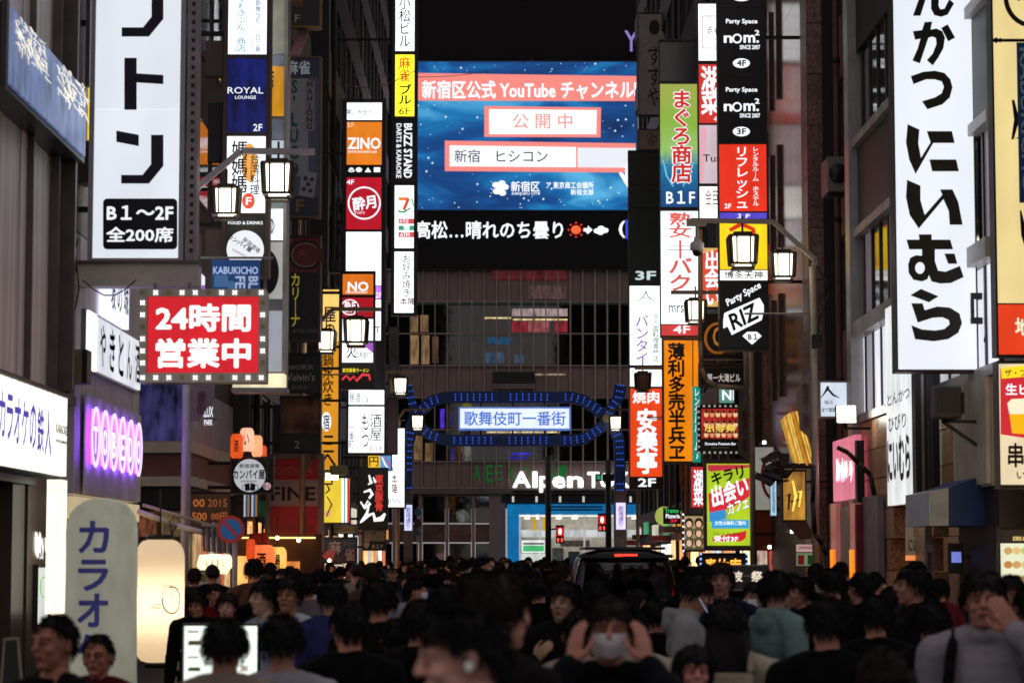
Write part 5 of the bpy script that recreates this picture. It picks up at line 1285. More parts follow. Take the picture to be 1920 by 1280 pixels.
street_lamp('second right lamp half hidden behind the RIZ panel with one lantern showing', 52, 1412, [(1412, 640), (1412, 600), (1380, 548), (1258, 548)], [(1304, 563, 1, 1.02)],
    blade=[(1407, 738), (1407, 868), (1385, 850), (1383, 762)], brace=((1312, 675), (1412, 675)), mat=paint('a09484', .5, .1), text='劇場通り二番街')
street_lamp('third right lamp with its two lanterns switched off before the orange sign', 66, 1288, [(1288, 740), (1286, 728), (1252, 690), (1190, 690)], [(1205, 699, 0, 1.0), (1257, 722, 0, .95)],
    blade=[(1286, 840), (1286, 925), (1274, 905), (1274, 862)], brace=((1212, 782), (1288, 782)), mat=paint('84705e', .5, .1))
street_lamp('fourth right lamp whose lantern hangs on the right end of the blue arch', 86, 1196, [(1196, 800), (1196, 795), (1178, 768), (1140, 768)], [(1154, 780, 1, 1.05)], mat=paint('84705e', .5, .1))
# curved pole with dome camera
b = Board('curved_pole', 'curved grey pole left of the building name sign with a bracket hook', 'pole', 1318, 720, 50)
def bp(*pp): return [Vector((b.loc(*q)[0], 0, b.loc(*q)[1])) for q in pp]
tube('pole', bp((1313, 430), (1313, 640), (1315, 690), (1325, 712), (1345, 724), (1395, 728)), .05, M_pole, b.root)
tube('pole_end', bp((1398, 655), (1400, 725)), .05, M_pole, b.root)
b = Board('security_camera', 'white dome security camera hanging from the right lamp arm', 'camera', 1307, 462, 42)
x, z = b.loc(1307, 462)
lathe('dome_housing', [(.0, .17), (.05, .17), (.06, .1), (.12, .06), (.125, -.05), (.09, -.08)], paint('c8c4bc', .4), b.root, 20)
lathe('dome', [(.09, -.08), (.075, -.14), (.04, -.17), (0, -.18)], ink('08080a', .1), b.root, 20)
tube('drop_pipe', [(0, 0, .17), (0, 0, .42)], .03, M_pole, b.root)
box('joint_box', -.18, .16, -.06, .06, .36, .48, M_pole, b.root)
for i, (x0, y0, an) in enumerate(((1445, 858, 25), (1452, 873, 20), (1448, 890, -20), (1432, 898, -22), (1462, 884, -20))):
    b = Board('security_camera', ['long black security camera pointing down left, topmost of the cluster', 'black security camera second from the top of the cluster', 'black security camera in the middle of the cluster', 'lowest black security camera of the cluster', 'rightmost short black security camera of the cluster'][i], 'camera', x0, y0, 44 + i * .1, group='security cameras beside the bamboo screen')
    o_ = box('body', -.17, .17, -.06, .06, -.055, .055, M_black, b.root, .01); o_.rotation_euler.y = R(-an)
    o2 = box('sun_shield', -.2, .17, -.07, .07, .06, .07, M_bracket, b.root); o2.rotation_euler.y = R(-an)
    tube('arm', [(0, 0, -.05), (.12, 0, -.12), (.3, .0, -.1 if i < 3 else .1)], .02, M_bracket, b.root)
def _small(x, y, Y, label, w=6, s=6):
    b = Board('led_spot', label, 'lamp', x, y, Y)
    hw = w / F * Y / 2
    box('lens', -hw, hw, -.01, 0, -hw, hw, lit('e8f0ff', s, 0), b.root)
    box('casing', -hw * 1.3, hw * 1.3, .002, .1, -hw * 1.3, hw * 1.3, M_black, b.root)
    box('arm', -.02, .02, .1, .9, -.02, .02, M_black, b.root)
_small(1433, 829, 52, 'tiny white spot lamp on the dark wall right of the lamp blade')
_small(1485, 996, 46, 'tiny white spot lamp under the gold box sign')
_small(1443, 1025, 50, 'tiny white spot lamp low on the dark red shop front')

# ============================================================ THE BLUE ARCH
YG = 87
b = Board('street_arch', 'dark blue bulb studded street arch with a lit white name panel', 'arch', 765, 940, YG)
M_arch = paint('163e80', .4, .2, .2)
M_dot = lit('3a70ff', 1.2, 0, False)
def ribbon(name, pts, w, d0=0, d1=.4):
    bm = bmesh.new()
    n = len(pts); A_, B_ = [], []
    for i, p in enumerate(pts):
        a, c = pts[max(0, i - 1)], pts[min(n - 1, i + 1)]
        dx, dy = c[0] - a[0], c[1] - a[1]; l = math.hypot(dx, dy)
        ww = (p[2] if len(p) > 2 else w) / 2
        q1, q2 = b.loc(p[0] - dy / l * ww, p[1] + dx / l * ww), b.loc(p[0] + dy / l * ww, p[1] - dx / l * ww)
        A_.append([bm.verts.new((q1[0], y, q1[1])) for y in (d0, d1)]); B_.append([bm.verts.new((q2[0], y, q2[1])) for y in (d0, d1)])
    for i in range(n - 1):
        for q in ((A_[i][0], B_[i][0], B_[i + 1][0], A_[i + 1][0]), (A_[i][1], A_[i + 1][1], B_[i + 1][1], B_[i][1]), (A_[i][0], A_[i + 1][0], A_[i + 1][1], A_[i][1]), (B_[i][0], B_[i][1], B_[i + 1][1], B_[i + 1][0])):
            bm.faces.new(q)
    bm.faces.new((A_[0][0], A_[0][1], B_[0][1], B_[0][0])); bm.faces.new((A_[-1][0], B_[-1][0], B_[-1][1], A_[-1][1]))
    bmesh.ops.recalc_face_normals(bm, faces=bm.faces[:])
    o = bm_obj(name, bm, M_arch, b.root)
    # bulbs: rows of three across the ribbon
    bm = bmesh.new()
    acc = 0; k = 0
    for p0, p1 in zip(pts, pts[1:]):
        L = math.hypot(p1[0] - p0[0], p1[1] - p0[1])
        t = acc
        while t < L:
            u = t / L
            cx, cy = p0[0] + (p1[0] - p0[0]) * u, p0[1] + (p1[1] - p0[1]) * u
            nx, ny = -(p1[1] - p0[1]) / L, (p1[0] - p0[0]) / L
            k += 1
            if k % 9 not in (7, 8):
                for s in (-5.2, 0, 5.2):
                    x, z = b.loc(cx + nx * s, cy + ny * s)
                    bbox(bm, x - .017, x + .017, d0 - .03, d0, z - .017, z + .017)
            t += 11.5 if L > 30 else 11.5
        acc = t - L
    q = bm_obj('bulbs', bm, M_dot, o); q['kind'] = 'stuff'
    return o
top = [(775, 783), (790, 768), (808, 752), (830, 745), (850, 744)] + [(x, 744) for x in (900, 950, 1000, 1050)] + [(1072, 744), (1095, 750), (1115, 763), (1131, 776), (1141, 788)]
bot = [(775, 783), (788, 800), (806, 815), (830, 823), (850, 825)] + [(x, 825) for x in (900, 950, 1000, 1050)] + [(1070, 825), (1095, 822), (1115, 810), (1131, 798), (1141, 788)]
ribbon('upper_band', top, 21); ribbon('lower_band', bot, 21, .01, .41)
ribbon('left_post', [(766, 722, 12), (770, 745, 14), (776, 765, 18), (778, 785, 24), (770, 805, 26), (766, 830, 20), (765, 870, 16), (765, 924, 16)], 16, .02, .5)
ribbon('right_post', [(1164, 722, 24), (1160, 745, 22), (1148, 762, 20), (1140, 780, 22), (1152, 800, 24), (1161, 825, 20), (1163, 870, 20), (1163, 920, 20)], 20, .02, .5)
b.disc(1136, 784, 7, 8, paint('8a7a60', .4, .5), -.06, .1, name='boss')
p = b.box('name_panel', 863, 766, 1067, 803, -.12, .3, lit('dfe9ff', 1.15, .05)); 
for r in ((860, 763, 1070, 766), (860, 803, 1070, 806), (860, 766.2, 863, 802.8), (1067, 766.2, 1070, 802.8)): b.box('trim', *r, -.14, .3, lit('6088d8', .8))
b.text('歌舞伎町一番街', 870, 771, 1060, 798, '!3f6fd0', bold=.025, d=-.14, parent=p)
for x0 in (900, 960, 1020): b.box('strut', x0, 754, x0 + 3, 763, .1, .2, M_bracket); b.box('strut', x0, 806, x0 + 3, 815, .1, .2, M_bracket)
z_ = -b.o.z + .11
for x0, x1 in ((757, 773), (1152, 1175)):
    a, c, zz0, zz1 = b.rect(x0, 918, x1, 930)
    box('stone_base', a, c, .0, .6, z_, zz1 - .02, stone('5a4c44', '7a6a60', .6, 8, .1), b.root)
    for k in range(6): box('stone_joint', a - .004, c + .004, -.004, .3, z_ + .4 * k, z_ + .4 * k + .02, M_dark, b.root)
bb = tower('small_lit_sign', 'small white-lilac lit sign on the right pillar of the blue arch', 86, 1154, 1174, 940, 994, [(942, 992, lit('dcd0ff', 1.3), [('T', '劇場通り', 1159, 948, 1169, 986, '9080b8', V)])], .15, M_black, rail=1)

# ============================================================ SIGNALS AND POLES AT THE CROSSING
def dark_pole(label, px, py, Y, r, h_off=0):
    x = P(px, 1040, Y).x; top_ = P(px, py, Y).z
    root = empty('signal_pole', (x, Y, .0), label, 'pole')
    tube('pole', [(0, 0, 0), (0, 0, top_)], r, M_black, root, 10)
    return root, x
root, x = dark_pole('black signal pole left of the two red pedestrian lights', 1028, 855, 100, .13)
q0, q1 = P(1028, 955, 100), P(1130, 955, 100)
for dz in (0, .12): tube('arm', [(0, 0, q0.z + dz), (q1.x - x, 0, q1.z + dz)], .035, M_black, root)
root, x = dark_pole('black signal pole right of the red pedestrian lights with a dark vehicle signal', 1141, 862, 101, .13)
q0 = P(1132, 895, 101)
for k, c in enumerate(('0a2a20', '0a0a0a', '0a0a0a')):
    box('signal_head', q0.x - x - .35 + k * .28, q0.x - x - .09 + k * .28, -.25, -.05, q0.z - .15, q0.z + .15, M_black, root)
o_ = box('signal_light', q0.x - x - .3, q0.x - x - .14, -.27, -.251, q0.z - .08, q0.z + .08, lit('30c890', .5, 0), root)
for i, (px, py, lab) in enumerate(((1050, 1000, 'left red pedestrian light lit with a standing figure'), (1129, 978, 'right red pedestrian light lit with a standing figure'))):
    b = Board('pedestrian_light', lab, 'traffic light', px, py, 99.6)
    b.box('housing', px - 7.5, py - 14, px + 7.5, py + 18, 0, .25, paint('2a0c0e', .5))
    b.box('red_face', px - 6.5, py - 12, px + 6.5, py + 4, -.01, 0, lit('d01018', 1.1, 0)); b.disc(px, py - 4, 3, 6, lit('ffd8c8', 2.5, 0), -.02, name='figure')
    for s in (-3.5, 3.5): b.box('timer', px + s - 1.6, py + 8, px + s + 1.6, py + 15, -.01, 0, lit('ff5040', 1.6, 0))
    b.box('visor', px - 8, py - 16, px + 8, py - 14, -.15, .25, M_black)
    b.box('arm', px - 2 if i else px - 22, py - 10, px + 10 if i else px - 8, py - 7, .1, .16, M_black)
b = Board('traffic_sign', 'blue round road sign beside a dark sign left of the arch pillar', 'sign', 783, 990, 98)
b.disc(783, 960, 7, 8, '2a6a98', 0, .03, name='disc'); b.disc(783, 981, 7, 9, '3a2038', 0, .03, name='disc'); b.poly([(783, 990), (775, 1004), (791, 1004)], '2a5a80', 0, .03, name='triangle')
x, z = b.loc(783, 950); tube('post', [(x, .06, z), (x, .06, -b.o.z)], .03, M_pole, b.root)

# ============================================================ STREET THINGS ON THE LEFT
# inflatable column
x = P(191, 1040, 18.5).x
root = empty('inflatable_column', (x, 18.5, .0), 'cream inflatable column with large violet katakana standing at the left', 'inflatable')
prof = [(.30, .0), (.295, .3), (.275, 1.0), (.27, 1.7), (.268, 2.02), (.262, 2.1)]
bm = bmesh.new(); seg = 48; rings = []
full = prof + [(.262, 2.1), (.24, 2.16), (.2, 2.22), (.13, 2.265), (.05, 2.28), (.001, 2.283)]
for j, (r_, z_) in enumerate(full):
    ring = []
    for i in range(seg):
        a = 2 * PI * i / seg
        pk = 1 + (.022 * math.sin(a * 17 + 1) * (1 if 2.0 < z_ < 2.2 else 0)) + .006 * math.sin(3 * a + z_ * 5)
        ring.append(bm.verts.new((r_ * pk * math.cos(a), r_ * pk * math.sin(a), z_)))
    rings.append(ring)
for a, c in zip(rings, rings[1:]):
    for i in range(seg): bm.faces.new((a[i], a[(i + 1) % seg], c[(i + 1) % seg], c[i]))
bm_obj('skin', bm, lit('b4b3a0', .46, .12, True, 3), root, True)
def wrap_text(t, z0, z1, wid, r_, col, parent, x0=0.0, bold=.05, dz=0):
    me = text_mesh(t, bold)
    bm = bmesh.new(); bm.from_mesh(me)
    bmesh.ops.subdivide_edges(bm, edges=[e for e in bm.edges if e.calc_length() > .15], cuts=2)
    bmesh.ops.triangulate(bm, faces=bm.faces[:])
    bm.to_mesh(me); bm.free()
    xs_ = [v.co.x for v in me.vertices]; ys_ = [v.co.y for v in me.vertices]
    mx, Mx, my, My = min(xs_), max(xs_), min(ys_), max(ys_)
    for v in me.vertices:
        u = ((v.co.x - mx) / (Mx - mx) - .5) * wid + x0
        a = u / r_
        v.co = (r_ * math.sin(a), -r_ * math.cos(a) + v.co.z * .3, z0 + (v.co.y - my) / (My - my) * (z1 - z0))
    return link('lettering', me, mcol(col), parent)
for ch, y0, y1 in (('カ', 977, 1037), ('ラ', 1048, 1106), ('オ', 1110, 1172), ('ケ', 1184, 1244)):
    k = 18.5 / F
    wrap_text(ch, 1.85 - (y1 - 1040) * k, 1.85 - (y0 - 1040) * k, .24, .292, lit('3a3a80', .35, 0, False), root, -.02)
def paper_mat():
    m, n, p = mat_base('lantern_paper')
    tr = n.nodes.new('ShaderNodeBsdfTranslucent'); mx = n.nodes.new('ShaderNodeMixShader'); out = n.nodes['Material Output']
    tr.inputs['Color'].default_value = (.95, .86, .72, 1); p.inputs['Base Color'].default_value = (.8, .7, .55, 1)
    p.inputs['Emission Color'].default_value = (1, .80, .55, 1); p.inputs['Emission Strength'].default_value = .38
    mx.inputs[0].default_value = .6
    n.links.new(p.outputs[0], mx.inputs[1]); n.links.new(tr.outputs[0], mx.inputs[2]); n.links.new(mx.outputs[0], out.inputs['Surface'])
    return m
# big paper lantern
x = P(300, 1040, 24).x
root = empty('paper_lantern', (x, 24, 1.4), 'large cream paper lantern with a drawn pig glowing beside the inflatable', 'lantern')
prof = []
for i in range(81):
    t = i / 80; zz = -.6 + 1.2 * t
    e = min(1, (1 - abs(2 * t - 1)) / .32)
    prof.append((.12 + .122 * math.sqrt(max(0, 1 - (1 - e) ** 2)) + .003 * (i % 2), zz))
lathe('paper', prof, paper_mat(), root, 40)
lathe('bulb', [(.001, -.3), (.05, -.28), (.06, 0), (.05, .2), (.001, .22)], lit('ffe4c0', 15, 0), root, 12)
for zz, s in ((.6, 1), (-.6, -1)): lathe('rim', [(.0, zz), (.135, zz), (.135, zz + s * .05), (0, zz + s * .05)], M_black, root, 24)
tube('hook', [(0, 0, .64), (0, 0, 1.1)], .008, M_wire, root)
def on_lantern(pts, w, r_=.250, col='060403'):
    """pen stroke wrapped on the paper; pts in metres (u across, z)"""
    pts = [(.105 + (u - .08) * 1.45, .01 + (z - .02) * 1.45) for u, z in pts]
    bm = bmesh.new(); A_ = []; B_ = []
    for i, p in enumerate(pts):
        a, c = pts[max(0, i - 1)], pts[min(len(pts) - 1, i + 1)]
        dx, dy = c[0] - a[0], c[1] - a[1]; l = math.hypot(dx, dy) or 1
        for S, sg in ((A_, 1), (B_, -1)):
            u = p[0] - sg * dy / l * w / 2; z2 = p[1] + sg * dx / l * w / 2
            S.append(bm.verts.new((r_ * math.sin(u / r_), -r_ * math.cos(u / r_), z2)))
    for i in range(len(pts) - 1): bm.faces.new((A_[i], A_[i + 1], B_[i + 1], B_[i]))
    bm_obj('pig_drawing', bm, ink(col), root)
C_ = lambda cx, cz, rx, rz_, a0, a1, n=14: [(cx + rx * math.cos(R(a0 + (a1 - a0) * i / n)), cz + rz_ * math.sin(R(a0 + (a1 - a0) * i / n))) for i in range(n + 1)]
on_lantern(C_(.12, .02, .07, .09, 110, -190), .014); on_lantern([(.07, .09), (.06, .13), (.09, .115), (.12, .12)], .006); on_lantern([(.07, .09), (.045, .06), (.06, .045), (.06, .03)], .006)
on_lantern(C_(.02, -.02, .018, .016, 0, 330), .008); on_lantern([(.0, -.03), (-.03, -.028)], .008)
for u, v in ((.1, .05), (.12, .03), (.14, .055), (.155, .03), (.13, 0.0), (.16, .0), (.11, -.01), (.14, -.03)): on_lantern([(u, v), (u + .006, v + .018)], .006)
# smaller lanterns in a row: orange ones under the round logo sign and by the bar
def small_lantern(label, px, py, Y, w, h, col, s, txt=None, grp=None):
    q = P(px, py, Y); rw = w / F * Y / 2; rh = h / F * Y / 2
    root = empty('paper_lantern', q, label, 'lantern', grp)
    prof = []
    for i in range(41):
        t = i / 40; e = min(1, (1 - abs(2 * t - 1)) / .5)
        prof.append((rw * (.5 + .5 * math.sqrt(max(0, 1 - (1 - e) ** 2))) + .006 * (i % 2), -rh + 2 * rh * t))
    lathe('paper', prof, lit(col, s, .15, True, 4), root, 20)
    for zz, sg in ((rh, 1), (-rh, -1)): lathe('rim', [(0, zz), (rw * .52, zz), (rw * .52, zz + sg * .03), (0, zz + sg * .03)], M_black, root, 14)
    tube('hook', [(0, 0, rh), (0, 0, rh + .25)], .008, M_wire, root)
    if txt: wrap_text(txt, -rh * .5, rh * .5, rw * .8, rw * 1.03, 'k', root, bold=.05)
    return root
G1 = 'orange lanterns above the round logo sign'
small_lantern('dark lettered orange lantern at the left of the upper row', 444, 836, 41.5, 24, 46, 'f05a20', .9, '酒', G1)
small_lantern('brightest pink-orange lantern in the middle of the upper row', 463, 824, 41.6, 26, 44, 'ffb898', 1.2, 'い', G1)
small_lantern('cream-orange lantern in the upper row, half behind the logo sign', 482, 836, 41.7, 20, 40, 'ffa878', 1.1, None, G1)
small_lantern('red-orange lantern at the right end of the upper row', 492, 850, 42.4, 16, 30, 'f06030', .8, None, G1)
G2 = 'orange lanterns over the bar front'
small_lantern('large orange lantern with a big black character over the bar front', 492, 1050, 45, 46, 58, 'ff7a40', 1.05, '酒', G2)
small_lantern('pale yellow-orange lantern beside the large orange one', 520, 1052, 46, 34, 54, 'ffc060', 1.15, '場', G2)
small_lantern('red lantern with faint lettering hanging right of the bar lanterns', 543, 1044, 47, 28, 40, 'f04030', .9, 'り', G2)
small_lantern('small red lantern nearest the awning post', 470, 1030, 44.5, 16, 40, 'f05020', .8, None, G2)
b = Board('red_shop_canopy', 'dull red cloth canopy over the bar lanterns', 'canopy', 470, 1020, 45.5)
b.poly([(470, 1000), (500, 998), (506, 1014), (480, 1034), (466, 1038)], paint('a02818', .6), .1, .3, name='cloth'); b.box('post', 466, 1034, 469, 1100, .2, .26, M_dark)
b = Board('bar_front', 'warm lit bar front with an orange counter behind the crowd at left', 'shop front', 440, 1100, 46)
b.box('wall', 428, 1000, 600, 1140, .3, .5, paint('4a2c1c', .6)); b.box('window', 436, 1042, 462, 1100, .24, .29, lit('ffb060', 1.6, .3)); b.box('window', 505, 1052, 560, 1095, .24, .29, lit('e89048', .8, .4)); b.box('eave_lamp', 436, 1006, 590, 1009, .1, .2, lit('ffc070', 2.5, 0)); b.box('post', 500, 1036, 504, 1120, .1, .25, paint('6a2a18', .5))
# folding awning
b = Board('folding_awning', 'retracted awning with pale folding arms and a grey striped valance', 'awning', 400, 1000, 31)
def bq(d, *pp): return [Vector((b.loc(*q)[0], d, b.loc(*q)[1])) for q in pp]
tube('folding_arm', bq(.1, (256, 958), (330, 985), (400, 1003)), .035, paint('cfc6a8', .4), b.root)
tube('front_bar', bq(.25, (262, 945), (395, 985)), .02, paint('c0a888', .4), b.root)
tube('elbow', bq(.05, (392, 1000), (404, 982)), .045, paint('cfc6a8', .4), b.root)
tube('cable', bq(.0, (318, 975), (322, 1000), (332, 985)), .008, M_wire, b.root)
for k in range(12):
    x0 = 379 + k * 5.0; yb = 990 + k * 1.0
    b.poly([(x0, yb - 6 + k * .1), (x0 + 4.6, yb - 5.4), (x0 + 6.6 + 1.5 * (k % 2), yb + 44 - k * .6), (x0 + 2.2, yb + 43 - k * .6)], paint('a09a90' if k % 2 else '4c4a48', .7), .02 * (k % 2), .01, name='valance_strip')
b.box('front_rail', 378, 981, 440, 986, -.02, .05, M_steel)
b = Board('fringed_lamp', 'glowing cream fringed lamp hanging below the awning', 'lamp', 403, 1055, 33)
for k in range(18):
    a = 2 * PI * k / 18
    beam = [(.20 * math.cos(a), .2 * math.sin(a), .1), (.23 * math.cos(a), .23 * math.sin(a), -.02 - .02 * (k % 2)), (.15 * math.cos(a), .15 * math.sin(a), -.14)]
    tube('fringe', beam, .018, lit('ffe8b8', 1.6, .1), b.root, 5)
lathe('shade', [(0, .12), (.2, .11), (.2, .08), (.0, .05)], lit('fff0cc', 2.4, 0), b.root, 20)
tube('cord', [(0, 0, .12), (0, 0, .5)], .01, M_wire, b.root)
# menu photo board and lit stand
b = tower('menu_board', 'dim white framed board of food photos below the fringed lamp', 30, 356, 412, 1068, 1150, [(1071, 1147, 'c8c4bc', [('D', 368 + (k % 3) * 15, 1083 + (k // 3) * 20, 6.5, 8, ['c05828', '6a8830', 'b88040', 'a83020'][k % 4]) for k in range(9)])], .08, paint('d0ccc8', .5), rail=2)
x, z = b.loc(384, 1150); box('leg', x - .3, x + .3, .05, .08, -b.o.z + .11, z, M_black, b.root)
FN = []
for k in range(9): FN += [('R', 384 if k % 2 else 352, 1182 + k * 12, 398 if k % 2 else 372, 1184.5 + k * 12, ['c85050', '90a850', '8080a0'][k % 3])]
b = tower('menu_stand', 'bright white lit menu stand with black frame among the heads at lower left', 14.5, 340, 487, 1168, 1330, [(1173, 1326, lit('f2fbf0', 1.25), FN + [('T', 'ドリンク', 352, 1180, 372, 1186, 'c03030', B3), ('R', 354, 1200, 376, 1208, 'a89850', -.012), ('R', 354, 1250, 376, 1257, '70a850', -.012), ('T', '380', 450, 1246, 466, 1258, 'd02030', B4)])], .1, M_black, rail=3)
a_, z0 = b.loc(345, 1330); c_, _ = b.loc(482, 1330)
for xx in (a_, c_): box('leg', xx - .02, xx + .02, .02, .08, -b.o.z + .11, z0, M_black, b.root)
b = Board('a_board', 'small cream sandwich board just inside the dark entrance at far left', 'board', 22, 1210, 17)
b.poly([(8, 1195), (36, 1193), (46, 1300), (0, 1300)], paint('8a8474', .5), 0, .03, name='board'); b.poly([(12, 1200), (33, 1198), (40, 1300), (5, 1300)], '24221e', -.034, name='face')
# wires across the street
for i, (p, q, sag) in enumerate(((P(560, 130, 62), P(1000, 112, 118), .5), (P(1296, 782, 64), P(1215, 784, 70), .05), (P(780, 132, 66), P(600, 150, 50), .3))):
    pts = [p.lerp(q, t / 12) + Vector((0, 0, -sag * math.sin(PI * t / 12))) for t in range(13)]
    tag(tube('overhead_wire', pts, .012, M_wire, None, 5), ['thin black wire crossing in front of the big video screen', 'short thin wire strung before the orange signs', 'thin black wire running back from the yellow mahjong column'][i], 'wire')
# street level signs and shop lights
b = Board('striped_sign', 'small sign of blue, white and brown vertical stripes under the round logo sign', 'sign', 470, 968, 43)
for k in range(8): b.box('stripe', 457 + k * 3.6, 927, 460.2 + k * 3.6, 968, 0, .05, lit(['e8e8f0', '2860a0', 'c89050', '202428'][k % 4], .55, .1))
b.box('frame', 455, 924, 487, 927, -.01, .08, M_frame); b.box('bracket', 440, 940, 456.5, 944, .02, .06, M_bracket)
b = tower('price_poster_wall', 'dim brown poster board with orange numerals behind the folding awning', 39.8, 352, 432, 922, 1000, [(925, 997, '8a6248', [('T', '00', 362, 935, 384, 950, lit('e08040', .5, 0, False), B3), ('T', '2015', 390, 935, 426, 950, lit('c06838', .4, 0, False), B3), ('T', '500', 360, 960, 388, 975, lit('e08040', .5, 0, False), B3), ('T', '00円', 396, 960, 426, 975, lit('d87840', .4, 0, False), B3)])], .06, M_frame, rail=1, back=False)
for i, (px, py, Y) in enumerate(((583, 1056, 58), (618, 1050, 60), (640, 1040, 66), (440, 1000, 44), (520, 1008, 45.2), (560, 1012, 45.2))):
    q = P(px, py, Y)
    o_ = empty('bare_bulb', q, ['bare glowing bulb left of the mahjong street sign', 'bare glowing bulb under the pink poster', 'bare glowing bulb right of the mahjong street sign', 'bare warm bulb at the awning end', 'bare warm bulb under the bar eave, left one', 'bare warm bulb under the bar eave, right one'][i], 'lamp', 'bare bulbs over the left shop fronts')
    r_ = 4.2 / F * Y
    lathe('glass', [(.001, -r_), (r_ * .8, -r_ * .6), (r_, 0), (r_ * .6, r_ * .8), (.001, r_)], lit('ffe0b0', 6, 0), o_, 12)
    tube('cord', [(0, 0, r_), (0, 0, r_ + .35)], .008, M_wire, o_, 5)
b = tower('shop_poster', 'white lit poster in a shop front below the mahjong street sign', 61, 612, 642, 1056, 1086, [(1058, 1084, lit('f0e8d8', .9), [('D', 627, 1070, 6, 9, '6a4030'), ('R', 616, 1060, 638, 1062, 'b04030')])], .08, M_black, rail=1)
b = Board('ring_sign', 'white sign board with a big red ring behind the camera cluster', 'sign', 1432, 955, 52.5)
b.box('panel', 1417, 838, 1450, 955, 0, .1, lit('c8c4bc', .4)); b.ring(1452, 892, 26, 46, 6, 'd02030', -.012); b.box('bracket', 1450, 880, 1500, 884, .02, .08, M_bracket)
b = tower('slim_blue_sign', 'slim pale blue lit strip sign left of the gold box sign', 49, 1444, 1456, 892, 968, [(894, 966, lit('a8d0e8', 1.1), [('T', '個室居酒屋', 1447, 898, 1453, 960, '305878', V)])], .12, M_frame, rail=1, wall=6.1)
b = Board('red_shop', 'dark red shop front with small white lamps low on the right', 'shop front', 1450, 1100, 54)
b.box('wall', 1414, 956, 1488, 1110, 0, .2, paint('8c1c26', .5)); b.box('fascia', 1414, 946, 1488, 955.5, -.1, .2, paint('5a3a34', .5))
for k in range(3): b.box('shop_window', 1420 + k * 22, 1032, 1438 + k * 22, 1090, -.03, -.002, lit(['e8c8b8', 'd86050', 'f0e0c8'][k], .7, .4, True, 4))
b = tower('notice_poster', 'white notice with red lettering beside the grey pole on the right', 44, 1492, 1532, 1018, 1062, [(1020, 1034, lit('d8b0a8', .7), [('T', 'JAPANESE', 1497, 1023, 1527, 1031, 'b02028', B3)]), (1036, 1060, lit('98b890', .5, .3), [('R', 1496, 1040, 1508, 1058, 'b83830'), ('R', 1514, 1040, 1528, 1058, '2a8048')])], .06, M_frame, rail=1, back=False)
b = Board('lamp_casing', 'boxy grey-green lamp casing above the glaring yellow sign spotlight', 'lamp', 640, 905, 55)
b.box('casing', 618, 872, 650, 890, 0, .3, paint('8a9060', .5, 0, .2), bevel=.02)
b.box('bracket', 600, 880, 618, 884, .1, .16, M_bracket)
# loose cables and junction boxes
rs = random.Random(31)
for (lab, Yc, pts) in (('loop of loose black cable by the top of the nearest right lamp', 41.8, ((1532, 500), (1545, 520), (1556, 545), (1548, 570), (1535, 600), (1532, 640))),
        ('slack black cable on the bracket right of the huge white lightbox', 31.2, ((1862, 430), (1850, 470), (1858, 505), (1866, 530), (1856, 575), (1846, 640), (1866, 660))),
        ('thin cable drooping from the grey pole to the slanted camera cluster', 44, ((1432, 812), (1445, 828), (1460, 846), (1470, 862))),
        ('black cable running up the wall beside the projecting mahjong sign', 45.5, ((606, 120), (618, 190), (622, 260), (632, 330), (640, 420), (628, 500)))):
    q = P(pts[0][0], pts[0][1], Yc)
    root = empty('loose_cable', q, lab, 'cable')
    tube('cable', [P(a, c, Yc) - q for a, c in pts], .014, M_wire, root, 5)
    a = P(*pts[-1], Yc) - q
    box('junction_box', a.x - .09, a.x + .09, -.03, .08, a.z - .12, a.z + .12, M_bracket, root, .01)
# air conditioners and ducts on the dark walls
rs = random.Random(21)
spots = [(-1, -4.75, 49, 12.6), (-1, -4.75, 53, 9.4), (-1, -4.35, 66, 11), (-1, -4.35, 70, 14.5), (1, 5.75, 58, 12), (1, 5.75, 63, 16), (1, 6.5, 44, 8.5), (1, 6.3, 31.6, 9.0)]
for i, (s, X, Y, z) in enumerate(spots):
    wl = 'left' if s < 0 else 'right'
    root = empty('air_conditioner', (X, Y, z), ['grey air conditioner on the dark left wall near the mahjong sign', 'grey air conditioner lower on the dark left wall', 'grey air conditioner on the black left building', 'topmost grey air conditioner on the black left building', 'grey air conditioner on the dark wall behind the tuna sign', 'higher grey air conditioner on the dark right wall', 'grey air conditioner in the narrow gap beside the granite', 'grey air conditioner above the ribbon windows'][i], 'air conditioner', 'air conditioners high on the dark walls')
    x0, x1 = (0.002, .4) if s < 0 else (-.4, -.002)
    box('casing', x0, x1, 0, .9, 0, .65, paint('7a7672', .5), root, .01)
    lathe('fan_grille', [(0, 0), (.24, 0), (.24, .02), (0, .02)], M_black, root, 16, (0, 0, 0)).matrix_local = Matrix.Translation(((x0 + x1) / 2, -.025, .33)) @ Matrix.Rotation(R(-90), 4, 'X') @ Matrix.Scale(.75, 4)
    box('support', x0, x1, .1, .16, -.08, -.002, M_bracket, root)
for i, (X, Y, h_) in enumerate(((-4.68, 47.2, 22), (-4.28, 63, 24), (5.68, 57, 22), (5.62, 75, 24))):
    tag(tube('drainpipe', [(X, Y, .1), (X, Y, h_)], .06, M_bracket), 'grey drainpipe running down the ' + ['dark wall by the red cafe sign', 'black wall by the orange sign stack', 'dark wall by the lime cafe sign', 'far right wall by the grill sign'][i], 'pipe')

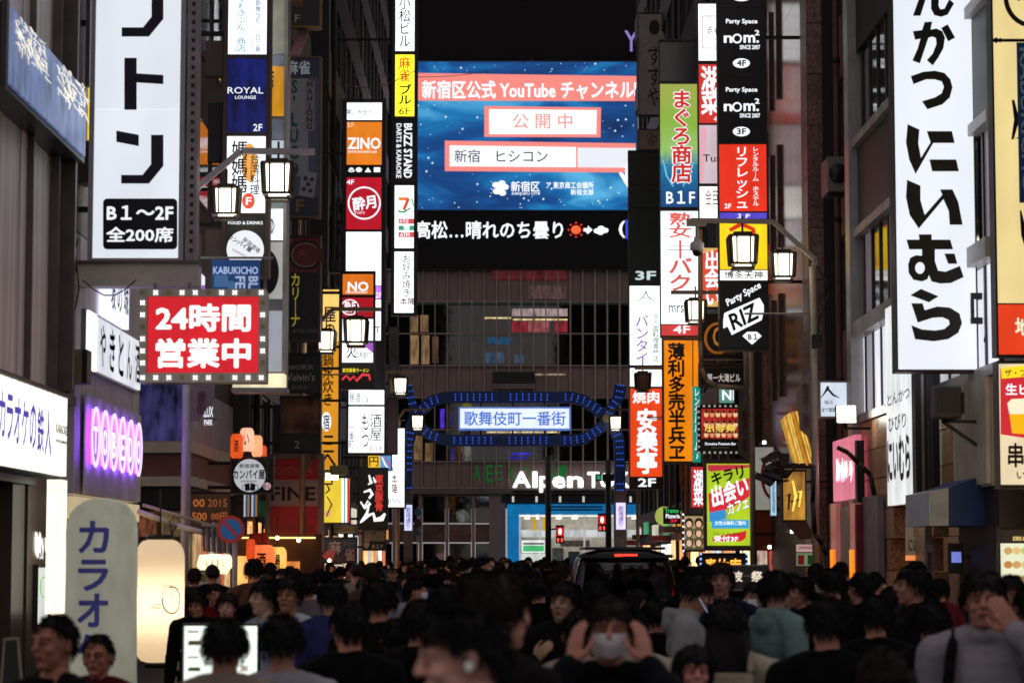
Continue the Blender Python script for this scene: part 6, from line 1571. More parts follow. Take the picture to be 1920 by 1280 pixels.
# ============================================================ BLACK VAN
YV = 41
b = Board('van', 'black passenger van seen from behind with its red brake light glowing', 'van', 1172, 1040, YV)
xc, zg = 0, -b.o.z
M_car = ink('050507', .12)
prof = [(-.86, .32), (-.92, .5), (-.93, .95), (-.90, 1.1), (-.84, 1.45), (-.76, 1.78), (-.68, 1.88), (-.4, 1.95), (0, 1.97)]
prof = prof + [(-x, z) for x, z in reversed(prof[:-1])]
bm = bmesh.new(); prev = None
for (y, sx, sz, z_cut) in ((0.0, .97, .975, 0), (.12, 1, 1, 0), (1.2, 1.0, 1.0, 0), (3.0, 1, .99, 0), (3.9, .97, .93, 0), (4.4, .95, .62, 0), (4.85, .88, .52, 0)):
    ring = [bm.verts.new((x * sx, y, zg + .0 + z * sz if z > .6 else zg + z)) for x, z in prof]
    if prev:
        for i in range(len(ring) - 1): bm.faces.new((prev[i], prev[i + 1], ring[i + 1], ring[i]))
        bm.faces.new((prev[-1], prev[0], ring[0], ring[-1]))
    else: bm.faces.new(ring[::-1])
    prev = ring
bm.faces.new(prev)
bmesh.ops.recalc_face_normals(bm, faces=bm.faces[:])
bmesh.ops.bevel(bm, geom=bm.edges[:], offset=.015, segments=1, affect='EDGES')
body = bm_obj('body', bm, M_car, b.root, True)
def vp(name, pts, y, th, m, par=None):
    bm = bmesh.new(); f = bm.faces.new([bm.verts.new((x, y, zg + z)) for x, z in pts])
    r_ = bmesh.ops.extrude_face_region(bm, geom=[f])
    for v in r_['geom']:
        if isinstance(v, bmesh.types.BMVert): v.co.y -= th
    bmesh.ops.recalc_face_normals(bm, faces=bm.faces[:])
    return bm_obj(name, bm, m, par or b.root)
vp('rear_glass', [(-.74, 1.12), (.74, 1.12), (.66, 1.72), (-.66, 1.72)], -.012, .02, glass('08080a', .03))
vp('glass_trim', [(-.79, 1.06), (.79, 1.06), (.78, 1.11), (-.78, 1.11)], -.01, .03, paint('8a8a8c', .2, .9))
bm = bmesh.new(); bbox(bm, -.8, .8, -.30, .15, zg + 1.80, zg + 1.86); bmesh.ops.bevel(bm, geom=bm.edges[:], offset=.02, segments=2, affect='EDGES')
sp = bm_obj('spoiler', bm, M_car, b.root)
box('brake_light', -.19, .19, -.315, -.30, zg + 1.965 - .13, zg + 1.995 - .13, lit('ff3020', 3.5, 0), sp)
bm = bmesh.new(); bbox(bm, -.7, .7, .0, 2.6, zg + 1.94, zg + 1.985); bmesh.ops.bevel(bm, geom=bm.edges[:], offset=.02, segments=2, affect='EDGES'); bm_obj('roof_rack', bm, M_car, b.root)
for s in (-1, 1):
    vp('tail_light', [(s * .9, .82), (s * .9, 1.3), (s * .80, 1.28), (s * .74, .86)], -.005, .04, lit('7a0c10', .5, 0))
    box('side_mirror', s * .95, s * 1.12, 3.3, 3.4, zg + 1.05, zg + 1.25, M_car, b.root)
    for y in (.9, 3.8):
        w_ = lathe('wheel', [(0, -.11), (.33, -.11), (.34, -.06), (.34, .06), (.33, .11), (0, .11)], ink('0a0a0a', .8), b.root, 24)
        w_.matrix_local = Matrix.Translation((s * .80, y, zg + .34)) @ Matrix.Rotation(R(90), 4, 'Y')
        r_ = lathe('rim', [(0, .115), (.2, .112), (.22, .12)], M_steel, w_, 16)
p = box('number_plate', -.17, .17, -.045, -.03, zg + .78, zg + .95, ink('b8b8ac'), b.root)
box('bumper', -.88, .88, -.09, .1, zg + .35, zg + .62, M_car, b.root, .03)
box('sticker', -.36, -.2, -.04, -.034, zg + 1.60, zg + 1.66, ink('8a8a8a'), b.root); box('orange_badge', -.2, -.05, -.31, -.301, zg + 1.815, zg + 1.835, lit('b05010', .5), sp)
tube('wiper', [(.0, -.045, zg + 1.14), (.45, -.045, zg + 1.22)], .01, M_black, b.root)

# ============================================================ PEOPLE
def P_ell(bm, c, r, M=None, seg=14, rot=None):
    m = Matrix.Translation(c)
    if rot is not None: m = m @ Euler(rot).to_matrix().to_4x4()
    m = m @ Matrix.Diagonal((*r, 1))
    if M is not None: m = M @ m
    bmesh.ops.create_uvsphere(bm, u_segments=seg, v_segments=max(6, seg * 2 // 3), radius=1, matrix=m)
def P_cap(bm, p, q, r1, r2, M=None, seg=10):
    p, q = Vector(p), Vector(q)
    if M is not None: p, q = M @ p, M @ q
    ax_ = (q - p).normalized() if (q - p).length > 1e-6 else Vector((0, 0, 1))
    u_ = ax_.orthogonal().normalized(); w_ = ax_.cross(u_)
    prev = None
    a0 = bm.verts.new(p - ax_ * r1); a1 = bm.verts.new(q + ax_ * r2)
    cs = [(math.cos(2 * PI * i / seg), math.sin(2 * PI * i / seg)) for i in range(seg)]
    for c, r, ph in ((p, r1, -1.0), (p, r1, -.5), (p, r1, 0), (q, r2, 0), (q, r2, .5), (q, r2, 1.0)):
        cc = c + ax_ * (r * math.sin(ph)); k_ = r * math.cos(ph)
        ring = [bm.verts.new(cc + (u_ * x + w_ * y) * k_) for x, y in cs]
        if prev is None:
            for i in range(seg): bm.faces.new((a0, ring[(i + 1) % seg], ring[i]))
        else:
            for i in range(seg): bm.faces.new((prev[i], prev[(i + 1) % seg], ring[(i + 1) % seg], ring[i]))
        prev = ring
    for i in range(seg): bm.faces.new((prev[i], prev[(i + 1) % seg], a1))
TMP = bpy.data.scenes.new('workbench')
def remesh(bm, vox, smooth=2):
    me = bpy.data.meshes.new('tmp'); bm.to_mesh(me); bm.free()
    o = bpy.data.objects.new('tmp', me); TMP.collection.objects.link(o)
    md = o.modifiers.new('r', 'REMESH'); md.mode = 'VOXEL'; md.voxel_size = vox; md.use_smooth_shade = True
    if smooth:
        ms = o.modifiers.new('s', 'SMOOTH'); ms.factor = .5; ms.iterations = smooth
    TMP.view_layers[0].update(); dg = TMP.view_layers[0].depsgraph
    m2 = bpy.data.meshes.new_from_object(o.evaluated_get(dg), depsgraph=dg)
    bpy.data.objects.remove(o); bpy.data.meshes.remove(me)
    for p in m2.polygons: p.use_smooth = True
    return m2
NECK = Vector((0, .01, 1.49))
def head_M(yaw, pitch, roll=0):
    return Matrix.Translation(NECK) @ Euler((R(pitch), R(roll), R(yaw))).to_matrix().to_4x4() @ Matrix.Translation(-NECK)
def hand(bm, wrist, d, n, thumb, curl=.5, s=1.0):
    """wrist, direction of the fingers d, palm normal n (curling side), thumb side vector"""
    d = Vector(d).normalized(); n = (Vector(n) - d * Vector(n).dot(d)).normalized(); t = Vector(thumb); t = (t - d * t.dot(d) - n * t.dot(n)).normalized()
    w = Vector(wrist)
    for i, (off, L) in enumerate(((.030, .072), (.010, .080), (-.010, .075), (-.029, .060))):
        k = w + d * .085 * s + t * off * s
        P_cap(bm, w + t * off * .6 * s, k, .016 * s, .0125 * s)
        a = k; dd = d.copy()
        for j, f in enumerate((.42, .32, .26)):
            dd = (dd + n * curl * (.35 + .25 * j)).normalized()
            b_ = a + dd * L * f * s
            P_cap(bm, a, b_, (.0095 - .0008 * j) * s, (.0088 - .0008 * j) * s, seg=8)
            a = b_
    a = w + d * .02 * s + t * .02 * s
    b_ = a + (d * .6 + t * .8 + n * .25).normalized() * .045 * s
    c = b_ + (d * .9 + t * .3 + n * .3).normalized() * .034 * s
    e = c + (d * 1.0 + n * .35).normalized() * .026 * s
    P_cap(bm, a, b_, .015 * s, .012 * s, seg=8); P_cap(bm, b_, c, .0115 * s, .0105 * s, seg=8); P_cap(bm, c, e, .010 * s, .009 * s, seg=8)
ARMS = {
 'down': [((-.195, .01, 1.40), (-.245, .03, 1.12), (-.25, -.04, .88), (0, -.15, -1), (1, 0, 0), (0, -1, 0), .5), ((.195, .01, 1.40), (.245, .03, 1.12), (.25, -.04, .88), (0, -.15, -1), (-1, 0, 0), (0, -1, 0), .5)],
 'phone': [((-.195, .01, 1.40), (-.24, .04, 1.12), (-.10, -.24, 1.16), (.75, -.5, .35), (.1, .2, 1), (0, -1, .3), .6), ((.195, .01, 1.40), (.235, .03, 1.12), (.10, -.27, 1.20), (-.5, -.4, .75), (-.2, .8, .3), (1, 0, .2), .6)],
 'bag': [((-.195, .01, 1.40), (-.25, -.02, 1.13), (-.12, -.17, 1.27), (.6, -.2, .6), (.3, .9, 0), (0, -.3, 1), .8), ((.195, .01, 1.40), (.245, .03, 1.12), (.25, -.04, .88), (0, -.15, -1), (-1, 0, 0), (0, -1, 0), .5)],
 'headhold': [((-.195, .0, 1.41), (-.27, -.24, 1.30), (-.135, -.12, 1.50), (.16, .12, 1), (.8, .6, 0), (.3, -1, .2), .25), ((.195, .0, 1.41), (.27, -.24, 1.30), (.135, -.12, 1.50), (-.16, .12, 1), (-.8, .6, 0), (-.3, -1, .2), .25)],
 'facepalm': [((-.195, .01, 1.40), (-.245, .03, 1.12), (-.25, -.04, .88), (0, -.15, -1), (1, 0, 0), (0, -1, 0), .5), ((.195, .0, 1.41), (.33, -.16, 1.30), (.125, -.185, 1.50), (-.55, .0, .9), (-.2, 1, .1), (-.7, -.1, -.6), .25)],
}
LEGS = [((-.09, 0, .90), (-.10, -.02, .48), (-.11, .02, .09)), ((.09, 0, .90), (.11, -.04, .48), (.12, -.02, .09))]
_pc = {}
def body_mesh(arm, yaw, pitch, hero):
    k = ('b', arm, yaw, pitch, hero)
    if k in _pc: return _pc[k]
    H = head_M(yaw, pitch)
    bm = bmesh.new()
    P_ell(bm, (0, .012, 1.628), (.073, .092, .098), H, 20)
    P_ell(bm, (0, -.02, 1.575), (.058, .066, .072), H, 16)
    P_ell(bm, (0, -.05, 1.528), (.032, .032, .024), H)
    P_ell(bm, (0, -.044, 1.664), (.052, .034, .036), H)
    for s in (-1, 1):
        P_cap(bm, (s * .012, -.083, 1.645), (s * .046, -.072, 1.643), .010, .009, H)
        P_ell(bm, (s * .036, -.062, 1.592), (.022, .022, .02), H)
        P_ell(bm, (s * .076, .012, 1.608), (.011, .02, .031), H, 12, (0, 0, s * .35))
        P_ell(bm, (s * .029, -.076, 1.622), (.013, .010, .009), H)
    P_cap(bm, (0, -.084, 1.640), (0, -.104, 1.600), .008, .0125, H)
    for s in (-1, 1): P_ell(bm, (s * .011, -.094, 1.597), (.008, .009, .007), H)
    P_ell(bm, (0, -.083, 1.568), (.024, .011, .007), H); P_ell(bm, (0, -.081, 1.558), (.02, .011, .007), H)
    P_cap(bm, (0, .02, 1.42), H @ Vector((0, .02, 1.57)), .058, .052)
    P_ell(bm, (0, 0, 1.30), (.16, .10, .16)); P_ell(bm, (0, .0, 1.10), (.135, .09, .16)); P_ell(bm, (0, 0, .94), (.15, .105, .12))
    for s in (-1, 1): P_cap(bm, (s * .03, .01, 1.47), (s * .185, .01, 1.40), .045, .052)
    for (sh, el, wr, hd, hn, ht, cu) in ARMS[arm]:
        P_cap(bm, sh, el, .050, .040); P_cap(bm, el, wr, .039, .026)
        hand(bm, wr, hd, hn, ht, cu)
    for (h_, kn, an) in LEGS:
        P_cap(bm, h_, kn, .08, .055); P_cap(bm, kn, an, .052, .036)
        P_cap(bm, (an[0], an[1], .045), (an[0], an[1] - .14, .035), .038, .03)
    _pc[k] = remesh(bm, .0055 if hero else .010, 2 if hero else 1)
    return _pc[k]
def top_mesh(arm, kind, hero):
    k = ('t', arm, kind, hero)
    if k in _pc: return _pc[k]
    bm = bmesh.new()
    e = {'tee': .012, 'jacket': .022, 'hoodie': .028, 'coat': .03}[kind]
    P_ell(bm, (0, .002, 1.29), (.165 + e, .105 + e, .17)); P_ell(bm, (0, .0, 1.10), (.15 + e, .10 + e, .17)); P_ell(bm, (0, 0, .95), (.162 + e, .112 + e, .12))
    for s in (-1, 1): P_cap(bm, (s * .055, .012, 1.455), (s * .185, .01, 1.405), .042 + e, .050 + e)
    for (sh, el, wr, hd, hn, ht, cu) in ARMS[arm]:
        sh, el, wr = Vector(sh), Vector(el), Vector(wr)
        if kind == 'tee': P_cap(bm, sh, sh.lerp(el, .8), .056 + e, .055 + e)
        else:
            P_cap(bm, sh, el, .054 + e, .043 + e); P_cap(bm, el, el.lerp(wr, .94), .043 + e, .030 + e)
            P_cap(bm, el.lerp(wr, .55), el.lerp(wr, .62), .043 + e, .042 + e)
    P_ell(bm, (0, .055, 1.43), (.10, .062, .075)); P_ell(bm, (0, .045, 1.36), (.14, .085, .12))
    if kind in ('jacket', 'coat'):
        for i in range(16):
            a = 2 * PI * i / 16
            P_ell(bm, (.062 * math.cos(a), .018 + .06 * math.sin(a), 1.485 + .012 * math.sin(a)), (.02, .02, .028), None, 8)
    if kind == 'tee':
        for i in range(16):
            a = 2 * PI * i / 16
            P_ell(bm, (.062 * math.cos(a), .018 + .058 * math.sin(a), 1.468), (.014, .014, .012), None, 8)
    if kind == 'hoodie':
        for i in range(14):
            a = 2 * PI * i / 14
            back = max(0, math.sin(a))
            P_ell(bm, (.085 * math.cos(a), .03 + (.075 + .02 * back) * math.sin(a), 1.475 - .01 * back), (.034, .034 + .012 * back, .034 + .03 * back), None, 8)
        P_ell(bm, (0, .12, 1.43), (.09, .05, .075))
    if kind == 'coat':
        P_ell(bm, (0, 0, .78), (.19, .14, .28))
    m = remesh(bm, .010 if hero else .014, 4)
    nrm = [v.normal.copy() for v in m.vertices]
    for v, vn in zip(m.vertices, nrm):      # cloth folds
        c = v.co.copy()
        n_ = noise.noise(Vector((c.x * 9, c.y * 9, c.z * 5))) * .010 + noise.noise(Vector((c.x * 22 + 3, c.y * 20, c.z * 14))) * .005
        v.co = c + vn * n_
    _pc[k] = m
    return m
def trouser_mesh():
    if 'tr' in _pc: return _pc['tr']
    bm = bmesh.new()
    P_ell(bm, (0, 0, .93), (.165, .118, .11))
    for (h_, kn, an) in LEGS: P_cap(bm, h_, kn, .098, .072); P_cap(bm, kn, an, .07, .058)
    _pc['tr'] = remesh(bm, .016, 3); return _pc['tr']
def shoe_mesh():
    if 'sh' in _pc: return _pc['sh']
    bm = bmesh.new()
    for (h_, kn, an) in LEGS: P_cap(bm, (an[0], an[1] + .02, .045), (an[0], an[1] - .16, .038), .048, .038); P_cap(bm, (an[0], an[1], .05), (an[0], an[1], .1), .046, .044)
    _pc['sh'] = remesh(bm, .012, 1); return _pc['sh']
def hair_mesh(kind, yaw, pitch):
    k = ('h', kind, yaw, pitch)
    if k in _pc: return _pc[k]
    H = head_M(yaw, pitch); rr = random.Random(hash(kind) % 1000 if False else len(kind) * 7 + 1)
    bm = bmesh.new()
    C = Vector((0, .018, 1.632))
    rx, ry, rz = {'short': (.081, .100, .102), 'crop': (.078, .098, .100), 'full': (.091, .108, .110), 'long': (.092, .110, .107), 'bob': (.096, .110, .108), 'cap': (.084, .104, .10), 'bun': (.084, .104, .104)}[kind]
    NU, NV = 56, 40
    def low(ang):          # how far down the hair comes, by direction (0 = face, pi = nape)
        f = abs(ang)
        jag = noise.noise(Vector((math.sin(ang) * 7, math.cos(ang) * 7, len(kind) * 3.1))) * .016 + noise.noise(Vector((math.sin(ang) * 19, math.cos(ang) * 19, 1))) * .009
        if kind in ('short', 'crop', 'cap', 'bun'):
            a = {'short': .034, 'crop': .052, 'cap': .045, 'bun': .045}[kind]
            if f < .75: return a + jag
            if f < 1.45: return a + (-.012 - a) * (f - .75) / .7
            return -.012 - .058 * min(1, (f - 1.45) / .8)
        if kind == 'full':
            if f < .8: return .036 + jag
            return .036 - .093 * min(1, (f - .8) / .6) + jag * .5
        if f < .72: return .032 + jag
        return .032 - (.14 if kind == 'bob' else .13) * min(1, (f - .72) / .25)
    rows_ = []
    for j in range(NV + 1):
        row = []
        for i in range(NU):
            a = 2 * PI * i / NU - PI
            zl = low(a) / rz
            zl = max(-.98, min(.9, zl))
            ph_min = math.asin(zl) if zl > -1 else -PI / 2
            ph = PI / 2 - (PI / 2 - ph_min) * j / NV
            d = Vector((math.sin(a) * math.cos(ph), -math.cos(a) * math.cos(ph), math.sin(ph)))
            strand = noise.noise(Vector((math.sin(a) * 9, math.cos(a) * 9, d.z * 1.6 + len(kind)))) * (.0 if kind == 'cap' else .007) + noise.noise(Vector((math.sin(a) * 22, math.cos(a) * 22, d.z * 3))) * (.0 if kind == 'cap' else .009)
            edge = .82 + .18 * min(1, (NV - j) / 3)
            if abs(a) < .8: edge = max(edge, 1.0 if j < NV else .95); strand = abs(strand) + .003
            if kind == 'long' and d.z < 0: edge = max(edge, 1)
            v = Vector((d.x * rx, d.y * ry, d.z * rz)) * edge + d * strand
            if kind in ('bob',) and abs(a) > .72:
                z_ = v.z
                if z_ < 0: s_ = 1 / max(.35, math.cos(ph)); v.x *= s_ * .97; v.y *= s_ * .93
            row.append(bm.verts.new(H @ (C + v)))
        rows_.append(row)
    for j in range(NV):
        for i in range(NU):
            bm.faces.new((rows_[j][i], rows_[j + 1][i], rows_[j + 1][(i + 1) % NU], rows_[j][(i + 1) % NU]))
    if kind == 'long':      # curtain of hair over the back and shoulders
        prev = None
        for j in range(22):
            t = j / 21; ring = []
            for i in range(25):
                a = .85 + (2 * PI - 1.7) * i / 24
                rr2 = (.088 - .012 * t + .018 * math.sin(t * 3)) + .004 * math.sin(i * 2.7 + 4 * t)
                x = math.sin(a) * rr2 * (1 + .25 * t); y = .018 - math.cos(a) * (rr2 + .012 + .03 * t) + .02 * t
                ring.append(bm.verts.new((x if t > .4 else (H @ Vector((x, y, 1.62))).x, y, 1.64 - .36 * t - .015 * math.sin(i * 1.9) * t)))
            if prev:
                for i in range(24): bm.faces.new((prev[i], prev[i + 1], ring[i + 1], ring[i]))
            prev = ring
    if kind == 'bun': P_ell(bm, (0, .125, 1.66), (.04, .035, .04), H)
    if kind == 'cap':
        vs = []
        for i in range(13):
            a = -.85 + 1.7 * i / 12
            vs.append(((math.sin(a) * .082, .018 - math.cos(a) * .098, 1.668), (math.sin(a) * .075, .018 - math.cos(a) * .17, 1.655)))
        A_ = [[bm.verts.new(H @ Vector(q)) for q in p] + [bm.verts.new(H @ (Vector(q) - Vector((0, 0, .008)))) for q in p] for p in vs]
        for a, c in zip(A_, A_[1:]): bm.faces.new((a[0], a[1], c[1], c[0])); bm.faces.new((a[2], c[2], c[3], a[3])); bm.faces.new((a[1], a[3], c[3], c[1]))
    # loose tufts give an uneven outline
    n_t = 0 if kind == 'cap' else 700
    for _ in range(n_t):
        a = rr.uniform(-PI, PI); zl = max(-.98, min(.9, low(a) / rz)); ph = rr.uniform(math.asin(zl), PI / 2 * .97)
        d = Vector((math.sin(a) * math.cos(ph), -math.cos(a) * math.cos(ph), math.sin(ph)))
        base = C + Vector((d.x * rx, d.y * ry, d.z * rz)) * .97
        down = Vector((d.x * .8, d.y * .8, -1.0 + d.z * .5)); down = (down - d * down.dot(d) * .75).normalized()
        if d.z > .85: down = Vector((rr.uniform(-1, 1), rr.uniform(-1, 1), -.1)).normalized()
        L = rr.uniform(.022, .045) * (1.2 if kind == 'full' else 1)
        side = d.cross(down).normalized() * rr.uniform(.002, .0045)
        tip = base + down * L + d * rr.uniform(.002, .014)
        mid = base + down * L * .5 + d * rr.uniform(.005, .011)
        q = [bm.verts.new(H @ v) for v in (base + side, base - side, mid - side * .8, tip, mid + side * .8)]
        bm.faces.new(q)
    me = bpy.data.meshes.new('hair'); bm.to_mesh(me); bm.free()
    for p in me.polygons: p.use_smooth = True
    _pc[k] = me
    return me
def face_mesh(part, yaw, pitch):
    k = (part, yaw, pitch)
    if k in _pc: return _pc[k]
    H = head_M(yaw, pitch); bm = bmesh.new()
    if part == 'eyes':
        for s in (-1, 1): P_ell(bm, (s * .029, -.081, 1.6225), (.0115, .006, .0042), H, 10)
    if part == 'eyebrows':
        for s in (-1, 1): P_cap(bm, (s * .014, -.0895, 1.6415), (s * .045, -.0795, 1.6425), .0032, .0024, H, 6)
    if part == 'lips':
        P_ell(bm, (0, -.0905, 1.5665), (.021, .005, .0035), H, 10); P_ell(bm, (0, -.0895, 1.5595), (.017, .005, .004), H, 10)
    if part == 'glasses':
        for s in (-1, 1):
            for i in range(14):
                a, c = 2 * PI * i / 14, 2 * PI * (i + 1) / 14
                P1 = Vector((s * .031 + .022 * math.cos(a), -.098, 1.622 + .017 * math.sin(a))); P2 = Vector((s * .031 + .022 * math.cos(c), -.098, 1.622 + .017 * math.sin(c)))
                beam_bm(bm, H @ P1, H @ P2, .0016, 5)
            beam_bm(bm, H @ Vector((s * .053, -.098, 1.626)), H @ Vector((s * .078, .01, 1.628)), .0016, 5)
        beam_bm(bm, H @ Vector((-.009, -.098, 1.626)), H @ Vector((.009, -.098, 1.626)), .0016, 5)
    if part == 'mask':
        N1, N2 = 14, 8; g = []
        for i in range(N1 + 1):
            a = -1.05 + 2.1 * i / N1; row = []
            for j in range(N2 + 1):
                t = j / N2; z = 1.612 - .088 * t * (1 - .12 * abs(a))
                bulge = .014 * math.cos(a * 1.2) * math.sin(PI * min(1, t * 1.1)) + .0015 * math.sin(t * 18)
                row.append(bm.verts.new(H @ Vector((math.sin(a) * (.073 + bulge * .3), -.012 - math.cos(a) * (.088 + bulge) + .014 * t, z))))
            g.append(row)
        for i in range(N1):
            for j in range(N2): bm.faces.new((g[i][j], g[i + 1][j], g[i + 1][j + 1], g[i][j + 1]))
        for s in (-1, 1):
            for z in (1.605, 1.55): beam_bm(bm, H @ Vector((s * .062, -.05, z)), H @ Vector((s * .078, .015, 1.61)), .0016, 5)
    if part == 'earphone':
        P_ell(bm, (-.088, .0, 1.600), (.008, .009, .012), H, 10); P_cap(bm, (-.090, -.004, 1.595), (-.088, -.012, 1.575), .003, .003, H, 6)
        P_ell(bm, (.088, .0, 1.600), (.008, .009, .012), H, 10)
    me = bpy.data.meshes.new(part); bm.to_mesh(me); bm.free()
    for p in me.polygons: p.use_smooth = True
    _pc[k] = me
    return me
def skin(h='cc8e72'):
    k = ('skin', h)
    if k not in _mc:
        m, n, b_ = mat_base('skin')
        nz = noise_mul(n, b_, lin(h), .88, 1.08, 22)
        b_.inputs['Roughness'].default_value = .5
        b_.inputs['Subsurface Weight'].default_value = .08
        b_.inputs['Subsurface Radius'].default_value = (.01, .004, .002)
        _mc[k] = m
    return _mc[k]
def cloth(h):
    k = ('cloth', h)
    if k not in _mc:
        m, n, b_ = mat_base('cloth_' + h)
        nz = noise_mul(n, b_, lin(h), .75, 1.1, 5, stretch=(1, 1, .6))
        b_.inputs['Roughness'].default_value = .9; b_.inputs['Specular IOR Level'].default_value = .15
        n2 = n.nodes.new('ShaderNodeTexNoise'); n2.inputs['Scale'].default_value = 14; n2.inputs['Detail'].default_value = 5
        bp_ = n.nodes.new('ShaderNodeBump'); bp_.inputs['Strength'].default_value = .35; bp_.inputs['Distance'].default_value = .02
        tc = n.nodes['Texture Coordinate']
        n.links.new(tc.outputs['Object'], n2.inputs['Vector']); n.links.new(n2.outputs['Fac'], bp_.inputs['Height']); n.links.new(bp_.outputs['Normal'], b_.inputs['Normal'])
        _mc[k] = m
    return _mc[k]
def hairmat(h='050403'):
    k = ('hair', h)
    if k not in _mc:
        m, n, b_ = mat_base('hair_' + h)
        noise_mul(n, b_, lin(h), .6, 1.5, 60, stretch=(1, 1, .1)); b_.inputs['Roughness'].default_value = .6; b_.inputs['Specular IOR Level'].default_value = .2
        _mc[k] = m
    return _mc[k]
def olink(name, me, m, parent):
    if len(me.materials) == 0: me.materials.append(None)
    o = bpy.data.objects.new(name, me); COL.objects.link(o); o.parent = parent
    o.material_slots[0].link = 'OBJECT'; o.material_slots[0].material = m
    return o
def person(label, X, Y, H, face, arm='down', top='jacket', tc='0c0c0f', hair='short', hc='050403', yaw=0, pitch=0, hero=False, skc='cc8e72', extras=(), group=None, trc='101014', pack=None, strap=None, feat=True):
    """face: 0 looks at the camera, 180 away; + turns to the picture's right"""
    root = empty('person', (X, Y, .0), label, 'person', group, R(face))
    s = H / 1.755
    root.scale = (s, s, s)
    olink('body', body_mesh(arm, yaw, pitch, hero), skin(skc), root)
    olink('hair' if hair != 'cap' else 'hat', hair_mesh(hair, yaw, pitch), hairmat(hc), root)
    t = olink({'tee': 'shirt', 'jacket': 'jacket', 'hoodie': 'hoodie', 'coat': 'coat'}[top], top_mesh(arm, top, hero), cloth(tc), root)
    olink('trousers', trouser_mesh(), cloth(trc), root)
    olink('shoes', shoe_mesh(), ink('141416', .6), root)
    f = abs(((face + yaw + 180) % 360) - 180)
    if f < 120 and feat:
        olink('eyes', face_mesh('eyes', yaw, pitch), ink('0c0807', .3), root)
        olink('eyebrows', face_mesh('eyebrows', yaw, pitch), hairmat(hc), root)
        if 'mask' not in extras: olink('lips', face_mesh('lips', yaw, pitch), ink('7a3c36', .5), root)
    for e in extras:
        olink(e, face_mesh(e, yaw, pitch), {'mask': paint('d8d8dc', .8, 0, .1), 'glasses': ink('0a0a0a', .3), 'earphone': lit('d8d8d8', .25, 0)}[e], root)
    if pack:
        bm = bmesh.new(); bbox(bm, -.15, .15, .13, .27, 1.0, 1.42); bmesh.ops.bevel(bm, geom=bm.edges[:], offset=.05, segments=3, affect='EDGES')
        olinkb = bm_obj('backpack', bm, cloth(pack), root, True)
        for sx in (-1, 1): tube('strap', [(sx * .10, .15, 1.42), (sx * .10, .06, 1.50), (sx * .11, -.08, 1.47), (sx * .12, -.14, 1.3)], .02, cloth(pack), olinkb)
    if strap:
        c = [(.19, .02, .95), (.10, -.15, 1.15), (-.04, -.155, 1.33), (-.12, -.03, 1.485), (-.10, .12, 1.36), (.10, .16, 1.12), (.2, .06, .96)] if strap[0] == 'x' else [(-.17, -.13, 1.0), (-.155, -.16, 1.2), (-.135, -.12, 1.38), (-.12, .0, 1.485), (-.13, .12, 1.4), (-.17, .14, 1.1)]
        tube('bag_strap', c, .024, cloth(strap[1:]), root, 6)
        bm = bmesh.new(); bbox(bm, .19 if strap[0] == 'x' else -.32, .32 if strap[0] == 'x' else -.19, -.12, .16, .78, 1.0); bmesh.ops.bevel(bm, geom=bm.edges[:], offset=.03, segments=2, affect='EDGES'); bm_obj('bag', bm, cloth(strap[1:]), root, True)
    return root
taken = []
heroes = []
def hp(px, ptop, w, label, face, **k):
    """place a person from the head's column, the top of the hair and the head's width in the photograph"""
    Y = 907.0 / w
    X = P(px, 1040, Y).x
    H = 1.85 - (ptop - 1040) * Y / F
    taken.append((X, Y)); heroes.append((px, Y))
    return person(label, X, Y, H, face, **k)
BK = '050506'
hp(103, 1142, 96, 'tanned man with short black hair looking left in the lower left corner', -35, hero=True, hair='crop', skc='a06a54', top='tee', tc=BK)
hp(186, 1180, 80, 'man with dark rimmed glasses and dark red jacket beside the inflatable column', -8, hero=True, hair='crop', skc='aa6e58', top='jacket', tc='4a0c14', extras=('glasses',))
hp(425, 1150, 96, 'back of a man with black hair and beige collar before the white menu stand', 176, hair='full', top='jacket', tc='8a7c70', skc='a87860')
hp(530, 1144, 92, 'back of a man with black hair and pale grey shirt right of the menu stand', 184, hair='full', top='tee', tc='9a9aa2', skc='b08068')
hp(655, 1118, 86, 'broad back of a man in a black jacket left of center', 200, hair='short', top='jacket', tc=BK)
hp(790, 1114, 82, 'back of a black haired man in black with a white mask loop', 160, hair='short', top='hoodie', tc=BK)
hp(745, 1150, 80, 'back of a person in black with white sleeve between two black jackets', 180, hair='short', top='jacket', tc=BK)
hp(880, 1118, 158, 'pale man with black hair and an earphone bending down in the center foreground', -78, hero=True, hair='short', hc='040303', yaw=0, pitch=10, skc='e0a896', top='hoodie', tc=BK, extras=('earphone',))
hp(935, 1060, 122, 'tall man with brown hair behind the man with the earphone', 128, hero=True, hair='full', hc='1c0f0a', skc='cc9482', top='jacket', tc='0c0a0c', yaw=0)
hp(1143, 1112, 104, 'person wearing a white mask with both hands raised to the hair', -4, hero=True, arm='headhold', hair='full', hc='180b0a', skc='bc806a', top='jacket', tc='0a0b10', extras=('mask',))
hp(1300, 1202, 93, 'short woman with black bob hair facing the camera at the bottom edge', 5, hero=True, hair='bob', skc='c88478', top='jacket', tc='14100f')
hp(1362, 1118, 86, 'woman with long black hair, cream coat and cream backpack, seen from behind', 178, hair='long', top='coat', tc='b4aa98', pack='9c927e')
hp(1290, 1064, 62, 'man in a grey hoodie looking down at his phone, right of the van', 85, arm='phone', hair='full', top='hoodie', tc='8a8c8c', pitch=22, hero=True, skc='b07c62')
hp(1350, 1050, 54, 'man in a navy jacket facing the camera behind the grey hoodie', -10, hair='full', hc='180e0a', top='jacket', tc='101830', skc='a07460')
hp(1458, 1066, 60, 'man in a sea green and purple hoodie seen from behind at right', 118, hair='full', top='hoodie', tc='6a8480', skc='b08070')
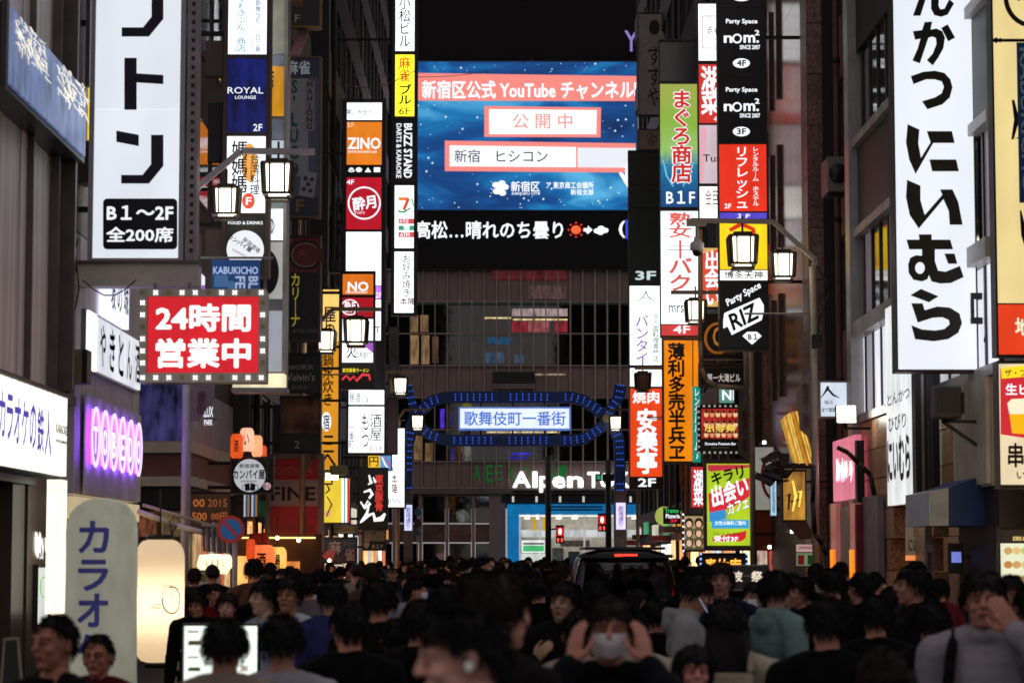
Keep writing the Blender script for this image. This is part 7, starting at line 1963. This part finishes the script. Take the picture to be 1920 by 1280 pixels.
hp(1413, 1088, 50, 'masked person in pale clothes facing left beside the sea green hoodie', -40, hair='full', top='jacket', tc='9aa8a0', extras=('mask',), skc='a87c68')
hp(1497, 1078, 50, 'person in black with white collar facing left behind the sea green hoodie', -60, hair='full', top='jacket', tc='0c0c10', skc='a07060')
hp(1548, 1112, 88, 'back of a large man in plain black on the right', 182, hair='full', top='jacket', tc=BK)
hp(1612, 1068, 52, 'man with black jacket turned left before the granite wall', 215, hair='short', top='jacket', tc=BK, skc='a87460')
hp(1560, 1062, 50, 'black haired person deep in the right crowd under the pink doorway', 178, hair='full', top='jacket', tc=BK)
hp(1708, 1056, 60, 'young man in a long black coat in left profile beside the granite blocks', -82, hair='full', top='coat', tc='060608', skc='a87462')
hp(1668, 1096, 44, 'short black haired person with pale sleeve before the granite wall', 170, hair='bob', top='jacket', tc='2c2c34')
hp(1842, 1064, 88, 'man in a grey hoodie pressing one hand over his face at the right edge', -12, hero=True, arm='facepalm', hair='full', hc='0e0907', top='hoodie', tc='8e8a90', skc='b47c66', strap='s0c0c10')
hp(1893, 1070, 74, 'man in a yellow shirt behind the grey hoodie at the right edge', -20, hair='short', top='tee', tc='b8a018', skc='9a6450')
hp(1930, 1090, 76, 'dark dressed person cut off by the right edge', 190, hair='short', top='jacket', tc='101830')
hp(1652, 1204, 128, 'top of a dark brown head of hair at the bottom edge on the right', 182, hair='bob', hc='120a09', top='jacket', tc=BK, skc='8a5a50')
hp(370, 1104, 44, 'brown haired person in dark clothes looking down by the paper lantern', -10, hair='full', hc='1a100c', pitch=15, top='jacket', tc='101014', skc='b88468', hero=True)
hp(404, 1090, 40, 'person in a red jacket under the fringed lamp', 20, hair='short', top='jacket', tc='6a0c18', skc='bc806a')
hp(426, 1108, 48, 'brown haired person in dark red behind the menu stand', -5, hair='full', hc='20120c', top='jacket', tc='3a0a10', skc='c09080')
hp(495, 1084, 56, 'man with black hair and light blue shirt in left profile', -55, hair='full', top='tee', tc='8a94a8', skc='b8907c')
hp(540, 1078, 56, 'man with dark beard and white shirt facing the camera at left', -12, hair='full', hc='0a0807', top='tee', tc='b8bcc4', skc='9a6a4c', extras=(), hero=True)
hp(577, 1072, 44, 'back of a person in a grey coat below the red cafe sign', 180, hair='short', top='coat', tc='6a6468')
hp(622, 1082, 58, 'back of a man in a violet blue denim jacket', 198, hair='full', top='jacket', tc='2c2c5c', skc='a87c68')
hp(698, 1050, 40, 'close cropped man with pink neck, tallest before the noodle sign', 184, hair='crop', hc='2a1812', top='jacket', tc='5a3c40', skc='a8685c')
hp(712, 1080, 70, 'back of a person in black with a brown bag strap left of center', 180, hair='full', top='jacket', tc='0a080a', strap='x6a3418')
hp(1054, 1088, 62, 'person with black hair holding a hand to the chin right of center', -20, arm='bag', hair='full', top='jacket', tc='0c0a0c', skc='a88468')
hp(1195, 1100, 50, 'woman in a red top with long dark hair near the van', 60, hair='long', top='jacket', tc='8a1024', skc='a8746c')
hp(1228, 1118, 60, 'dark haired person in black between the masked person and grey hoodie', 170, hair='full', top='jacket', tc=BK)
hp(1010, 1075, 46, 'person in black behind the man with brown hair', 175, hair='short', top='jacket', tc=BK)
hp(1120, 1080, 58, 'black haired person right behind the masked person', 165, hair='short', top='jacket', tc='141014')
hp(840, 1090, 66, 'black haired person left of the tall brown haired man, seen from behind', 175, hair='full', top='jacket', tc=BK)
hp(1085, 1135, 84, 'person with cream sleeve half hidden left of the masked person', 190, hair='short', top='jacket', tc='a89c8c')
hp(1180, 1130, 76, 'person with a cream jacket just right of the masked person, seen from behind', 170, hair='full', top='jacket', tc='a4988a')
hp(1640, 1110, 72, 'back of a person in black left of the man in the long coat', 176, hair='full', top='jacket', tc=BK)
hp(1745, 1120, 76, 'back of a person in black left of the grey hoodie at the right edge', 180, hair='full', top='jacket', tc=BK)
hp(905, 1085, 44, 'small dark head between the crowd and the tall brown haired man', 180, hair='full', top='jacket', tc=BK)
# the rest of the crowd
rc = random.Random(44)
used = set()
n = 0; tries = 0
zones = ((-9, -2.2, 'at left'), (-2.2, -.6, 'left of center'), (-.6, 1.2, 'at center'), (1.2, 3.2, 'right of center'), (3.2, 9, 'at right'))
while n < 215 and tries < 12000:
    tries += 1
    Y = 13.5 + (rc.random() ** 1.15) * 76
    X = rc.uniform(-3.9, 5.2)
    px = 930 + X * F / Y
    if px < -20 or px > 1960: continue
    if Y < 30 and not (-.165 * Y < X < .19 * Y): continue
    if any(hy > Y and abs(hx - px) < 52 for hx, hy in heroes) or Y < 14: continue
    if Y < 23 and 1340 < px < 1450: continue
    if 39.6 < Y < 47 and .9 < X < 3.4: continue
    if 13 < Y < 41 and 1062 < px < 1285: continue
    if Y < 20 and px < 420: continue
    if abs(X + 3.05) < .6 and abs(Y - 18.5) < 2: continue
    if 13.2 < Y < 16 and -2.3 < X < -1.2: continue
    if Y < 27 and px < 345: continue
    if Y < 20 and px > 1600: continue
    if 34 < Y < 42.5 and X > 3.6 and 1350 < px < 1460: continue
    if min(((X - a) ** 2 + (Y - c) ** 2 * .7) for a, c in taken) < (.55 if Y < 30 else .62) ** 2: continue
    taken.append((X, Y)); n += 1
    H = rc.gauss(1.70, .07); H = max(1.55, min(1.84 if Y > 22 else 1.70, H))
    back = rc.random() < .72
    face = rc.choice([180, 170, 190, 205, 155]) if back else rc.choice([0, 15, -20, 40, -60, 85, -90])
    tcol, tn = rc.choice([('050506', 'black')] * 8 + [('0e0f14', 'charcoal')] * 2 + [('182848', 'navy')] * 2 + [('6a6468', 'grey'), ('a89880', 'beige'), ('68202c', 'dark red'), ('a8a8b4', 'pale grey'), ('d0d0d4', 'white'), ('3c5a70', 'slate blue'), ('4a3028', 'brown'), ('8c8478', 'tan')])
    hk = rc.choice(['short', 'full', 'full', 'full', 'long', 'bob', 'crop', 'bun', 'cap'])
    hcol, hn = rc.choice([('040303', 'black'), ('040303', 'black'), ('040303', 'black'), ('160c08', 'dark brown'), ('22140c', 'brown')])
    kind = rc.choice(['jacket', 'jacket', 'hoodie', 'tee', 'coat'])
    garment = {'jacket': 'jacket', 'hoodie': 'hoodie', 'tee': 'shirt', 'coat': 'coat'}[kind]
    zn = [z_[2] for z_ in zones if z_[0] <= X < z_[1]][0]
    dist = 'nearby' if Y < 22 else ('before the van' if Y < 40 else ('beyond the van' if Y < 60 else 'by the arch'))
    hairw = {'short': 'short', 'full': 'thick', 'long': 'long', 'bob': 'bobbed', 'crop': 'cropped', 'bun': 'tied', 'cap': 'cap over'}[hk]
    hd = f'{hairw} {hn} hair' if hk != 'cap' else 'a dark cap'
    lab = f'person with {hd}, {tn} {garment}, {"facing away" if back else "facing us"}, {zn} {dist}'
    if lab in used or len(lab.split()) > 16: taken.pop(); n -= 1; continue
    used.add(lab)
    extras = ('mask',) if (not back and rc.random() < .45) else ()
    person(lab, X, Y, H, face, arm=rc.choice(['down', 'down', 'phone', 'bag']), top=kind, tc=tcol, hair=hk, hc=hcol, extras=extras, group='people filling the street', feat=Y < 45, skc=rc.choice(['cc8e72', 'c4866c', 'c89078', 'aa745c']), trc=rc.choice(['0c0c10', '14161c', '1c2030']))
# a few things in hands
for (px, py, Y, s_, lab) in ((1322, 1140, 14.2, .7, 'lit phone in the hands of the man in the grey hoodie'),):
    q = P(px, py, Y)
    o_ = empty('phone', q, lab, 'phone'); o_.rotation_euler = (R(-30), 0, R(80))
    box('case', -.037, .037, 0, .009, -.075, .075, M_black, o_, .003); box('display', -.034, .034, -.001, 0, -.07, .07, lit('90a0c0', s_, .2), o_)

bpy.data.scenes.remove(TMP)
